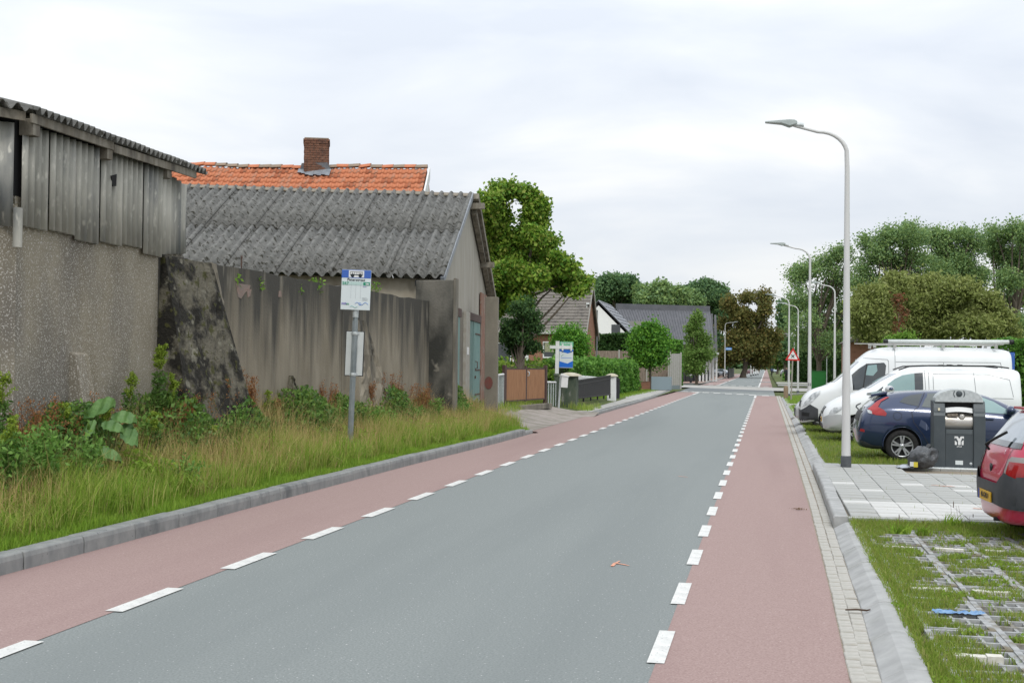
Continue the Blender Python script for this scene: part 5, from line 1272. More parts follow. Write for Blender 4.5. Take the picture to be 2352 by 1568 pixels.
def txt(s_, size, m, x, zz, al='CENTER', xs=1.0):
    o = link_mesh('lettering', text_mesh(s_, size, m, align=al, xscale=xs), board); o.rotation_euler = (PI / 2, 0, 0); o.location = (x, -.0865, zz); return o
txt('Paterstraat', .066 * bh_ / .75, M_text, .0, T - .252 * bh_, xs=1.15)
txt('267', .075 * bh_ / .75, M_textg, -W2 * .72, T - .345 * bh_, xs=1.1)
txt('haltetaxi', .018, M_purple, W2 * .60, T - .415 * bh_, xs=1.1)
txt('RRR', .055 * bh_ / .75, M_purple, -W2 * .76, z0 + .145 * bh_)
txt('eis', .055 * bh_ / .75, M_textg, -W2 * .53, z0 + .145 * bh_)
lines = MB()
for k in range(3): lines.box((W2 * (.62 + .05 * (k % 2)), -.0835, z0 + (.30 - .028 * k) * bh_), (.09 + .02 * (k % 2), .002, .006))
for x in (-.33, .0, .33): lines.box((x * W2, -.0832, z0 + .48 * bh_), (.003, .002, .40 * bh_))
lines.build('small_print', mat('print_grey', (.35, .38, .4), rough=.6), board)
wv = MB()
wv.tube([(W2 * (-.02 + .1 * i), -.084, z0 + bh_ * (.155 + .035 * math.sin(i * 1.1))) for i in range(10)], .0045, 5); wv.lathe([(.018, -.084), (.026, -.084)], 14, c=(W2 * .32, 0, z0 + .15 * bh_), axis='Y'); wv.build('route_curve', mat('print_blue', (.12, .25, .6), rough=.6), board)
wv = MB(); wv.tube([(W2 * (-.35 + .1 * i), -.084, z0 + bh_ * (.075 + .02 * math.sin(i * 1.3))) for i in range(6)], .004, 5); wv.build('route_curve', mat('print_teal', (.15, .45, .4), rough=.6), board)
# timetable case, its back to us
cz0, cz1 = (1042 - 861) * pm, (1042 - 757) * pm; cw2 = 43 * pm / 2
b = MB(); b.box((0, .075, (cz0 + cz1) / 2), (cw2 * 2, .05, cz1 - cz0)); case = b.build('timetable_case', M_black, bus, bevel=.005)
b = MB(); b.box((0, .049, (cz0 + cz1) / 2), (cw2 * 2 - .025, .006, cz1 - cz0 - .03)); b.build('back_plate', mat('bare_aluminium', (.56, .59, .58), (.64, .66, .65), scale=2, rough=.35, metallic=.35), case)
for zz in (cz0 + .03, cz1 - .05): b = MB(); b.lathe([(.058, -.03), (.062, -.02), (.062, .02), (.058, .03)], 12, c=(0, 0, zz)); b.box((0, .05, zz), (.17, .02, .04)); b.build('clamp', M_galv, case)

# ---- triangular warning sign
tp = gp(1817, 919, .07); tdp = (tp - C0).dot(_f); pm2 = tdp / 2750
tri = thing('warning_sign', 'red bordered triangular warning sign with black cross on a leaning grey post', 'road sign', (tp.x, tp.y, .05), R(4), None, tilt=(0, R(1.8)))
b = MB(); b.lathe([(.04, -.05), (.04, 115 * pm2)], 10); b.build('post', mat('weathered_post', (.30, .28, .24), rough=.8), tri)
sz = 34 * pm2; cz = 102 * pm2
def tri_poly(s, y): return [Vector((-s / 2, y, cz - s * .29)), Vector((s / 2, y, cz - s * .29)), Vector((0, y, cz + s * .58))]
MB().prism(tri_poly(sz, -.05), (0, .02, 0)).build('border', M_signred, tri)
MB().prism(tri_poly(sz * .66, -.054), (0, .004, 0)).build('face', M_white, tri)
b = MB()
for a in (1, -1): b.bar((-sz * .10, -.058, cz - a * sz * .10), (sz * .10, -.058, cz + a * sz * .10), .05, .004, up=(0, 1, 0))
b.build('cross_symbol', M_text, tri)
bp_ = gp(1805, 915, .07); bo = thing('marker_post', 'short brown marker post at the foot of the warning sign lamp', 'post', (bp_.x, bp_.y, .05))
b = MB(); b.lathe([(.14, -.03), (.14, .7), (.10, .78), (0, .8)], 10); b.build('post', mat('ochre_post', (.24, .17, .10), (.2, .15, .1), scale=8, rough=.9), bo)
# ---- green cabinet, parking sign and white post
gc = dp(1880, 868, 97); cab = thing('green_cabinet', 'plain green metal cabinet in front of the dark hedge behind lamp 22', 'cabinet', (gc.x, gc.y, .05))
b = MB(); b.box((0, 0, .85), (1.15, .7, 1.5)); b.build('housing', mat('cabinet_green', (.012, .13, .02), (.016, .15, .028), scale=3, rough=.5), cab, bevel=.02)
b = MB(); b.box((0, 0, 1.63), (1.2, .75, .05)); b.build('lid', mat('cabinet_lid', (.012, .10, .02), rough=.5), cab); b = MB(); b.box((0, 0, .05), (1.1, .65, .12)); b.build('plinth', M_conc_grey, cab)
pk = dp(2316, 820, 42); ps = thing('parking_sign', 'blue parking sign peeping out behind the tall white van tail', 'road sign', (pk.x, pk.y, .05))
b = MB(); b.lathe([(.03, 0), (.03, 2.55)], 8); b.build('post', M_galv, ps); b = MB(); b.box((0, -.04, 2.2), (.40, .02, .6)); pb_ = b.build('panel', M_blue, ps)
o = link_mesh('lettering', text_mesh('P', .34, M_white), pb_); o.rotation_euler = (PI / 2, 0, 0); o.location = (0, -.052, 2.25)
wp = dp(2326, 840, 50); w_ = thing('white_post', 'plain white wooden post right of the parking sign', 'post', (wp.x, wp.y, .05)); b = MB(); b.box((0, 0, 1.25), (.12, .12, 2.5)); b.build('shaft', M_white, w_, bevel=.01); b = MB(); b.box((0, 0, 2.52), (.15, .15, .04)); b.build('cap', M_white, w_)

# ================================================================== LEFT SIDE BEYOND THE BARN
M_timber = mat('brown_gate_boards', (.26, .125, .058), (.34, .18, .09), scale=6, rough=.8, stretch=(4, 4, .3), c3=(.17, .085, .045), s3=9, t3=(.55, .7), st3=(3, 3, .2))
M_fence = mat('grey_fence_boards', (.215, .165, .13), (.29, .235, .19), scale=5, rough=.9, stretch=(3, 3, .4), c3=(.15, .11, .085), s3=6, t3=(.5, .7))
M_blackfence = mat('black_fence_paint', (.012, .013, .016), (.02, .021, .024), scale=5, rough=.5)
M_mossy = mat('mossy_green_pillar', (.05, .07, .05), (.10, .115, .085), scale=3, rough=1, bump=.4, bscale=30, c3=(.22, .22, .2), s3=5, t3=(.6, .7), stretch=(1, 1, .5))
g0 = dp(1158, 925, 43); g1 = dp(1252, 915, 47); g0.z = zl(g0.x, g0.y) + .02; g1.z = zl(g1.x, g1.y)
gv = (g1 - g0); gv.z = 0; gl = gv.length; gu = gv.normalized(); ga = math.atan2(gu.y, gu.x)
gate = thing('brown_gate', 'brown wooden double gate in a rusty frame across the drive by the barn', 'gate', g0, ga)
zt0 = on_plane(1158, 838, g0, gu).z - g0.z
for x in (0, gl): b = MB(); b.box((x, 0, zt0 / 2 - .1), (.15, .13, zt0 + .2)); b.build('gate_post', M_brown, gate, bevel=.01)
for k in range(2):
    x0, x1 = (.12, gl / 2 - .03) if k == 0 else (gl / 2 + .03, gl - .12)
    fr = MB(); zb, zt_ = .16, zt0 - .14
    for zz in (zb, zt_): fr.box(((x0 + x1) / 2, 0, zz), (x1 - x0, .06, .06))
    for xx in (x0, x1): fr.box((xx, 0, (zb + zt_) / 2 + .03), (.06, .06, zt_ - zb + .06 + (.12 if abs(xx - gl / 2) < .1 else 0)))
    fr.bar((x0, 0, zt_ + .03), (x1, 0, zt_ + (.18 if k == 0 else .03)), .02, .02) if k == 0 else fr.bar((x0, 0, zt_ + .18), (x1, 0, zt_ + .03), .02, .02)
    leaf_ = fr.build('gate_leaf', M_brown, gate)
    nb = 14
    for i in range(nb):
        xa = x0 + .04 + (x1 - x0 - .08) * i / nb; wdt = (x1 - x0 - .08) / nb
        b = MB(); b.box((xa + wdt / 2, -.02, (zb + zt_) / 2), (wdt - .012, .024, zt_ - zb - .05)); b.build('board', M_timber, leaf_)
b = MB(); b.tube([(gl / 2 + .05, -.06, zt0 - .4), (gl / 2 + .05, -.12, zt0 - .38), (gl / 2 + .05, -.12, zt0 - .26), (gl / 2 + .05, -.06, zt0 - .24)], .02, 6); b.build('latch', M_galv, gate)
sl = dp(1225, 925, 45); si = thing('concrete_sill', 'low dark concrete sill lying under the brown gate', 'sill', (sl.x, sl.y, zl(sl.x, sl.y)), ga)
b = MB(); b.box((0, 0, .06), (3.4, .3, .2)); b.build('block', M_conc_grey, si, bevel=.02)
# wire fences with a white rail on both sides of the gate
def wire_fence(label, px0, d0, px1, d1, h):
    p0, p1 = dp(px0, 900, d0), dp(px1, 900, d1); p0.z = zl(p0.x, p0.y); p1.z = zl(p1.x, p1.y)
    t = thing('wire_fence', label, 'fence', p0); b = MB(); b.tube([Vector((0, 0, h)), (p1 - p0) + Vector((0, 0, h))], .04, 6); b.build('top_rail', M_white, t)
    b = MB()
    for i in range(5): q = (p1 - p0) * (i / 4); b.tube([q, q + Vector((0, 0, h))], .03, 6)
    b.build('post', M_galv, t); b = MB(); n_ = 26
    for i in range(n_): q = (p1 - p0) * (i / n_); b.bar(q, q + Vector((0, 0, h)), .008, .008)
    for k in range(9): b.bar(Vector((0, 0, h * (k + 1) / 10)), (p1 - p0) + Vector((0, 0, h * (k + 1) / 10)), .008, .008)
    b.build('mesh', mat('green_wire', (.05, .09, .04), rough=.7), t)
wire_fence('low wire fence with white top rail between concrete gatepost and brown gate', 1144, 41.5, 1156, 42.8, 1.15)
wire_fence('wire fence with white top rail right of the brown gate', 1254, 47.2, 1276, 48.2, .95)
# green mossy gate pillars and white ones with domed caps
def pillar(label, px, d, w, ztop_px, m, cap_m, name='gate_pillar', dome=.16):
    p = dp(px, 900, d); z_ = zl(p.x, p.y) if p.x > -30 else .2; h = dp(px, ztop_px, d).z - z_ - dome
    t = thing(name, label, 'pillar', (p.x, p.y, z_ - .05)); b = MB(); b.box((0, 0, h / 2), (w, w, h)); b.build('shaft', m, t, bevel=.015)
    b = MB(); b.lathe([(w * .78, h), (w * .78, h + .05), (w * .62, h + .09), (w * .3, h + dome * .9), (0, h + dome)], 16, a0=PI / 4); b.build('cap', cap_m, t); return t
M_cap = mat('lichen_cap', (.42, .38, .28), (.5, .47, .38), scale=8, rough=1)
pillar('broad mossy green gate pillar with pale domed cap by the white letterbox', 1309, 49.5, .62, 852, M_mossy, M_cap)
pillar('slim dark green post left of the grey letterbox pole', 1278, 48.4, .16, 858, M_mossy, M_mossy, 'gate_pillar', .03)
pillar('white gate pillar with domed cap at the far end of the black fence', 1405, 61.6, .42, 855, M_white, M_cap)
# black railing
f0, f1 = dp(1324, 915, 51), dp(1402, 905, 60.5); f0.z = .38; f1.z = .33
bf = thing('black_railing', 'low black metal railing fence along the path, its slats close together', 'fence', f0, math.atan2((f1 - f0).y, (f1 - f0).x))
Lf = (f1 - f0).length; dz = f1.z - f0.z
zt0 = on_plane(1324, 874, f0, (f1 - f0).normalized()).z - f0.z; zt1 = on_plane(1402, 862, f0, (f1 - f0).normalized()).z - f1.z
b = MB()
for (za, zb_) in ((zt0, zt1), (zt0 - .16, zt1 - .16), (.18, .18)): b.bar((0, 0, za), (Lf, 0, zb_ + dz), .05, .05)
b.build('rail', M_blackfence, bf)
nb = 46
for i in range(nb):
    t_ = (i + .5) / nb; ht = zt0 + (zt1 - zt0) * t_
    b = MB(); b.box((Lf * t_, 0, dz * t_ + .08 + ht / 2), (.15, .02, ht - .12)); b.build('slat', M_blackfence, bf)
for i in range(6): b = MB(); x = Lf * i / 5; b.box((x, .03, dz * i / 5 + zt0 / 2), (.07, .07, zt0 + .05)); b.build('post', M_blackfence, bf)
pf = thing('picket_fence', 'white picket fence with rounded tops showing over the black railing', 'fence', f0 + Vector((-.55, .2, 0)), math.atan2((f1 - f0).y, (f1 - f0).x))
b = MB()
for zz in (.3, .95): b.box((Lf / 2, .04, zz), (Lf, .03, .09))
b.build('rail', M_white, pf)
for i in range(44):
    x = Lf * (i + .5) / 44; b = MB(); w = .075; hh = zt0 + .20 - .22 * i / 44
    b.prism([Vector((x - w, 0, .06)), Vector((x + w, 0, .06)), Vector((x + w, 0, hh)), Vector((x + w * .6, 0, hh + .06)), Vector((x, 0, hh + .085)), Vector((x - w * .6, 0, hh + .06)), Vector((x - w, 0, hh))], (0, .022, 0)); b.build('picket', M_white, pf)
# black letter bollard, grey pole with white letterbox
p = dp(1415, 905, 63); bl = thing('black_letterbox', 'black freestanding pillar letterbox beside the white gate pillar', 'letterbox', (p.x, p.y, .22), R(20))
b = MB(); b.box((0, 0, .48), (.34, .28, .96)); b.build('body', M_blackfence, bl, bevel=.02); b = MB(); b.prism([Vector((-.2, -.17, .96)), Vector((.2, -.17, .96)), Vector((.12, -.17, 1.08)), Vector((0, -.17, 1.14)), Vector((-.12, -.17, 1.08))], (0, .34, 0)); b.build('lid', M_blackfence, bl)
b = MB(); b.lathe([(.02, 1.1), (.035, 1.16), (0, 1.2)], 8); b.build('finial', M_blackfence, bl)
p = dp(1283, 922, 47.6); z_ = zl(p.x, p.y); wl_ = thing('white_letterbox', 'white letterbox on a leaning grey pole in front of the mossy gate pillar', 'letterbox', (p.x, p.y, z_ - .03), R(5), None, (0, R(3.5)))
b = MB(); b.lathe([(.045, -.05), (.045, 1.35)], 10); b.build('pole', M_galv, wl_)
b = MB(); b.box((.17, -.05, 1.08), (.26, .2, .46)); bx_ = b.build('box', M_white, wl_, bevel=.015)
b = MB(); b.prism([Vector((.02, -.18, 1.31)), Vector((.33, -.18, 1.28)), Vector((.33, -.18, 1.32)), Vector((.02, -.18, 1.40))], (0, .28, 0)); b.build('lid', M_white, bx_)
# for-sale sign
p = dp(1278, 880, 53); fs = thing('for_sale_sign', 'white post with a hanging green and blue house for-sale board', 'sign', (p.x, p.y, .35), R(6), None, (0, R(.8)))
k = 53 / 2750.0; zz = lambda y: (p.z + (880 - y) * k) - .35
b = MB(); b.box((0, 0, zz(783) / 2), (.16, .12, zz(783))); b.build('post', M_white, fs)
b = MB(); b.box((.16, -.02, zz(797)), (1.0, .1, .14)); b.build('arm', M_white, fs)
bx0, bx1 = .1, .1 + 31 * k
def fbox(name, m, x0, x1, z0_, z1_, y0, y1, par=fs): b = MB(); b.box(((x0 + x1) / 2, (y0 + y1) / 2, (z0_ + z1_) / 2), (x1 - x0, abs(y1 - y0), abs(z1_ - z0_))); return b.build(name, m, par)
gp_ = fbox('top_panel', mat('sale_green', (.14, .42, .25), rough=.5), bx0, bx1, zz(796), zz(784), -.03, .0)
o = link_mesh('lettering', text_mesh('TE KOOP', .115, M_white, xscale=1.05), gp_); o.rotation_euler = (PI / 2, 0, 0); o.location = ((bx0 + bx1) / 2, -.0325, zz(788.2))
pan = fbox('main_panel', M_signw, bx0, bx1, zz(844), zz(801), -.03, .0)
M_sblue = mat('sale_blue', (.01, .13, .55), rough=.5)
def poly(name, pts, m, par): b = MB(); b.prism([Vector((bx0 + (bx1 - bx0) * x, -.034, zz(y))) for (x, y) in pts], (0, .003, 0)); return b.build(name, m, par)
poly('blue_chevron', [(0, 802), (1, 802), (1, 806), (.62, 811), (0, 806)], M_sblue, pan)
poly('blue_chevron', [(0, 843), (0, 829), (.6, 834), (1, 827.5), (1, 843)], M_sblue, pan)
poly('green_tick', [(.1, 817.5), (.28, 813), (.3, 813.5), (.12, 818)], M_textg, pan)
poly('name_line', [(.1, 820), (.9, 820.2), (.9, 821.8), (.1, 821.8)], mat('print_pale_blue', (.25, .35, .6), rough=.5), pan)
for x in (bx0 + .1, bx1 - .12): fbox('bracket', M_white, x, x + .07, zz(805), zz(790), -.1, -.03)
# ================================================================== HOUSES, FENCES, FAR THINGS
M_btile = mat('brown_grey_roof_tile', (.15, .135, .118), (.20, .182, .162), scale=12, rough=.9, c3=(.10, .092, .084), s3=3, t3=(.5, .7), bump=.2, bscale=30)
M_hbrick = mat('red_brown_brick', (.26, .125, .08), (.32, .17, .115), scale=22, rough=.95, bump=.3, bscale=50, c3=(.22, .11, .07), s3=2, t3=(.5, .7), stretch=(1, 1, 3))
M_slate = mat('dark_standing_seam', (.085, .088, .10), (.11, .112, .125), scale=1.5, rough=.5, spec=.5)
M_slate2 = mat('sheen_slate_roof', (.20, .215, .24), (.25, .265, .29), scale=2, rough=.4)
M_dormer = mat('warm_grey_panel', (.23, .225, .21), (.26, .255, .24), scale=1, rough=.6)
M_winglass = mat('window_glass', (.015, .02, .024), (.04, .05, .055), scale=1.2, rough=.06, spec=.8)
M_curtain = mat('pale_curtain', (.3, .3, .2), rough=.9)
hx = -13.0; y1, y2 = 86.0, 92.2; xl = -20.5; ze, za = 4.55, 8.15
hs = thing('brown_roofed_house', 'brick house with steep brown-grey tiled roof behind the ball-shaped tree', 'house', (hx, y1, .2))
b = MB(); b.box(((hx + xl) / 2, (y1 + y2) / 2, ze / 2), (hx - xl, y2 - y1, ze)); b.build('wall', M_hbrick, hs, world=True)
ym = (y1 + y2) / 2
MB().prism([Vector((hx + .003, y1, ze)), Vector((hx + .003, y2, ze)), Vector((hx + .003, ym, za - .1))], (-.2, 0, 0)).build('gable', M_hbrick, hs, world=True)
# tiled slopes built of real overlapping rows
def tiled_roof(p_l, p_r, dn_, ln, rows, cols, name, m, parent):
    b = MB(); w = (p_r - p_l); up = w.cross(dn_).normalized(); up = up if up.z > 0 else -up
    for r_ in range(rows):
        a, c = ln * r_ / rows, ln * (r_ + 1) / rows + .06; V = []
        nn = cols * 4
        for (t, lf) in ((a, .02), (c, .065), (c, .03)):
            for i in range(nn + 1):
                V.append(p_l + w * (i / nn) + dn_ * t + up * (lf + .025 * (abs(((i % 4) / 4) - .5) * 2)))
        k = nn + 1
        b.add(V, [(i, i + 1, k + i + 1, k + i) for i in range(nn)] + [(k + i, k + i + 1, 2 * k + i + 1, 2 * k + i) for i in range(nn)])
    return b.build(name, m, parent, world=True)
dv = Vector((0, -(ym - y1) - .35, -(za - ze) - .35)); ln = dv.length; dv.normalize()
rf = tiled_roof(Vector((xl - .2, ym, za)), Vector((hx + .25, ym, za)), dv, ln, 17, 32, 'roof', M_btile, hs); tag(rf)
dv2 = Vector((0, -dv.y, dv.z)); tiled_roof(Vector((xl - .2, ym, za)), Vector((hx + .25, ym, za)), dv2, ln, 6, 20, 'roof', M_btile, hs)
b = MB(); b.bar((xl - .2, ym, za + .06), (hx + .27, ym, za + .06), .26, .14); b.build('ridge', M_cap, hs, world=True)
b = MB(); b.box(((hx + xl) / 2 + .1, y1 - .42, ze - .22), (hx - xl + .5, .22, .22)); b.build('gutter', mat('cream_gutter', (.46, .46, .42), rough=.6), hs, world=True)
b = MB(); e0 = Vector((hx + .29, y1 - .35, ze - .42)); e1 = Vector((hx + .29, ym, za + .0)); e2 = Vector((hx + .29, y2 + .35, ze - .42))
b.prism([e0, e1, e2, e2 - Vector((0, 0, .28)), e1 - Vector((0, 0, .34)), e0 - Vector((0, 0, .28))], (-.07, 0, 0)); b.build('barge_board', mat('pale_barge_board', (.36, .35, .32), rough=.7), hs, world=True)
b = MB(); b.tube([(hx + .12, y2 + .1, ze - .3), (hx + .12, y2 + .1, .2)], .06, 6); b.build('downpipe', M_zinc, hs, world=True)
def win(x0, x1, z0_, z1_, yy, parent, label='window', m=M_winglass, bar=True):
    fr = MB(); w = .09
    for (a, c, d_, e_) in ((x0, x1, z0_, z0_ + w), (x0, x1, z1_ - w, z1_), (x0, x0 + w, z0_ + w, z1_ - w), (x1 - w, x1, z0_ + w, z1_ - w)): fr.box(((a + c) / 2, yy - .04, (d_ + e_) / 2), (c - a, .08, e_ - d_))
    f_ = fr.build(label, M_white, parent, world=True); b = MB(); b.box(((x0 + x1) / 2, yy - .02, (z0_ + z1_) / 2), (x1 - x0 - .02, .02, z1_ - z0_ - .02)); b.build('pane', m, f_); return f_
def pxX(px, yy): r_ = ray(px, 820); return r_.x / r_.y * yy
def pzz(px, py, yy): r_ = ray(px, py); return CAMH + r_.z / r_.y * yy
win(pxX(1247, y1), pxX(1277, y1), pzz(1260, 822, y1), pzz(1260, 784, y1), y1, hs)
b = MB(); b.box((pxX(1262, y1), y1 - .045, pzz(1262, 797, y1)), (.7, .01, .7)); b.build('curtain', M_curtain, hs, world=True)
win(pxX(1202, y1), pxX(1214, y1), .3, pzz(1208, 783, y1), y1, hs, 'door', M_white)
win(pxX(1140, y1), pxX(1175, y1), .3, pzz(1160, 786, y1), y1, hs, 'window'); win(pxX(1178, y1), pxX(1191, y1), .3, pzz(1160, 786, y1), y1, hs, 'window')
b = MB(); b.box((pxX(1229, y1), y1 - .06, pzz(1229, 796, y1)), (.16, .12, .35)); b.build('wall_lamp', M_black, hs, world=True)
fw_ = MB(); fw_.box((hx + .05, y1 + 1.5, 5.6), (.06, .35, 1.6)); fw_.box((hx + .12, y1 + 1.5, 6.5), (.2, .6, .12)); fw_.build('window', M_white, hs, world=True)
ex = MB(); ex.box((-24.5, 92, 1.5), (8, 5, 3.0)); ex.build('extension', M_hbrick, hs, world=True); ex = MB(); ex.box((-24.5, 91.8, 3.1), (8.4, 5.6, .25)); ex.build('extension_roof', M_white, hs, world=True)

# modern house
md = thing('modern_house', 'modern dark-roofed house with white gable and standing-seam roof behind the hedges', 'house', tuple(Vector((*dp(1420, 850, 152).xy, .1))))
gy = 150.0
def MP(px, py, yy): return Vector((pxX(px, yy), yy, pzz(px, py, yy)))
ap, ft = MP(1374, 690, gy), MP(1452, 769, gy); lft = Vector((2 * ap.x - ft.x, gy, ft.z)); bkv = Vector((.0, 13, 0))
MB().prism([Vector((lft.x + .3, gy, 0)), Vector((ft.x - .3, gy, 0)), Vector((ft.x - .3, gy, ft.z)), ap - Vector((0, 0, .3)), Vector((lft.x + .3, gy, lft.z))], (0, .3, 0)).build('gable_wall', mat('bright_white_render', (.78, .78, .76), rough=.8), md, world=True)
for a, c in ((ap, ft), (lft, ap)):
    MB().prism([a, c, c - Vector((0, 0, .62)), a - Vector((0, 0, .62))], (0, .5, 0)).build('verge', mat('black_verge', (.02, .021, .024), rough=.5), md, world=True) if a is ap else MB().prism([a, c, c - Vector((0, 0, .62)), a - Vector((0, 0, .62))], (0, .48, 0)).build('verge', M_blackfence, md, world=True)
for (px0, px1) in ((1404, 1424), (1356, 1372)):
    x0, x1 = pxX(px0, gy), pxX(px1, gy); b = MB(); zt_ = pzz(px0, 745 if px0 > 1400 else 712, gy); b.box(((x0 + x1) / 2, gy - .03, zt_ / 2), (x1 - x0, .06, zt_)); b.build('window', M_winglass, md, world=True)
up = Vector((0, 0, .06))
b = MB(); sh = ft + Vector((.35, 0, -.35)); b.prism([ap + up - Vector((0, .3, 0)), sh + up - Vector((0, .3, 0)), sh - up - Vector((0, .3, 0)), ap - up - Vector((0, .3, 0))], bkv); rr = b.build('roof', M_slate2, md, world=True)
b = MB()
for k in range(9):
    q = ap.lerp(sh, (k + .5) / 9) + up * 1.5; b.bar(q + Vector((0, .2, 0)), q + bkv * .96, .05, .06)
for k in range(7): b.bar(ap + bkv * ((k + .5) / 7) + up, sh + bkv * ((k + .5) / 7) + up, .05, .05)
b.build('seam', M_slate, rr, world=False)
b = MB(); shl = lft + Vector((-.35, 0, -.35)); b.prism([ap + up - Vector((0, .3, 0)), ap - up - Vector((0, .3, 0)), shl - up - Vector((0, .3, 0)), shl + up - Vector((0, .3, 0))], bkv); b.build('roof', M_slate, md, world=True)
ya, yb = 184.0, 190.0
r0_, r1_ = MP(1414, 705, yb), MP(1630, 711, yb); e0_, e1_ = MP(1450, 790, ya), MP(1640, 792, ya)
MB().prism([r0_, r1_, e1_, e0_], (0, .15, -.05)).build('roof', M_slate, md, world=True)
b = MB()
for k in range(34):
    t = (k + .5) / 34; b.bar(r0_.lerp(r1_, t) + Vector((0, -.05, .02)), e0_.lerp(e1_, t) + Vector((0, -.05, .02)), .06, .08)
b.build('seam', M_slate, md, world=True)
b = MB(); b.bar(r0_ + Vector((0, -.1, .1)), r1_ + Vector((0, -.1, .1)), .5, .9); b.build('ridge_cap', M_slate, md, world=True)
b = MB(); b.box(((e0_.x + e1_.x) / 2, yb + 1, e0_.z / 2), (e1_.x - e0_.x - .6, 4, e0_.z)); b.build('wall', M_dormer, md, world=True)
d0_, d1_ = MP(1432, 737, 172), MP(1486, 737, 172); b = MB(); b.box(((d0_.x + d1_.x) / 2, 175, d0_.z - 1.7), (d1_.x - d0_.x, 6, 3.4)); b.build('dormer', M_dormer, md, world=True)
b = MB(); b.box((pxX(1492, 173), 174, pzz(1492, 748, 173) - .9), (1.0, 1, 2.6)); b.build('chimney', M_dormer, md, world=True)
for k, px in enumerate((1632, 1640)):
    f0_, f1_ = MP(px, 720 + 3 * k, 191 + 3 * k), MP(px + 6, 785, 189 + 3 * k); b = MB(); b.prism([f0_, f0_ + Vector((.3, 0, 0)), f1_ + Vector((.2, 0, -3)), f1_ + Vector((-.35, 0, -3))], (0, .2, 0)); b.build('side_fin', M_slate, md, world=True)
# white columned entrance
pt_ = thing('white_portico', 'row of white columns of an entrance seen through the pale green conical tree', 'portico', (pxX(1625, 150), 150, .1))
for i in range(6):
    b = MB(); b.box(((i - 2.5) * .37, i * .9, 1.7), (.22, .22, 3.4)); b.build('column', M_white, pt_)
b = MB(); b.box((0, 2.2, 3.5), (2.4, 5.5, .25)); b.build('beam', M_white, pt_)
# timber garden fences
def board_fence(label, px0, px1, yy, pyt, zb=.15, m=M_fence, post_m=M_white, npan=4, base=False):
    x0, x1 = pxX(px0, yy), pxX(px1, yy); zt_ = pzz((px0 + px1) / 2, pyt, yy)
    t = thing('timber_fence', label, 'fence', (x0, yy, zb)); L = x1 - x0
    for k in range(npan):
        b = MB(); xa, xb = L * k / npan + .08, L * (k + 1) / npan - .08; nb_ = max(4, int((xb - xa) / .16))
        for i in range(nb_): b.box((xa + (xb - xa) * (i + .5) / nb_, .02 * (i % 2), (zt_ - zb) / 2 + (.12 if base else 0)), ((xb - xa) / nb_ * (.86 if i % 2 else .98), .02, zt_ - zb - (.3 if base else .06)))
        b.build('panel', m, t)
    for k in range(npan + 1): b = MB(); b.box((L * k / npan, -.02, (zt_ - zb) / 2 + .03), (.12, .12, zt_ - zb + .08)); b.build('post', mat('concrete_fence_post', (.38, .37, .34), rough=.9) if k == 0 else bpy.data.materials['concrete_fence_post'], t)
    if base: b = MB(); b.box((L / 2, 0, .15), (L, .06, .34)); b.build('base_board', mat('blue_grey_base', (.2, .24, .26), rough=.8), t)
    return t
board_fence('long brown board fence below the clipped tall hedge', 1364, 1540, 106, 805, .15, npan=3)
board_fence('lower board fence with concrete posts behind the ball tree trunk', 1436, 1536, 99, 833, .15, npan=2, base=True)
board_fence('tall grey end panel of the garden fence right of the ball tree', 1536, 1564, 97.5, 811, .1, m=mat('silver_grey_boards', (.36, .35, .33), (.42, .41, .39), scale=8, rough=.9), npan=1, base=True)
bx_ = thing('grey_planter', 'blue-grey sheet-metal planter box at the fence foot', 'planter', (pxX(1520, 91), 91, .1)); b = MB(); b.box((0, 0, .55), (1.5, .6, 1.0)); b.build('box', mat('blue_grey_sheet', (.22, .28, .31), rough=.6), bx_, bevel=.02); b = MB(); b.box((0, 0, 1.03), (1.4, .5, .06)); b.build('soil', M_soil, bx_)
bw2 = thing('brick_wall', 'short low red brick wall at the end of the leafy hedge', 'wall', (pxX(1480, 93), 93, .1)); b = MB(); b.box((0, 0, .3), (.9, .25, .6)); b.build('brickwork', M_hbrick, bw2); b = MB(); b.box((0, 0, .63), (.95, .3, .06)); b.build('coping', M_brickr, bw2)
# boulder
p = gp(1516, 888, .12); bo_ = thing('boulder', 'pale rounded boulder on the lawn near the kerb corner', 'boulder', (p.x, p.y, .1)); b = MB()
b.grid(lambda u, v: Vector((.45 * math.cos(2 * PI * u) * math.sin(PI * v), .35 * math.sin(2 * PI * u) * math.sin(PI * v), .2 + .32 * math.cos(PI * v))) * (1 + .25 * mnoise.noise(Vector((math.cos(2 * PI * u), math.sin(2 * PI * u), v * 3)))), 16, 10); b.build('stone', mat('boulder_stone', (.36, .33, .29), (.28, .25, .21), scale=6, rough=1, bump=.5), bo_)
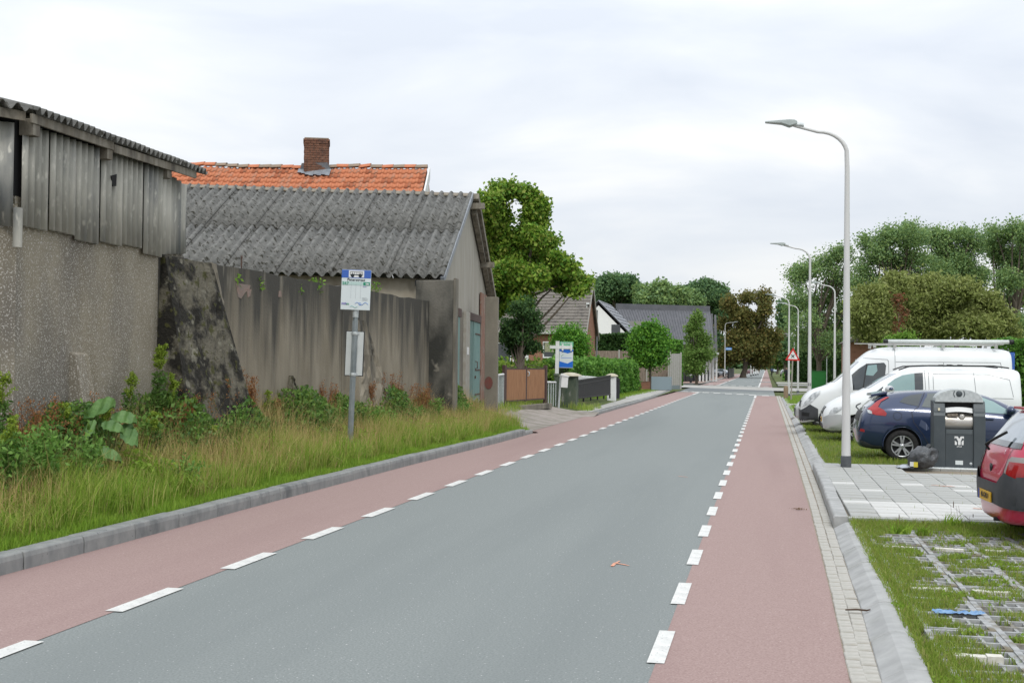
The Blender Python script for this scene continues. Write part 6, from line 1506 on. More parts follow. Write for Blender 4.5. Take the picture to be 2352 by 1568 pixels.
# black far fence and bollards
kf = thing('black_fence', 'solid black garden fence behind the row of bollards', 'fence', (pxX(1566, 146), 146, .1)); x1_ = pxX(1628, 160) - pxX(1566, 146)
b = MB(); b.hexa([Vector((0, 0, 0)), Vector((x1_, 14, 0)), Vector((x1_, 14.1, 0)), Vector((0, .1, 0))], [Vector((0, 0, 1.35)), Vector((x1_, 14, 1.35)), Vector((x1_, 14.1, 1.35)), Vector((0, .1, 1.35))]); b.build('panel', M_blackfence, kf)
for i in range(8): b = MB(); t = i / 7; b.box((x1_ * t + .02, 14 * t - .06, .72), (.1, .1, 1.44)); b.build('post', M_blackfence, kf)
kf2 = thing('black_fence', 'black fence in the dark under the brown tree by the silver car', 'fence', (pxX(1630, 200), 200, .1)); b = MB(); b.box((3.2, 12, .8), (.1, 34, 1.6)); b.build('panel', M_blackfence, kf2); b = MB(); b.box((3.2, -5, .85), (.2, .2, 1.7)); b.build('post', M_blackfence, kf2)
bl0 = None
for i, (px, py) in enumerate(((1586.5, 879), (1607, 873.6), (1624, 870.5), (1639, 868), (1650, 866.3), (1661, 865.2))):
    q = gp(px, py, .1)
    if bl0 is None:
        bl0 = thing('bollard', 'black bollard with white-ringed top on the pavement, one of a row', 'bollard', (q.x, q.y, .08), 0, 'bollards on the clinker pavement')
        bl0['label'] = 'nearest black bollard of the row, standing at the lawn edge'
        b = MB(); b.lathe([(.13, 0), (.13, .8), (.12, .82)], 10); b.build('shaft', M_blackfence, bl0); b = MB(); b.lathe([(.125, .82), (.125, .96), (.09, 1.0), (0, 1.02)], 10); b.build('top', mat('bollard_ring', (.35, .35, .35), rough=.5), bl0)
    else: copy_tree(bl0, None, (q.x, q.y, .08), label=['', 'second black bollard from the near end of the row', 'third black bollard from the near end of the row', 'third black bollard from the far end of the row', 'black bollard next to last, left of the far lamp post', 'last black bollard, right beside the far lamp post'][i])
for i, (px, zt_) in enumerate(((1725, 808), (1730.5, 815), (1736, 815), (1741, 815))):
    d_ = 250 + i * 14; q = dp(px, 846, d_); wpp = thing('white_post', ['leftmost and lowest-topped of the four white masts on the far left', 'second from left of the four white masts', 'third from left of the four white masts', 'rightmost of the four white masts, nearest the road'][i], 'mast', (q.x, q.y, .05), 0, 'white masts on the far left'); b = MB(); b.lathe([(.16, 0), (.14, dp(px, 818, d_).z)], 8); b.build('mast', M_white, wpp); b = MB(); b.lathe([(.2, 0), (.2, .3)], 8); b.build('base', M_sleeve, wpp)
# brick house on the right
rh_ = thing('brick_house', 'low brown brick house half hidden behind lamp post and tall van', 'house', (pxX(2000, 92), 92, .05))
xa, xb = pxX(1948, 92), pxX(2045, 92); zr = pzz(1990, 786, 92)
b = MB(); b.box(((xa + xb) / 2, 96, zr / 2), (xb - xa, 8, zr)); b.build('wall', M_hbrick, rh_, world=True)
MB().prism([Vector((xa - .3, 91.7, zr)), Vector((xb + .3, 91.7, zr)), Vector(((xa + xb) / 2, 91.7, zr + 1.0))], (0, 9, 0)).build('roof', M_btile, rh_, world=True)
win(xa + .5, xa + 1.2, 1.5, 2.6, 91.97, rh_)
# things glimpsed over the hedge
ye = thing('yellow_sign', 'small yellow sign above the dark hedge', 'sign', (pxX(1899, 140), 140, .05)); b = MB(); b.box((0, 0, pzz(1899, 799, 140)), (.7, .06, .4)); b.build('panel', mat('bright_yellow', (.7, .45, .01), rough=.5), ye); b = MB(); b.lathe([(.04, 0), (.04, pzz(1899, 799, 140) - .2)], 6); b.build('post', M_galv, ye)
bc = thing('blue_parasol', 'blue parasol top just left of the near lamp post', 'parasol', (pxX(1943, 120), 120, .05)); b = MB(); zc = pzz(1943, 795, 120); b.lathe([(0, zc + .1), (.5, zc), (.95, zc - .22)], 10); b.build('canopy', mat('parasol_blue', (.12, .25, .5), rough=.8), bc); b = MB(); b.lathe([(.03, 0), (.03, zc)], 6); b.build('pole', M_white, bc)

# ---- people
M_cloth_d = mat('dark_navy_clothes', (.012, .014, .02), (.02, .022, .03), scale=8, rough=.9)
M_cloth_j = mat('grey_blue_jacket', (.10, .14, .24), (.13, .17, .28), scale=8, rough=.9)
M_skin = mat('skin', (.45, .26, .19), rough=.6)
M_hair = mat('dark_hair', (.03, .022, .018), rough=.9)
def skin_mesh(name, verts, edges, rad, m, parent, root=0, sub=1):
    me = bpy.data.meshes.new(name); me.from_pydata(verts, edges, []); o = bpy.data.objects.new('tmp_fig', me); COL.objects.link(o)
    o.modifiers.new('k', 'SKIN'); sv = me.skin_vertices[0].data
    for i, r_ in enumerate(rad): sv[i].radius = (r_, r_) if not isinstance(r_, tuple) else r_; sv[i].use_root = (i == root)
    s_ = o.modifiers.new('s', 'SUBSURF'); s_.levels = sub; s_.render_levels = sub
    dg = bpy.context.evaluated_depsgraph_get(); res = bpy.data.meshes.new_from_object(o.evaluated_get(dg)); bpy.data.objects.remove(o)
    res.name = name; res.materials.clear(); res.materials.append(m)
    for p_ in res.polygons: p_.use_smooth = True
    return link_mesh(name, res, parent)
def person(label, loc, rotz, cloth, trouser, seated=False, s=1.0, leanf=0.0):
    t = thing('person', label, 'person', loc, rotz); hz = .95
    V = [(0, 0, hz), (0, .0, 1.15), (0, leanf * .3, 1.36), (0, leanf * .45, 1.50), (-.20, leanf * .3, 1.43), (.20, leanf * .3, 1.43)]
    E = [(0, 1), (1, 2), (2, 3), (2, 4), (2, 5)]; rad = [(.17, .12), (.16, .11), (.19, .12), .06, .07, .07]
    arms = [(-.27, .02, 1.16), (-.25, .12, .93), (.27, .0, 1.16), (.26, -.08, .92)] if not seated else [(-.28, .2, 1.2), (-.24, .48, 1.1), (.28, .2, 1.2), (.24, .48, 1.1)]
    V += arms; E += [(4, 6), (6, 7), (5, 8), (8, 9)]; rad += [.055, .04, .055, .04]
    legs = [(-.10, .0, .88), (-.11, .16, .50), (-.11, .10, .10), (-.11, .24, .05), (.10, 0, .88), (.11, -.06, .50), (.11, -.32, .14), (.11, -.22, .06)] if not seated else \
           [(-.10, .05, .92), (-.11, .36, .70), (-.11, .16, .28), (-.11, .30, .24), (.10, .05, .92), (.11, .38, .85), (.11, .30, .45), (.11, .44, .42)]
    k = len(V); V += legs; E += [(0, k), (k, k + 1), (k + 1, k + 2), (k + 2, k + 3), (0, k + 4), (k + 4, k + 5), (k + 5, k + 6), (k + 6, k + 7)]
    rad += [.095, .07, .05, .04] * 2
    body_ = skin_mesh('body', [(x * s, y * s, z * s) for (x, y, z) in V], E, [tuple(q * s for q in r_) if isinstance(r_, tuple) else r_ * s for r_ in rad], trouser, t)
    jk = skin_mesh('jacket', [(x * s, y * s, z * s) for (x, y, z) in [(0, 0, .86), (0, .0, 1.15), (0, leanf * .3, 1.37), (0, leanf * .42, 1.46), (-.21, leanf * .3, 1.43), (.21, leanf * .3, 1.43)] + arms],
                   [(0, 1), (1, 2), (2, 3), (2, 4), (2, 5), (4, 6), (6, 7), (5, 8), (8, 9)], [(.2 * s, .15 * s), (.185 * s, .135 * s), (.21 * s, .14 * s), .075 * s, .085 * s, .085 * s, .068 * s, .05 * s, .068 * s, .05 * s], cloth, t)
    b = MB(); hc = Vector((0, leanf * .55 + .02, 1.64)) * s
    b.grid(lambda u, v: hc + Vector((.078 * math.cos(2 * PI * u) * math.sin(PI * v), .10 * math.sin(2 * PI * u) * math.sin(PI * v), .125 * math.cos(PI * v))) * s, 12, 8)
    hd_ = b.build('head', M_skin, t)
    b = MB(); b.grid(lambda u, v: hc + Vector((.084 * math.cos(2 * PI * u) * math.sin(PI * v), -.012 + .104 * math.sin(2 * PI * u) * math.sin(PI * v), .012 + .130 * math.cos(PI * v))) * s, 12, 5); 
    b = MB(); b.grid(lambda u, v: hc + Vector((.086 * math.cos(2 * PI * u) * math.sin(PI * v * .55), -.015 + .104 * math.sin(2 * PI * u) * math.sin(PI * v * .55), .010 + .130 * math.cos(PI * v * .55))) * s, 12, 5); b.build('hair', M_hair, hd_)
    for sg in (-1, 1):
        a = arms[1] if sg < 0 else arms[3]; hnd = MB(); hp_ = Vector(a) * s
        hnd.tube([hp_, hp_ + Vector((0, .03, -.06)) * s], [.04 * s, .045 * s], 6)
        for q in range(4): hnd.tube([hp_ + Vector((.0, .0 + .02 * q, -.06)) * s, hp_ + Vector((0, .03 + .022 * q, -.14)) * s], .011 * s, 4)
        hnd.tube([hp_ + Vector((0, .05, -.03)) * s, hp_ + Vector((-sg * .03, .09, -.08)) * s], .012 * s, 4); hnd.build('hand', M_skin, t)
    return t
q = gp(1807, 872.5, .05); q = C0 + (q - C0) * .86; 
person('person in dark clothes walking on the right pavement beyond the warning sign', (q.x, q.y, .05), PI, M_cloth_d, M_cloth_d, s=1.06)
q = gp(1773, 864, .0)
cyc = person('person in grey-blue jacket riding a bicycle on the red cycle strip', (q.x, q.y, .12), R(5), M_cloth_j, M_cloth_d, True, leanf=.25)
bk_ = thing('bicycle', 'dark bicycle under the cyclist far down the road', 'bicycle', (q.x, q.y, .0), R(5))
b = MB()
for (a, c) in (((0, -.2, .34), (0, -.12, 1.02)), ((0, -.15, .45), (0, .42, .95)), ((0, -.05, .32), (0, .40, .9)), ((0, -.48, .34), (0, -.05, .34)), ((0, .40, 1.05), (0, .55, .34)), ((-.27, .42, 1.1), (.27, .42, 1.1)), ((0, -.48, .34), (0, -.13, .9))): b.tube([a, c], .022, 6)
b.build('frame', M_blackfence, bk_)
for yy in (-.48, .56):
    b = MB(); n_ = 20
    for k in range(n_): a0, a1 = 2 * PI * k / n_, 2 * PI * (k + 1) / n_; b.tube([(0, yy + .33 * math.cos(a0), .34 + .33 * math.sin(a0)), (0, yy + .33 * math.cos(a1), .34 + .33 * math.sin(a1))], .02, 5, cap=False)
    for k in range(8): a0 = PI * k / 4; b.tube([(0, yy, .34), (0, yy + .32 * math.cos(a0), .34 + .32 * math.sin(a0))], .006, 4, cap=False)
    b.build('wheel', M_tyre, bk_)
b = MB(); b.box((0, -.13, 1.03), (.14, .26, .06)); b.build('saddle', M_black, bk_)
# ---- small things lying about
p = gp(2205, 1408, .09); cl = thing('blue_cloth', 'crumpled blue plastic rag lying on the grassy grid pavers', 'rag', (p.x, p.y, .085), R(8))
b = MB(); b.grid(lambda u, v: Vector((-.19 + .38 * u + .02 * mnoise.noise(Vector((u * 6, v * 4, 1))), (-.07 + .14 * v) * (1.1 - .7 * u) + .03 * math.sin(u * 7), .01 + .03 * abs(mnoise.noise(Vector((u * 9, v * 7, 3)))))), 22, 10)
b.build('sheet', mat('blue_rag', (.09, .20, .40), (.2, .33, .5), scale=22, rough=.6), cl)
p = gp(1987, 1409, .02); tw = thing('twig', 'broken brown twig lying across the brick gutter', 'twig', (p.x - .06, p.y, .045)); b = MB(); b.tube([(-.09, 0, 0), (0, .004, .006), (.07, -.004, .004), (.10, .006, .01)], [.007, .008, .008, .005], 6); b.build('stem', mat('twig_bark', (.07, .045, .03), rough=1), tw)
p = gp(1835, 1172, .0); tw = thing('leaf_litter', 'small brown drift of dead leaves on the right red strip edge', 'leaf litter', (p.x, p.y, .02))
link_mesh('leaves', leaf_cloud('leaves', np.stack([RNG.normal(0, .05, 60), RNG.normal(0, .018, 60), np.abs(RNG.normal(0, .008, 60))], 1), RNG.uniform(.008, .02, 60), mat('dead_leaf', (.16, .10, .05), rough=1)), tw)
M_spray = mat('orange_survey_paint', (.72, .28, .16), (.5, .3, .22), scale=40, rough=.8)
sp_ = MB()
def spray(b, px0, py0, px1, py1, w, z): 
    a, c = gp(px0, py0, z), gp(px1, py1, z); d = (c - a).normalized(); s_ = Vector((-d.y, d.x, 0)) * w / 2; m_ = a.lerp(c, .5) + s_ * .7
    b.add([a - s_, a + s_, m_ + s_, c + s_ * .4, c - s_ * .4, m_ - s_], [(0, 5, 2, 1), (5, 4, 3, 2)])
for a in ((1406, 1299, 1424, 1287, .035), (1412, 1292, 1446, 1298, .03), (1558, 1093, 1580, 1095, .03)): spray(sp_, *a, .007)
sp_.build('survey_mark', M_spray, road)
sp2 = MB()
for a in ((2140, 1113, 2170, 1116, .04), (2165, 1115, 2195, 1117, .05), (2235, 1166, 2275, 1170, .05)): spray(sp2, *a, .1635)
sp2.build('survey_mark', M_spray, plat)
# ================================================================== VEGETATION
def leaf_mat(name, cols, rough=.6, transl=.35):
    m = bpy.data.materials.new(name); m.use_nodes = True; nt = m.node_tree; N, L = nt.nodes, nt.links
    b = N['Principled BSDF']; b.inputs['Roughness'].default_value = rough; b.inputs['Specular IOR Level'].default_value = .25
    g = N.new('ShaderNodeNewGeometry'); q = N.new('ShaderNodeValToRGB'); L.new(g.outputs['Random Per Island'], q.inputs[0])
    els = q.color_ramp.elements
    while len(els) < len(cols): els.new(.5)
    for i, c in enumerate(cols): els[i].position = i / (len(cols) - 1); els[i].color = (*lin(c), 1)
    L.new(q.outputs[0], b.inputs['Base Color'])
    t = N.new('ShaderNodeBsdfTranslucent'); L.new(q.outputs[0], t.inputs[0])
    mx = N.new('ShaderNodeMixShader'); mx.inputs[0].default_value = transl
    L.new(b.outputs[0], mx.inputs[1]); L.new(t.outputs[0], mx.inputs[2]); L.new(mx.outputs[0], N['Material Output'].inputs[0]); return m
M_bark = mat('grey_brown_bark', (.10, .08, .06), (.15, .125, .10), scale=8, rough=1, bump=.5, bscale=20, stretch=(1, 1, .3))
M_bark2 = mat('pale_bark', (.26, .24, .20), (.18, .16, .13), scale=6, rough=1, stretch=(1, 1, .4))
Lf_maple = leaf_mat('maple_leaves', [(0.066, 0.162, 0.022), (0.133, 0.281, 0.030), (0.227, 0.368, 0.042), (0.302, 0.411, 0.062), (0.095, 0.216, 0.025), (0.378, 0.411, 0.095)])
Lf_dark = leaf_mat('dark_leaves', [(0.028, 0.074, 0.022), (0.052, 0.114, 0.033), (0.083, 0.156, 0.040), (0.037, 0.092, 0.037)])
Lf_ball = leaf_mat('ball_tree_leaves', [(0.046, 0.149, 0.021), (0.095, 0.255, 0.030), (0.181, 0.383, 0.043), (0.064, 0.181, 0.025)])
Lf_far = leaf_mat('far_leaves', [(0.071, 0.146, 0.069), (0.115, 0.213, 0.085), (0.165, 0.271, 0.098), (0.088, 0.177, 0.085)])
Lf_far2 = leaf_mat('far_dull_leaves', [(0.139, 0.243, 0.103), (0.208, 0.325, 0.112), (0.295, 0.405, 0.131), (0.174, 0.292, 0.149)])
Lf_brown = leaf_mat('bronze_leaves', [(.10, .115, .035), (.15, .155, .042), (.20, .175, .05), (.095, .125, .036), (.24, .175, .055), (.12, .15, .04)])
Lf_cone = leaf_mat('larch_green_leaves', [(0.098, 0.182, 0.035), (0.140, 0.252, 0.049), (0.196, 0.294, 0.070), (0.112, 0.210, 0.042)])
Lf_olive = leaf_mat('olive_willow_leaves', [(0.180, 0.217, 0.060), (0.248, 0.293, 0.087), (0.336, 0.370, 0.119), (0.202, 0.260, 0.064), (0.293, 0.325, 0.130)])
Lf_hedge = leaf_mat('laurel_leaves', [(0.050, 0.150, 0.024), (0.100, 0.240, 0.036), (0.180, 0.360, 0.060), (0.070, 0.180, 0.030)])
Lf_hedge_d = leaf_mat('dark_hedge_leaves', [(0.022, 0.061, 0.016), (0.040, 0.096, 0.022), (0.064, 0.128, 0.029), (0.032, 0.080, 0.019)])
Lf_bright = leaf_mat('bright_leaves', [(0.104, 0.221, 0.026), (0.156, 0.286, 0.039), (0.208, 0.338, 0.052)])

def tree(label, base, blobs, n, leaf, lm, tr=.2, group=None, name='tree', bark=None, limbs=True, shell=.4, aspect=1.5, cat='tree', minz=None, twig=0, soft=.22, spr=1.15, maxlimb=60):
    t = thing(name, label, cat, base, 0, group); B = Vector(base)
    top = max(b[2] for b in blobs); cx = sum(b[0] for b in blobs) / len(blobs); cy = sum(b[1] for b in blobs) / len(blobs); low = min(b[2] for b in blobs)
    fork = Vector((B.x + (cx - B.x) * .3, B.y + (cy - B.y) * .3, B.z + max(.35 * (low - B.z), .5 * (low - B.z))))
    b = MB(); mid = Vector((cx, cy, (low + top) / 2))
    b.tube([B - Vector((0, 0, .2)), B + Vector((0, 0, .3)), fork, fork.lerp(mid, .55), mid], [tr * 1.4, tr, tr * .8, tr * .55, tr * .3], 8); b.build('trunk', bark or M_bark, t, world=True)
    if limbs:
        b = MB(); rg = random.Random(len(blobs) * 7 + n)
        for q in rg.sample(list(blobs), min(len(blobs), maxlimb)):
            c = Vector(q[:3]); st = fork.lerp(mid, rg.uniform(.0, .8)); k = st.lerp(c, .5) + Vector((rg.uniform(-.2, .2), rg.uniform(-.2, .2), rg.uniform(0, .25))) * (c - st).length * .5
            b.tube([st, k, c], [tr * .38, tr * .24, tr * .08], 5)
            for _ in range(twig):
                e_ = c + Vector((rg.gauss(0, .5) * q[3], rg.gauss(0, .5) * q[4], rg.gauss(.1, .5) * q[5])) * 1.2; b.tube([k.lerp(c, rg.uniform(.3, 1)), e_], [tr * .1, tr * .03], 4, cap=False)
        b.build('limb', bark or M_bark, t, world=True)
    P, D = in_blobs(blobs, n // 6, shell, soft=soft); P = np.repeat(P, 6, 0); P = P + RNG.normal(0, leaf * spr, P.shape)
    if minz is not None: P = P[P[:, 2] > minz]
    me = leaf_cloud('crown', P, RNG.uniform(leaf * .6, leaf * 1.3, len(P)), lm, aspect=aspect); link_mesh('crown', me, t, world=True)
    return t
def pxb(lst, d, dj=.5, fill=1.0):
    out = []; k = d / 2750.0; rg = random.Random(len(lst) * 13 + int(d))
    for q in lst:
        x, y, rx = q[0], q[1], q[2]; ry = q[3] if len(q) > 3 else rx
        p = dp(x, y, d + rg.uniform(-dj, dj) * rx * k); out.append((p.x, p.y, p.z, rx * k * fill, rx * k * fill, ry * k * fill))
    return out
def sub_blobs(lst, k, f=.5, seed=1):
    """break big clumps into smaller ones so that gaps show between them"""
    rg = random.Random(seed); out = []
    for q in lst:
        for _ in range(k):
            a = [rg.gauss(0, 1) for _ in range(3)]; r_ = math.sqrt(sum(v * v for v in a)); s = rg.uniform(.35, .95); ff = f * rg.uniform(.65, 1.25)
            out.append((q[0] + a[0] / r_ * q[3] * s, q[1] + a[1] / r_ * q[4] * s, q[2] + a[2] / r_ * q[5] * s, q[3] * ff, q[4] * ff, q[5] * ff * .85))
    return out
def gz(p, z=.1): return (p.x, p.y, z)

maple = [(1118, 462, 30, 22), (1150, 440, 28, 18), (1178, 436, 26, 16), (1212, 452, 26, 22), (1238, 470, 24, 22), (1244, 500, 20, 24), (1215, 492, 24, 24), (1118, 500, 26, 26), (1150, 505, 24, 28), (1140, 480, 26, 22),
         (1165, 540, 20, 24), (1125, 545, 34, 28), (1160, 575, 36, 26), (1205, 535, 22, 24), (1230, 540, 30, 22), (1262, 556, 22, 20), (1235, 575, 34, 22), (1200, 590, 34, 24), (1128, 598, 34, 28), (1165, 618, 38, 28),
         (1275, 590, 26, 18), (1302, 610, 24, 20), (1262, 620, 38, 20), (1310, 636, 26, 16), (1338, 655, 16, 14), (1225, 632, 40, 22), (1180, 655, 40, 22), (1130, 650, 34, 30), (1150, 695, 42, 28), (1195, 690, 30, 24), (1125, 690, 30, 30), (1290, 655, 24, 14), (1345, 645, 12, 10), (1322, 648, 22, 15), (1300, 632, 26, 18), (1330, 668, 14, 12), (1265, 640, 30, 18), (1305, 668, 14, 10)]
b_ = dp(1190, 850, 53)
tree('tall maple tree with yellowing leaves rising behind the barn gable', gz(b_, .3), sub_blobs(pxb(maple, 53, 2.2), 5, .42, 3) + pxb(maple, 53, 2.0, .68), 60000, .125, Lf_maple, .20, name='maple_tree', twig=1, shell=.3, maxlimb=9, soft=.16)
b_ = dp(1191, 850, 48)
tree('small dark dense tree in front of the brown roofed house', gz(b_, .4), sub_blobs(pxb([(1200, 712, 24, 26), (1185, 740, 34, 26), (1205, 765, 38, 30), (1170, 770, 28, 26), (1195, 800, 36, 22), (1222, 740, 20, 24), (1212, 695, 12, 14)], 48, .8), 3, .6, 4), 12000, .075, Lf_dark, .13, name='garden_tree')
b_ = dp(1310, 860, 70)
tree('dark ball-shaped tree clipped round, left one behind the for-sale board', gz(b_, .2), pxb([(1310, 790, 37, 37), (1305, 782, 34, 30), (1322, 800, 28, 27)], 70, .2), 9000, .10, Lf_ball, .09, 'clipped ball trees', 'ball_tree', shell=.75, limbs=False)
b_ = dp(1494, 890, 93); db = 93.0
tree('large ball-shaped tree on a slim trunk right of the hedge', gz(b_, .1), pxb([(1491, 798, 42, 44), (1480, 785, 34, 34), (1503, 785, 32, 36), (1492, 815, 38, 26), (1492, 756, 22, 14)], db, .2), 12000, .15, Lf_ball, .12, 'clipped ball trees', 'ball_tree', shell=.75, limbs=False)
# conical pale tree
d_ = 128; cone = []
for i in range(11):
    t = i / 10; y = 722 + t * 120; w = 6 + 36 * t ** .8
    for k in range(3): cone.append((1601 + random.uniform(-.75, .75) * w, y + random.uniform(-6, 6), 7 + w * .33, 6 + w * .12))
b_ = dp(1600, 868, d_); tree('pale green conical tree with layered drooping branches by the white columns', gz(b_), pxb(cone, d_, 1.5), 11000, .17, Lf_cone, .14, name='conical_tree', shell=.2)
# bronze tree and far woods
br = [(1690, 705, 22, 26), (1715, 685, 26, 20), (1742, 690, 24, 22), (1758, 720, 22, 26), (1700, 735, 34, 30), (1735, 745, 38, 32), (1768, 760, 22, 28), (1690, 775, 34, 30), (1725, 790, 40, 30), (1762, 800, 28, 26), (1700, 815, 34, 22), (1740, 822, 34, 20), (1672, 810, 24, 26), (1668, 745, 16, 24)]
b_ = dp(1707, 860, 215); tree('big bronze-leaved tree with a dark shaded foot at the road bend', gz(b_), sub_blobs(pxb(br, 215, 1.2), 3, .6, 5), 30000, .34, Lf_brown, .55, name='bronze_tree', shell=.3)
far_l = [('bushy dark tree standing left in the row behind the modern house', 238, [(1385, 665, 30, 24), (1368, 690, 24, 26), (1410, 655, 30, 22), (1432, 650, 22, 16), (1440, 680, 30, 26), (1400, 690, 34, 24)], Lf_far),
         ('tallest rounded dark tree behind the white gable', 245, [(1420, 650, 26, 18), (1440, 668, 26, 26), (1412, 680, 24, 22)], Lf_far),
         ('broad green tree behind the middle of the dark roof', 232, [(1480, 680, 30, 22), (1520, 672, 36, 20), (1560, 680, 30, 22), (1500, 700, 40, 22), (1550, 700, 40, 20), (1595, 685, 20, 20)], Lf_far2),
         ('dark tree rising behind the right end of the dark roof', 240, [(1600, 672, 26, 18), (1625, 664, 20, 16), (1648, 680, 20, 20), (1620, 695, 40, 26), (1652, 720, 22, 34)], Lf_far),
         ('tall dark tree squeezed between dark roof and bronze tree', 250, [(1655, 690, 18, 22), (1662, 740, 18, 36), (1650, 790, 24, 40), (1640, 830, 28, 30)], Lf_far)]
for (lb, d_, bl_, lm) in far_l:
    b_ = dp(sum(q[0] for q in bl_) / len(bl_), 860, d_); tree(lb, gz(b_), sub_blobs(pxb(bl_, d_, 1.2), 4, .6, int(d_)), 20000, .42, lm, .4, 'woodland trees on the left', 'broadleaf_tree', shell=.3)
# trees closing the road far off
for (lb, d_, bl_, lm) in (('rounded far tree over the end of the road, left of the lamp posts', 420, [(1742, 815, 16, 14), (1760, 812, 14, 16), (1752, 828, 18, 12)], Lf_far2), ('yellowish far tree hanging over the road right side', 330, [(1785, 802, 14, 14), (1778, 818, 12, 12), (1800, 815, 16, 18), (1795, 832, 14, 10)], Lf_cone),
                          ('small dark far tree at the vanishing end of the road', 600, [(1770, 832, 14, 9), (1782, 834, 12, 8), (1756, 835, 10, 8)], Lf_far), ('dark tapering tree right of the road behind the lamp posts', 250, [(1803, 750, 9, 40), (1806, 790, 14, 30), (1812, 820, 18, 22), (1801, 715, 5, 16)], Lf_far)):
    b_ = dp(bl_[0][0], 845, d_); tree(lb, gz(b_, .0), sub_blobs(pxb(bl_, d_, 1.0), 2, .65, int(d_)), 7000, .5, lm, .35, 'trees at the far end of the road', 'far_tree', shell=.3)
# big airy trees on the right
big_r = [('airy tall tree left in the right-hand row, branches showing', 118, [(1850, 640, 40, 34), (1890, 605, 44, 32), (1935, 590, 30, 26), (1830, 690, 34, 36), (1880, 680, 50, 40), (1930, 650, 40, 44), (1850, 740, 40, 34), (1900, 745, 50, 36), (1945, 720, 36, 40), (1825, 640, 18, 22), (1870, 790, 44, 26), (1835, 780, 30, 26), (1920, 790, 40, 24)]),
         ('tallest airy tree of the right-hand row above the vans', 112, [(2000, 580, 36, 36), (2040, 550, 42, 32), (2090, 540, 44, 28), (1990, 630, 34, 36), (2050, 600, 46, 36), (2100, 590, 44, 40), (2060, 650, 40, 34), (2120, 640, 30, 34), (1985, 690, 26, 30), (2020, 690, 30, 30), (1975, 745, 26, 30), (2110, 690, 30, 26)]),
         ('dense green tree in the middle of the right-hand row', 116, [(2150, 550, 40, 26), (2200, 548, 46, 24), (2240, 570, 36, 30), (2170, 590, 46, 32), (2220, 610, 44, 34), (2160, 640, 36, 30), (2210, 650, 36, 26), (2250, 640, 26, 30), (2180, 680, 40, 26)]),
         ('airy tree with bare grey stems at the right frame edge', 108, [(2290, 545, 34, 26), (2335, 540, 34, 26), (2380, 560, 34, 34), (2300, 590, 38, 34), (2345, 600, 34, 38), (2310, 650, 32, 34), (2350, 680, 30, 44), (2290, 700, 24, 30), (2345, 750, 30, 34)])]
for (lb, d_, bl_) in big_r:
    b_ = dp(sum(q[0] for q in bl_) / len(bl_), 850, d_)
    tree(lb, gz(b_, .05), sub_blobs(pxb(bl_, d_, 1.5), 7, .42, int(d_) + 2), 30000, .15, Lf_far2, .32, 'tall trees behind the parking', 'airy_tree', shell=.1, twig=2, aspect=1.5, soft=.55, spr=2.2, maxlimb=34)
# olive birch and willow clump in front
ol = [('olive green weeping birch left of the clump, nearest the lamp post', 86, [(1985, 720, 30, 34), (2010, 690, 34, 30), (2050, 670, 34, 26), (1990, 755, 28, 20), (2030, 730, 40, 34), (2040, 765, 34, 16)]),
      ('rounded olive green willow in the middle behind the tall van', 90, [(2090, 655, 36, 24), (2130, 670, 36, 30), (2085, 700, 40, 34), (2140, 720, 42, 40), (2100, 750, 40, 24), (2160, 760, 34, 18)]),
      ('wide olive green willow with pale stems at the right of the clump', 88, [(2190, 680, 40, 30), (2240, 700, 44, 34), (2290, 720, 36, 36), (2200, 740, 44, 30), (2260, 755, 44, 22), (2305, 765, 26, 18)])]
for (lb, d_, bl_) in ol:
    b_ = dp(sum(q[0] for q in bl_) / len(bl_), 850, d_)
    tree(lb, gz(b_, .05), sub_blobs(pxb(bl_, d_, 1.0), 5, .5, int(d_)), 36000, .12, Lf_olive, .14, 'olive willows behind the vans', 'willow_tree', bark=M_bark2, shell=.15, twig=2, aspect=2.6, soft=.5, spr=2.2, maxlimb=20)
b_ = dp(2066, 850, 83); red_ = [(2062, 690, 12, 16), (2070, 720, 14, 20), (2060, 750, 10, 16)]
tree('thin half-bare tree with reddish leaves in front of the olive willows', gz(b_, .05), pxb(red_, 83, 1), 500, .13, leaf_mat('rust_leaves', [(.25, .08, .04), (.2, .10, .05), (.16, .12, .05)]), .07, name='bare_tree', bark=M_bark2, twig=9)
b_ = dp(2070, 850, 62); tree('low bright green bush top showing over the roof rack', gz(b_, .05), pxb([(2055, 782, 22, 12), (2080, 778, 22, 14), (2072, 792, 36, 14), (2060, 815, 40, 20)], 62, .5), 6000, .09, Lf_bright, .08, name='bush', cat='bush')
for (lb, px, d_, w, yt) in (('dark pointed conifer behind lamp 22', 1868, 152, 30, 738), ('dark green conifer between lamp 22 and the near lamp post', 1925, 150, 26, 745), ('small dark conifer left of the pair over the hedge', 1845, 156, 20, 775)):
    cn = [(px + random.uniform(-.4, .4) * w * t, yt + 88 * t, 4 + w * .55 * t, 9) for t in [i / 9 for i in range(10)]]
    b_ = dp(px, 872, d_); tree(lb, gz(b_, .05), pxb(cn, d_, 1), 6000, .2, Lf_dark, .12, name='conifer', shell=.3, limbs=False)

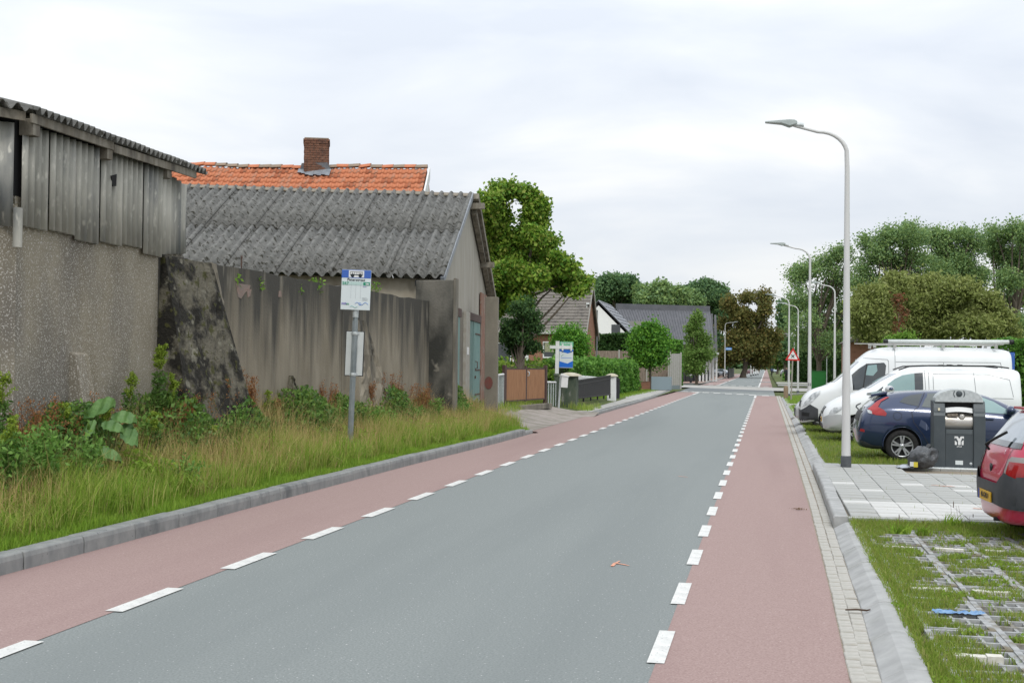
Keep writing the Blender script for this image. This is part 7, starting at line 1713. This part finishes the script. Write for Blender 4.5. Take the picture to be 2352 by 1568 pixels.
def hedge(label, P0, P1, w, z0, z1, n, leaf, lm, name='hedge', wob=.12, cat='hedge', group=None):
    """clipped hedge: a box from P0 to P1, w wide, leaves on an uneven surface plus a woody core"""
    P0, P1 = Vector((*P0, 0)), Vector((*P1, 0)); u = (P1 - P0); L = u.length; u.normalize(); s = Vector((-u.y, u.x, 0))
    t = thing(name, label, cat, (P0.x, P0.y, z0), 0, group); h = z1 - z0
    b = MB(); b.hexa([P0 - s * w * .36 + Vector((0, 0, z0)), P1 - s * w * .36 + Vector((0, 0, z0)), P1 + s * w * .36 + Vector((0, 0, z0)), P0 + s * w * .36 + Vector((0, 0, z0))],
                     [P0 - s * w * .36 + Vector((0, 0, z1 - .14 * h)), P1 - s * w * .36 + Vector((0, 0, z1 - .14 * h)), P1 + s * w * .36 + Vector((0, 0, z1 - .14 * h)), P0 + s * w * .36 + Vector((0, 0, z1 - .14 * h))]); b.build('core', mat('hedge_core', (.02, .028, .012), rough=1) if 'hedge_core' not in bpy.data.materials else bpy.data.materials['hedge_core'], t, world=True)
    A_ = np.array([L * h * 2, L * w, w * h * 2]); k = RNG.choice(3, n, p=A_ / A_.sum())
    a, c = RNG.uniform(0, 1, n), RNG.uniform(0, 1, n); sg = RNG.choice([-1, 1], n)
    X = np.where(k == 2, (sg + 1) / 2 * L, a * L); Yc = np.where(k == 0, sg * w / 2, (c - .5) * w); Zc = np.where(k == 1, h, np.where(k == 0, c, a) * h)
    dep = RNG.exponential(.09, n) * np.minimum(1, h)
    X = np.where(k == 2, X - sg * dep, X); Yc = np.where(k == 0, Yc - sg * dep, Yc); Zc = np.where(k == 1, Zc - dep, Zc)
    wv = wob * (np.sin(X * 1.7 + Zc * 2.1) * .5 + np.sin(X * 4.3 + Yc * 3) * .3 + RNG.normal(0, .3, n)); Yc = Yc + wv * np.where(k == 0, sg, 0); Zc = np.maximum(.02, Zc + wv * np.where(k == 1, 1, 0))
    P = np.array([P0.x, P0.y, z0])[None] + X[:, None] * np.array(u)[None] + Yc[:, None] * np.array(s)[None] + np.stack([0 * Zc, 0 * Zc, Zc], 1)
    link_mesh('foliage', leaf_cloud('foliage', P, RNG.uniform(leaf * .6, leaf * 1.3, n), lm), t, world=True); return t
hedge('leafy laurel hedge along the path behind the black railing', (-10.0, 57.5), (-10.0, 88.5), 1.5, .2, 2.15, 26000, .14, Lf_hedge, wob=.25)
hedge('tall clipped hedge above the long brown board fence', (pxX(1364, 111), 111), (pxX(1450, 111), 111), 1.6, .3, pzz(1400, 768, 111), 11000, .2, Lf_hedge_d)
hedge('sunlit shrub hedge right of the large ball tree', (pxX(1533, 108), 108), (pxX(1566, 108), 108), 1.6, .3, pzz(1550, 782, 108), 5000, .2, Lf_hedge)
hedge('tall dark hedge right of the road behind the warning sign', (pxX(1837, 158), 158), (pxX(1950, 150), 150), 2.0, .05, pzz(1890, 806, 158), 16000, .25, Lf_hedge_d)
hedge('green hedge at the right edge behind the parking sign', (pxX(2300, 62), 62), (pxX(2400, 60), 60), 1.5, .05, pzz(2340, 782, 62), 7000, .12, Lf_hedge)
hedge('low green hedge at the kerb by the walking person', (3.2, 176), (3.6, 196), 1.6, .05, 1.1, 3000, .2, Lf_hedge)
hedge('ragged shrubs behind the brown gate', (-11.6, 46), (-10.9, 58), 1.4, .4, 1.75, 9000, .12, Lf_maple, name='shrub', wob=.5, cat='shrub')
hedge('dark evergreen hedge behind the black garden fence', (pxX(1560, 150), 151), (pxX(1600, 160), 163), 2, .1, 3.6, 5000, .25, Lf_hedge_d)
# far wood closing the horizon
def wood(label, x0, x1, y, h, n, lm, leaf):
    xs = RNG.uniform(x0, x1, n); top = h * (.7 + .2 * np.sin(xs * .11) + .15 * np.sin(xs * .37 + 1)); zs = top * np.sqrt(RNG.uniform(0, 1, n)); ys = y + RNG.normal(0, 3, n)
    o = link_mesh('far_wood', leaf_cloud('far_wood', np.stack([xs, ys, zs], 1), RNG.uniform(leaf * .6, leaf * 1.4, n), lm)); o['label'] = label; o['category'] = 'wood'; o['kind'] = 'stuff'
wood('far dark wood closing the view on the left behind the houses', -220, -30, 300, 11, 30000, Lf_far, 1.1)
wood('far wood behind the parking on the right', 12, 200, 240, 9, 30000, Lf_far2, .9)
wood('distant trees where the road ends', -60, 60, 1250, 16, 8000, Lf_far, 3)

# ---------------------------------------------------------------- grass and weeds on the left verge
def smv(a, b, x): t = np.clip((x - a) / (b - a), 0, 1); return t * t * (3 - 2 * t)
def zlv(x, y):
    k = -6.85 - x; base = .13 * (1 - smv(32.8, 34.2, y) * (1 - smv(45, 47.5, y))); top = .52 - .38 * smv(44, 80, y)
    return base + (top - base) * smv(0, 2.1 + .9 * smv(32, 36, y), k) + .03 * np.sin(x * 2.1 + y * 1.3) * np.clip(k / 1.5, 0, 1) * (1 - smv(33, 36, y))
def in_frame(P, mx=60):
    v = P - np.array(C0); d = v @ np.array(_f); x = v @ np.array(_r) / d * 2750 + 1176; y = 784 - v @ np.array(_u) / d * 2750
    return (d > 1) & (x > -mx) & (x < 2352 + mx) & (y < 1568 + mx)
def nse(x, y, s, o=0.0):
    return np.sin(x * s + 1.3 * np.sin(y * s * .7 + o)) * .5 + np.sin(y * s * 1.3 + 1.7 * np.sin(x * s * .9 + o * 2)) * .5
kerb_x = lambda y: -6.95 + .05 * smv(16, 22, y) + .19 * smv(22, 29, y)
Gr_green = leaf_mat('verge_grass', [(0.141, 0.257, 0.027), (0.221, 0.359, 0.041), (0.320, 0.441, 0.062), (0.171, 0.288, 0.034), (0.400, 0.452, 0.113), (0.521, 0.452, 0.179)], transl=.4)
Gr_straw = leaf_mat('dry_grass', [(0.486, 0.358, 0.145), (0.600, 0.466, 0.211), (0.406, 0.296, 0.130), (0.324, 0.327, 0.082)], transl=.3)
Gr_dark = leaf_mat('deep_weed_leaves', [(0.055, 0.126, 0.028), (0.102, 0.196, 0.038), (0.167, 0.275, 0.052), (0.076, 0.161, 0.048)], transl=.3)
Gr_fresh = leaf_mat('fresh_grass', [(0.156, 0.286, 0.026), (0.235, 0.383, 0.040), (0.293, 0.428, 0.056), (0.176, 0.303, 0.044)], transl=.4)
def verge_pts(n, k0, k1, y0=9, y1=34.0, pw=1.0):
    y = y0 + (y1 - y0) * RNG.uniform(0, 1, n) ** 1.25; k = k0 + (k1 - k0) * RNG.uniform(0, 1, n) ** pw; x = kerb_x(y) - k
    P = np.stack([x, y, zlv(x, y)], 1); P = P[in_frame(P)]; return P
def stuff(name, me, label): o = link_mesh(name, me); o['kind'] = 'stuff'; o['label'] = label; return o
P = verge_pts(34000, -.02, .45); H = RNG.uniform(.05, .17, len(P)) * (1 + .5 * nse(P[:, 0], P[:, 1], 3)); stuff('grass', blades('grass', P, H, RNG.uniform(.005, .010, len(P)), Gr_fresh, .5), 'short fresh grass along the kerb')
P = verge_pts(52000, .15, 2.0); pd_ = np.hypot(P[:, 0] - bus.location.x, P[:, 1] - bus.location.y); m_ = (pd_ > .35) & (RNG.uniform(0, 1, len(P)) < .75 + .35 * nse(P[:, 0], P[:, 1], 2.2, 1)); P = P[m_]; H = RNG.uniform(.16, .46, len(P)) * (1 + .5 * nse(P[:, 0], P[:, 1], 1.6)) ; stuff('grass', blades('grass', P, H, RNG.uniform(.005, .011, len(P)), Gr_green, .45), 'long yellow-green grass on the bank')
P = verge_pts(46000, .25, 2.6); w_ = .8 * nse(P[:, 0], P[:, 1], 1.3, 2) - .25 + .75 * smv(14.5, 17, P[:, 1]) * (1 - .6 * smv(22, 24, P[:, 1])) + .9 * smv(25, 29, P[:, 1]); m_ = RNG.uniform(-.6, 1.2, len(P)) < w_; P = P[m_]; H = RNG.uniform(.22, .72, len(P)) * (1 + .5 * smv(1.0, 2.0, kerb_x(P[:, 1]) - P[:, 0])); stuff('grass', blades('grass', P, H, RNG.uniform(.003, .007, len(P)), Gr_straw, .35), 'dry straw-coloured grass stalks')
# tufts: blades that grow and lean together
def tufts(n, k0, k1, y0, y1, nb, hr, sp, wr, m, label, pick=None, lean=.5):
    Cn = verge_pts(n, k0, k1, y0, y1)
    if pick is not None: Cn = Cn[pick(Cn)]
    n_ = len(Cn); hh = RNG.uniform(*hr, n_); la = RNG.uniform(0, 2 * PI, n_); ll = np.abs(RNG.normal(0, lean, n_)); ss = RNG.uniform(.5, 1.4, n_) * sp
    idx = np.repeat(np.arange(n_), nb); N_ = len(idx); P = Cn[idx] + np.stack([RNG.normal(0, 1, N_) * ss[idx], RNG.normal(0, 1, N_) * ss[idx], np.zeros(N_)], 1)
    x_ = np.minimum(P[:, 0], kerb_x(P[:, 1]) + .02); P[:, 0] = x_; P[:, 2] = zlv(P[:, 0], P[:, 1]); H = hh[idx] * RNG.uniform(.45, 1.1, N_)
    az = RNG.uniform(0, 2 * PI, N_); W = RNG.uniform(*wr, N_); sx_, sy_ = np.cos(az) * W / 2, np.sin(az) * W / 2
    dx = (np.cos(la[idx]) * ll[idx] + RNG.normal(0, .28, N_)) * H; dy = (np.sin(la[idx]) * ll[idx] + RNG.normal(0, .28, N_)) * H
    V = np.zeros((N_, 5, 3)); z0 = np.zeros(N_); V[:, 0] = P + np.stack([-sx_, -sy_, z0 - .01], 1); V[:, 1] = P + np.stack([sx_, sy_, z0 - .01], 1)
    md = P + np.stack([dx * .35, dy * .35, H * .62], 1); V[:, 2] = md + np.stack([sx_ * .8, sy_ * .8, z0], 1); V[:, 3] = md - np.stack([sx_ * .8, sy_ * .8, z0], 1)
    V[:, 4] = P + np.stack([dx, dy, H * np.clip(1.05 - .45 * (np.abs(dx) + np.abs(dy)) / H, .4, 1)], 1)
    q = (np.arange(N_) * 5)[:, None]; F = np.concatenate([q + np.array([[0, 1, 2]]), q + np.array([[0, 2, 3]]), q + np.array([[3, 2, 4]])], 0)
    stuff('grass', np_mesh('grass', V.reshape(-1, 3), F, m), label)
polefree = lambda C_: np.hypot(C_[:, 0] - bus.location.x, C_[:, 1] - bus.location.y) > .3
tufts(1500, .25, 1.9, 9, 34, 30, (.25, .62), .05, (.006, .012), Gr_green, 'leaning tufts of long green grass', polefree, .6)
tufts(420, .35, 1.9, 9, 34, 26, (.25, .55), .06, (.010, .020), Gr_fresh, 'broad-bladed bright grass tufts', polefree, .7)
tufts(620, .5, 2.1, 9, 34, 18, (.45, .95), .05, (.003, .006), Gr_straw, 'tall dry stalks standing in tufts', polefree, .4)
tufts(300, .25, 1.5, 14, 24, 24, (.25, .5), .06, (.004, .008), Gr_straw, 'dry grass tufts before the bus stop', polefree, .5)
Gr_brown = leaf_mat('brown_dead_stalks', [(.13, .07, .03), (.20, .11, .045), (.09, .055, .028), (.24, .15, .06)])
tufts(330, .7, 2.3, 9, 34, 14, (.4, .9), .06, (.004, .009), Gr_brown, 'dead brown stalks among the weeds', polefree, .4)
# deep leafy weeds towards the wall
P = verge_pts(170000, .8, 3.2, pw=.8); hh = (.36 + .56 * np.clip(nse(P[:, 0], P[:, 1], 1.9, .5) + .35, 0, 1) + .12 * np.clip(nse(P[:, 0], P[:, 1], 5), 0, 1)) * smv(.7, 1.6, kerb_x(P[:, 1]) - P[:, 0]); P[:, 2] += hh * RNG.uniform(0, 1, len(P)) ** .7
stuff('weeds', leaf_cloud('weeds', P, RNG.uniform(.02, .06, len(P)), Gr_dark, flat=.2, aspect=2.0), 'dark leafy weeds growing against the wall')
P = verge_pts(36000, .5, 2.4, 12); hh = .42 * np.clip(nse(P[:, 0], P[:, 1], 2.4, 3) + .3, 0, 1); P[:, 2] += hh * RNG.uniform(0, 1, len(P)) ** .7
stuff('weeds', leaf_cloud('weeds', P, RNG.uniform(.018, .045, len(P)), Gr_fresh, flat=.2, aspect=2.2), 'fresh leafy weeds in the bank')
# gravelly litter showing near the kerb
b = MB(); P = verge_pts(900, .15, .7, 13, 20)
for p_ in P: s_ = random.uniform(.008, .024); b.box(Vector(p_) + Vector((0, 0, .01)), (s_, s_ * random.uniform(.6, 1), s_ * .6), rz=random.uniform(0, 3))
stuff('gravel', b.mesh('gravel', mat('pale_gravel', (.42, .38, .33), (.3, .27, .22), scale=30, rough=1)), 'pale gravel bits between the grass')

# single tall weeds one can point at
M_stem = mat('weed_stem', (.12, .15, .04), (.10, .11, .035), scale=10, rough=.9)
M_stem_r = mat('red_brown_stem', (.14, .06, .03), (.10, .05, .03), scale=10, rough=.9)
Lf_plume = leaf_mat('goldenrod_plume', [(0.163, 0.249, 0.025), (0.225, 0.328, 0.037), (0.288, 0.367, 0.050), (0.188, 0.289, 0.037)], transl=.4)
Lf_gold = leaf_mat('goldenrod_leaves', [(0.060, 0.150, 0.030), (0.105, 0.195, 0.038), (0.075, 0.135, 0.030)])
Lf_dock = leaf_mat('dock_seeds', [(.28, .115, .042), (.36, .17, .06), (.19, .08, .035), (.38, .20, .08)])
Lf_neet = leaf_mat('nettle_leaves', [(0.090, 0.207, 0.032), (0.144, 0.284, 0.054), (0.198, 0.345, 0.072), (0.108, 0.224, 0.054)])
def wpos(px, d):
    r_ = ray(px, 900); p = C0 + r_ * d; return Vector((p.x, p.y, zl(p.x, p.y)))
def ztop(px, y, d): return (C0 + ray(px, y) * d).z
def goldenrod(px, yt, d, label, w=.13, n=900):
    B = wpos(px, d); zt_ = ztop(px, yt, d); h = zt_ - B.z; t = thing('goldenrod', label, 'weed', B, 0, 'tall goldenrod weeds by the wall'); b = MB(); rg = random.Random(px)
    lx, ly = rg.uniform(-.08, .08), rg.uniform(-.05, .05)
    b.tube([(0, 0, -.05), (lx * .4, ly * .4, h * .5), (lx, ly, h * .95)], [.009, .007, .003], 5); b.build('stem', M_stem, t)
    ph = min(.46, h * .46); nb_ = 16; Pl = []
    for k in range(nb_):      # side sprays leaving the stem at different heights
        v = rg.uniform(0, 1) ** .8; a = rg.uniform(0, 6.28); ln_ = w * (1.15 - .75 * v) * rg.uniform(.5, 1.25); z0_ = h - ph + ph * v * .82
        for _ in range(int(n * .62 / nb_)):
            q = rg.uniform(.1, 1.05); Pl.append((lx + math.cos(a) * ln_ * q + rg.gauss(0, .016), ly + math.sin(a) * ln_ * q + rg.gauss(0, .016), z0_ + ln_ * (1.15 * q - .35 * q * q) + rg.gauss(0, .016)))
    P = np.array(Pl); PS = link_mesh('plume', leaf_cloud('plume', P, RNG.uniform(.011, .024, len(P)), Lf_plume, aspect=2.0), t); PS['kind'] = 'stuff'
    m_ = int(n * .35); v = RNG.uniform(.12, .75, m_); a = RNG.uniform(0, 2 * PI, m_); r_ = RNG.uniform(.02, .11, m_); P = np.stack([lx * v + r_ * np.cos(a), ly * v + r_ * np.sin(a), v * h], 1); LFO = link_mesh('foliage', leaf_cloud('foliage', P, RNG.uniform(.018, .034, m_), Lf_gold, aspect=3.2), t); LFO['kind'] = 'stuff'; return t
def dock(px, yt, d, label, n=500):
    B = wpos(px, d); h = ztop(px, yt, d) - B.z; t = thing('dock_weed', label, 'weed', B, 0, 'rusty brown dock weeds'); b = MB(); Ps = []; rg = random.Random(px * 3)
    for k in range(7):
        a = rg.uniform(0, 6.28); sp = rg.uniform(.04, .22); hk = h * rg.uniform(.65, 1); tip = Vector((math.cos(a) * sp, math.sin(a) * sp, hk)); b.tube([(0, 0, -.04), tip * .5 + Vector((0, 0, hk * .08)), tip], [.008, .006, .002], 5)
        for _ in range(n // 7): q = rg.uniform(.38, 1.02); Ps.append(tip * q + Vector((rg.gauss(0, .035), rg.gauss(0, .035), rg.gauss(0, .02))))
    b.build('stem', M_stem_r, t); P = np.array([tuple(p_) for p_ in Ps]); link_mesh('seed_head', leaf_cloud('seed_head', P, RNG.uniform(.010, .024, len(P)), Lf_dock, aspect=1.6), t)['kind'] = 'stuff'; return t
def nettle(px, yt, d, label, n=500, m_=None, w=.16):
    B = wpos(px, d); h = ztop(px, yt, d) - B.z; t = thing('leafy_weed', label, 'weed', B, 0, 'green leafy weeds on the bank'); b = MB(); Ps = []; rg = random.Random(px * 5)
    for k in range(6):
        tip = Vector((rg.gauss(0, w), rg.gauss(0, w), h * rg.uniform(.7, 1))); b.tube([(rg.gauss(0, .03), rg.gauss(0, .03), -.04), tip * .5, tip], [.006, .005, .002], 5)
        for _ in range(n // 6): q = rg.uniform(.2, 1.0); Ps.append(tip * q + Vector((rg.gauss(0, .06), rg.gauss(0, .06), rg.gauss(0, .03))))
    b.build('stem', M_stem, t); P = np.array([tuple(p_) for p_ in Ps]); LFO = link_mesh('foliage', leaf_cloud('foliage', P, RNG.uniform(.018, .042, len(P)), m_ or Lf_neet, flat=.3, aspect=2.0), t); LFO['kind'] = 'stuff'; return t
def wd(px):   # distance just in front of the walls at this picture column
    if px < 360: return 14.4 + (18.4 - 14.4) * px / 360 - .75
    return 18.4 + (31 - 18.4) * ((px - 360) / 625) ** 1.15 - .9
for (px, yt, lb, w, n) in ((360, 786, 'tallest bright goldenrod, at the corner where barn meets dark buttress', .16, 1900), (385, 850, 'goldenrod just right of the tallest one', .14, 1200), (292, 842, 'leaning yellow-green goldenrod against the roughcast wall', .12, 1000), (247, 925, 'broad goldenrod below the roughcast wall', .17, 1400), (355, 940, 'lower goldenrod under the tallest one', .12, 900),
                          (470, 935, 'goldenrod clump at the foot of the mossy buttress', .16, 1200), (505, 940, 'broad goldenrod right of the mossy buttress foot', .16, 1200), (545, 905, 'slim goldenrod where the buttress ends', .10, 800), (445, 905, 'small bright goldenrod before the mossy buttress', .08, 700), (8, 850, 'goldenrod cut by the left frame edge', .14, 1100), (612, 890, 'pale goldenrod left of the small dark buttress', .09, 700), (690, 925, 'short goldenrod right of the small dark buttress', .1, 700)):
    goldenrod(px, yt, wd(px) - (.5 if yt > 900 else 0), lb, w, n)
for (px, yt, lb, n) in ((565, 842, 'tallest rusty dock weed right of the mossy buttress', 1100), (585, 870, 'rusty dock beside the tallest one', 800), (430, 890, 'rust-brown dock in front of the mossy buttress', 900), (400, 905, 'rust-brown dock left before the mossy buttress', 800), (470, 900, 'thin dock on the right edge of the mossy buttress', 600), (110, 905, 'brown dock against the roughcast wall left of its buttress', 600), (60, 930, 'low brown dock near the left frame edge', 500), (225, 905, 'thin reddish dock right of the small roughcast buttress', 600),
                       (640, 915, 'reddish dock left below the bus stop sign', 600), (742, 855, 'rusty dock close left of the bus stop pole', 700), (762, 870, 'second rusty dock by the bus stop pole', 500), (875, 850, 'brown dock at the pale sloping buttress', 600), (905, 850, 'tall brown dock right of the pale buttress', 700), (930, 870, 'brown dock at the end of the long wall', 600), (845, 890, 'dark brown withered dock right of the bus stop pole', 600), (965, 880, 'thin dock before the blackened pier', 500), (505, 870, 'wispy brown dock on the long wall', 400)):
    dock(px, yt, wd(px) - .25, lb, int(n * 1.9))
dock(1128, 955, 33.0, 'dark withered dock plant near the kerb end', 700)
for (px, yt, dd, lb, n) in ((30, 960, -1.2, 'leafy shrub-like weed at the left frame edge', 900), (80, 975, -1.3, 'light green leafy weed beside the left edge shrub', 700), (110, 1000, -1.5, 'broad-leaved green weed in the near bank', 600), (790, 905, -.9, 'green leafy weed right behind the bus stop pole', 800), (830, 930, -1.3, 'bushy green weed right of the bus stop pole', 900), (880, 925, -1.6, 'second bushy green weed right of the bus stop pole', 900), (940, 930, -1.0, 'green weed before the end of the long wall', 700), (1000, 905, -.6, 'green weed at the foot of the blackened pier', 700),
                            (1040, 915, .2, 'weed growing up the teal door side', 600), (700, 960, -1.0, 'green weed left of the bus stop pole', 700), (620, 970, -1.2, 'green weed in the middle of the bank', 700), (420, 1040, -2.6, 'thistle-like grey-green weed in the near bank', 500), (560, 980, -1.4, 'green weed below the rusty docks', 600)):
    nettle(px, yt, wd(px) + dd, lb, n)
WHERE = ['by the left frame edge', 'below the roughcast wall', 'left of the burdock', 'right of the burdock', 'before the barn corner', 'before the mossy buttress', 'right of the mossy buttress', 'between buttress and bus stop', 'left of the bus stop pole', 'right of the bus stop pole', 'before the end of the long wall', 'at the blackened pier']
def where(px): return WHERE[min(11, int(px / 1060 * 12))]
rgw = random.Random(11)
for i in range(26):
    px = 20 + i * 38 + rgw.uniform(-14, 14); yt = (905 if px < 400 else 900 if px < 700 else 890) + rgw.uniform(0, 75); dd = -rgw.uniform(.1, .9) - (yt - 890) * .006
    k = i % 3
    if k == 0 and px < 720: goldenrod(px, yt, wd(px) + dd, 'smaller yellow-green goldenrod %s, about %s' % (where(px), 'knee high' if yt > 940 else 'waist high'), .12, 800)
    elif k == 1: dock(px, yt - 20, wd(px) + dd * .5, '%s rust-coloured dock %s' % ('small' if yt > 935 else 'medium', where(px)), 1300)
    else: nettle(px, yt + 15, wd(px) + dd - .3, '%s green weed %s' % ('low leafy' if yt > 935 else 'upright leafy', where(px)), 650)
# burdock with very large leaves
B = wpos(252, wd(252) - 1.3); bd_t = thing('burdock', 'burdock with huge pale green leaves in front of the roughcast wall', 'weed', B)
M_burd = mat('burdock_leaf', (.085, .175, .045), (.12, .22, .065), scale=18, rough=.6, c3=(.07, .15, .04), s3=4, bump=.4, bscale=18)
for i, (px, py, rx, ry, tl) in enumerate(((215, 948, 46, 24, -.4), (275, 965, 34, 14, .1), (290, 1000, 30, 20, .7), (193, 1002, 24, 28, -.5), (250, 985, 30, 12, .2), (235, 1045, 40, 12, .3))):
    dq = wd(252) - 1.3 - .08 * i; k = dq / 2750; c = (C0 + ray(px, py) * dq) - B; b = MB()
    def lf(u, v, rx=rx, ry=ry, tl=tl, c=c, k=k):
        a = (v - .5) * 2; wdt = ry * k * math.sin(PI * min(1, u * .92 + .06)) ** .6; x = (u - .35) * 2 * rx * k
        return c + Vector((x * math.cos(tl), a * wdt * .9 + .02 * math.sin(u * 18), -x * math.sin(tl) * .8 + a * wdt * .9 + .05 * abs(a) - .10 * (u - .4) ** 2 + .01 * math.sin(u * 22)))
    b.grid(lf, 12, 8); b.build('leaf', M_burd, bd_t)
    st = MB(); st.tube([(0, 0, -.03), c * .5 + Vector((0, 0, .05)), c], [.012, .01, .006], 5); st.build('stalk', M_stem, bd_t)
# weeds on wall top and gutter
for i, (px, yb, yt) in enumerate(((543, 655, 635), (600, 662, 640), (690, 676, 655), (735, 672, 640), (795, 690, 668), (870, 690, 640))):
    q = cw(px, yb) if i != 5 else dp(px, yb, 30.5); hq = (yb - yt) * 26 / 2750; t = thing('wall_weed', ['first small weed on the wall top from the left', 'small bright weed on the wall top beside a rusty rod', 'low weed tuft on the wall top left of the sign', 'tall weed on the wall top left of the sign', 'weed on the wall top behind the sign', 'thin pale weed on the cream wall right of the sign'][i], 'weed', q - nc * .1, 0, 'weeds on the wall top')
    Ps = np.stack([RNG.normal(0, .07, 90), RNG.normal(0, .05, 90), RNG.uniform(-.02, hq, 90)], 1); LFO = link_mesh('foliage', leaf_cloud('foliage', Ps, RNG.uniform(.025, .05, 90), Lf_bright, aspect=2.2), t); LFO['kind'] = 'stuff'; b = MB(); b.tube([(0, 0, -.05), (.01, 0, hq * .9)], [.006, .002], 4); b.build('stem', M_stem, t)
q = cw(568, 662); rod = thing('rusty_rod', 'thin rusty rod standing on the wall top', 'rod', q - nc * .12); b = MB(); b.tube([(0, 0, -.05), (0, 0, .56)], .014, 6); b.build('rod', M_iron, rod); b = MB(); b.lathe([(.02, .54), (.02, .58), (0, .58)], 6); b.build('cap', M_iron, rod)
# verge around the drive, gatepost and letterbox
n_ = 14000; y = RNG.uniform(33.5, 52, n_); x = -6.9 - RNG.uniform(0, 3.2, n_); k_ = (nse(x, y, 1.7) > .15) | (x < -8.6) | (np.abs(y - 34) < 1.0); P = np.stack([x, y, zlv(x, y)], 1)[k_]; m2 = ~((P[:, 1] > 36) & (P[:, 1] < 46.5) & (P[:, 0] > -8.5)); P = P[m2]
stuff('grass', blades('grass', P, RNG.uniform(.08, .35, len(P)), RNG.uniform(.008, .015, len(P)), Gr_green, .4), 'rough grass round the gate and letterbox')
P = np.stack([RNG.uniform(-9.6, -7.0, 9000), RNG.uniform(62, 97, 9000), np.zeros(9000)], 1); P[:, 0] -= .9; P[:, 2] = zlv(P[:, 0], P[:, 1]) - .03; stuff('grass', blades('grass', P, RNG.uniform(.05, .12, 9000), RNG.uniform(.012, .025, 9000), Gr_fresh, .4), 'mown lawn by the kerb corner')

# ---------------------------------------------------------------- grass on the right
Gr_park = leaf_mat('parking_grass', [(0.144, 0.233, 0.027), (0.211, 0.311, 0.041), (0.288, 0.354, 0.067), (0.173, 0.259, 0.034), (0.384, 0.346, 0.134)], transl=.4)
n_ = 52000; y = 23.3 + 26 * RNG.uniform(0, 1, n_) ** 1.4; x = 1.12 + 5.5 * RNG.uniform(0, 1, n_) ** 1.1; P = np.stack([x, y, .075 + .02 * np.sin(x * 1.7 + y) * np.sin(y * .7)], 1); P = P[in_frame(P)]
stuff('grass', blades('grass', P, RNG.uniform(.03, .11, len(P)) * (1 + .4 * nse(P[:, 0], P[:, 1], 3)), RNG.uniform(.006, .012, len(P)), Gr_park, .5), 'grass under the parked vehicles')
n_ = 16000; y = RNG.uniform(47, 80, n_); x = RNG.uniform(1.05, 6, n_); P = np.stack([x, y, .07 + 0 * x], 1); k_ = ~((y > 61) & (y < 62.7)); P = P[k_]; stuff('grass', blades('grass', P, RNG.uniform(.05, .12, len(P)), RNG.uniform(.012, .022, len(P)), Gr_fresh, .45), 'grass strips beyond the vehicles')
# tufts growing out of the grid pavers
n_ = 250000; y = RNG.uniform(6.2, 15.12, n_); x = .985 + 4.6 * RNG.uniform(0, 1, n_)
v_ = .40 * nse(x, y, 2.1, .7) + .65 * nse(x, y, 6.5, 2) + .60 * nse(x, y, 15, 4) + 1.1 * smv(14.0, 14.8, y) + 1.0 * (1 - smv(1.1, 1.35, x)) - .06
inx = ((x - 1.12) % .5); iny = ((y - 4.9) % .6); rib_ = (inx < .05) | (inx > .45) | (iny < .035) | (iny > .56); v_ = v_ - .42 * rib_
k_ = v_ > RNG.uniform(-.25, .35, n_); P = np.stack([x, y, .07 + 0 * x], 1)[k_]; P = P[in_frame(P, 900)]; P = P[:190000]
stuff('grass', blades('grass', P, RNG.uniform(.03, .075, len(P)) * (1 + .5 * smv(14.2, 15, P[:, 1])), RNG.uniform(.004, .008, len(P)), Gr_park, .6), 'moss and grass growing through the grid pavers')
m2 = nse(P[:, 0], P[:, 1], 4, 9) > .35; Q = P[m2][:9000].copy(); Q[:, 2] += RNG.uniform(0, .04, len(Q)); stuff('clover', leaf_cloud('clover', Q, RNG.uniform(.012, .03, len(Q)), Gr_fresh, flat=.5, aspect=1.2), 'clover and small leaves among the grid pavers')
for i, (px, py, s_) in enumerate(((2190, 1215, 1.4), (2065, 1228, 1.0), (2235, 1216, .8), (2120, 1228, .7))):
    p = gp(px, py, .07); t = thing('plantain_tuft', ['largest leafy tuft at the front edge of the tiled platform', 'leafy tuft at the left front corner of the platform', 'small tuft right of the largest one at the platform edge', 'low tuft between corner and largest tuft'][i], 'weed', p, 0, 'leafy tufts along the platform edge')
    Pn = np.stack([RNG.normal(0, .05, 60), RNG.normal(0, .03, 60), np.zeros(60)], 1) * s_; link_mesh('leaf', blades('leaf', Pn, RNG.uniform(.06, .17, 60) * s_, RNG.uniform(.012, .028, 60), Gr_fresh, .7), t)
    b = MB()
    for k in range(3): b.tube([(random.gauss(0, .05), 0, 0), (random.gauss(0, .06), 0, .2 * s_)], [.002, .0015], 4); b.lathe([(.004, .18 * s_), (.005, .22 * s_), (0, .24 * s_)], 5)
    b.build('seed_stalk', M_stem_r, t)
# sprigs in the tile joints
P = np.stack([RNG.uniform(1.1, 4.5, 700), RNG.uniform(15.2, 23.3, 700), np.full(700, .155)], 1); k_ = (((P[:, 0] - 1.05) % .342) < .03) | (((P[:, 1] - 15.18) % .342) < .03); P = P[k_]; stuff('grass', blades('grass', P, RNG.uniform(.02, .06, len(P)), RNG.uniform(.004, .007, len(P)), Gr_park, .6), 'sprigs of grass in the tile joints')
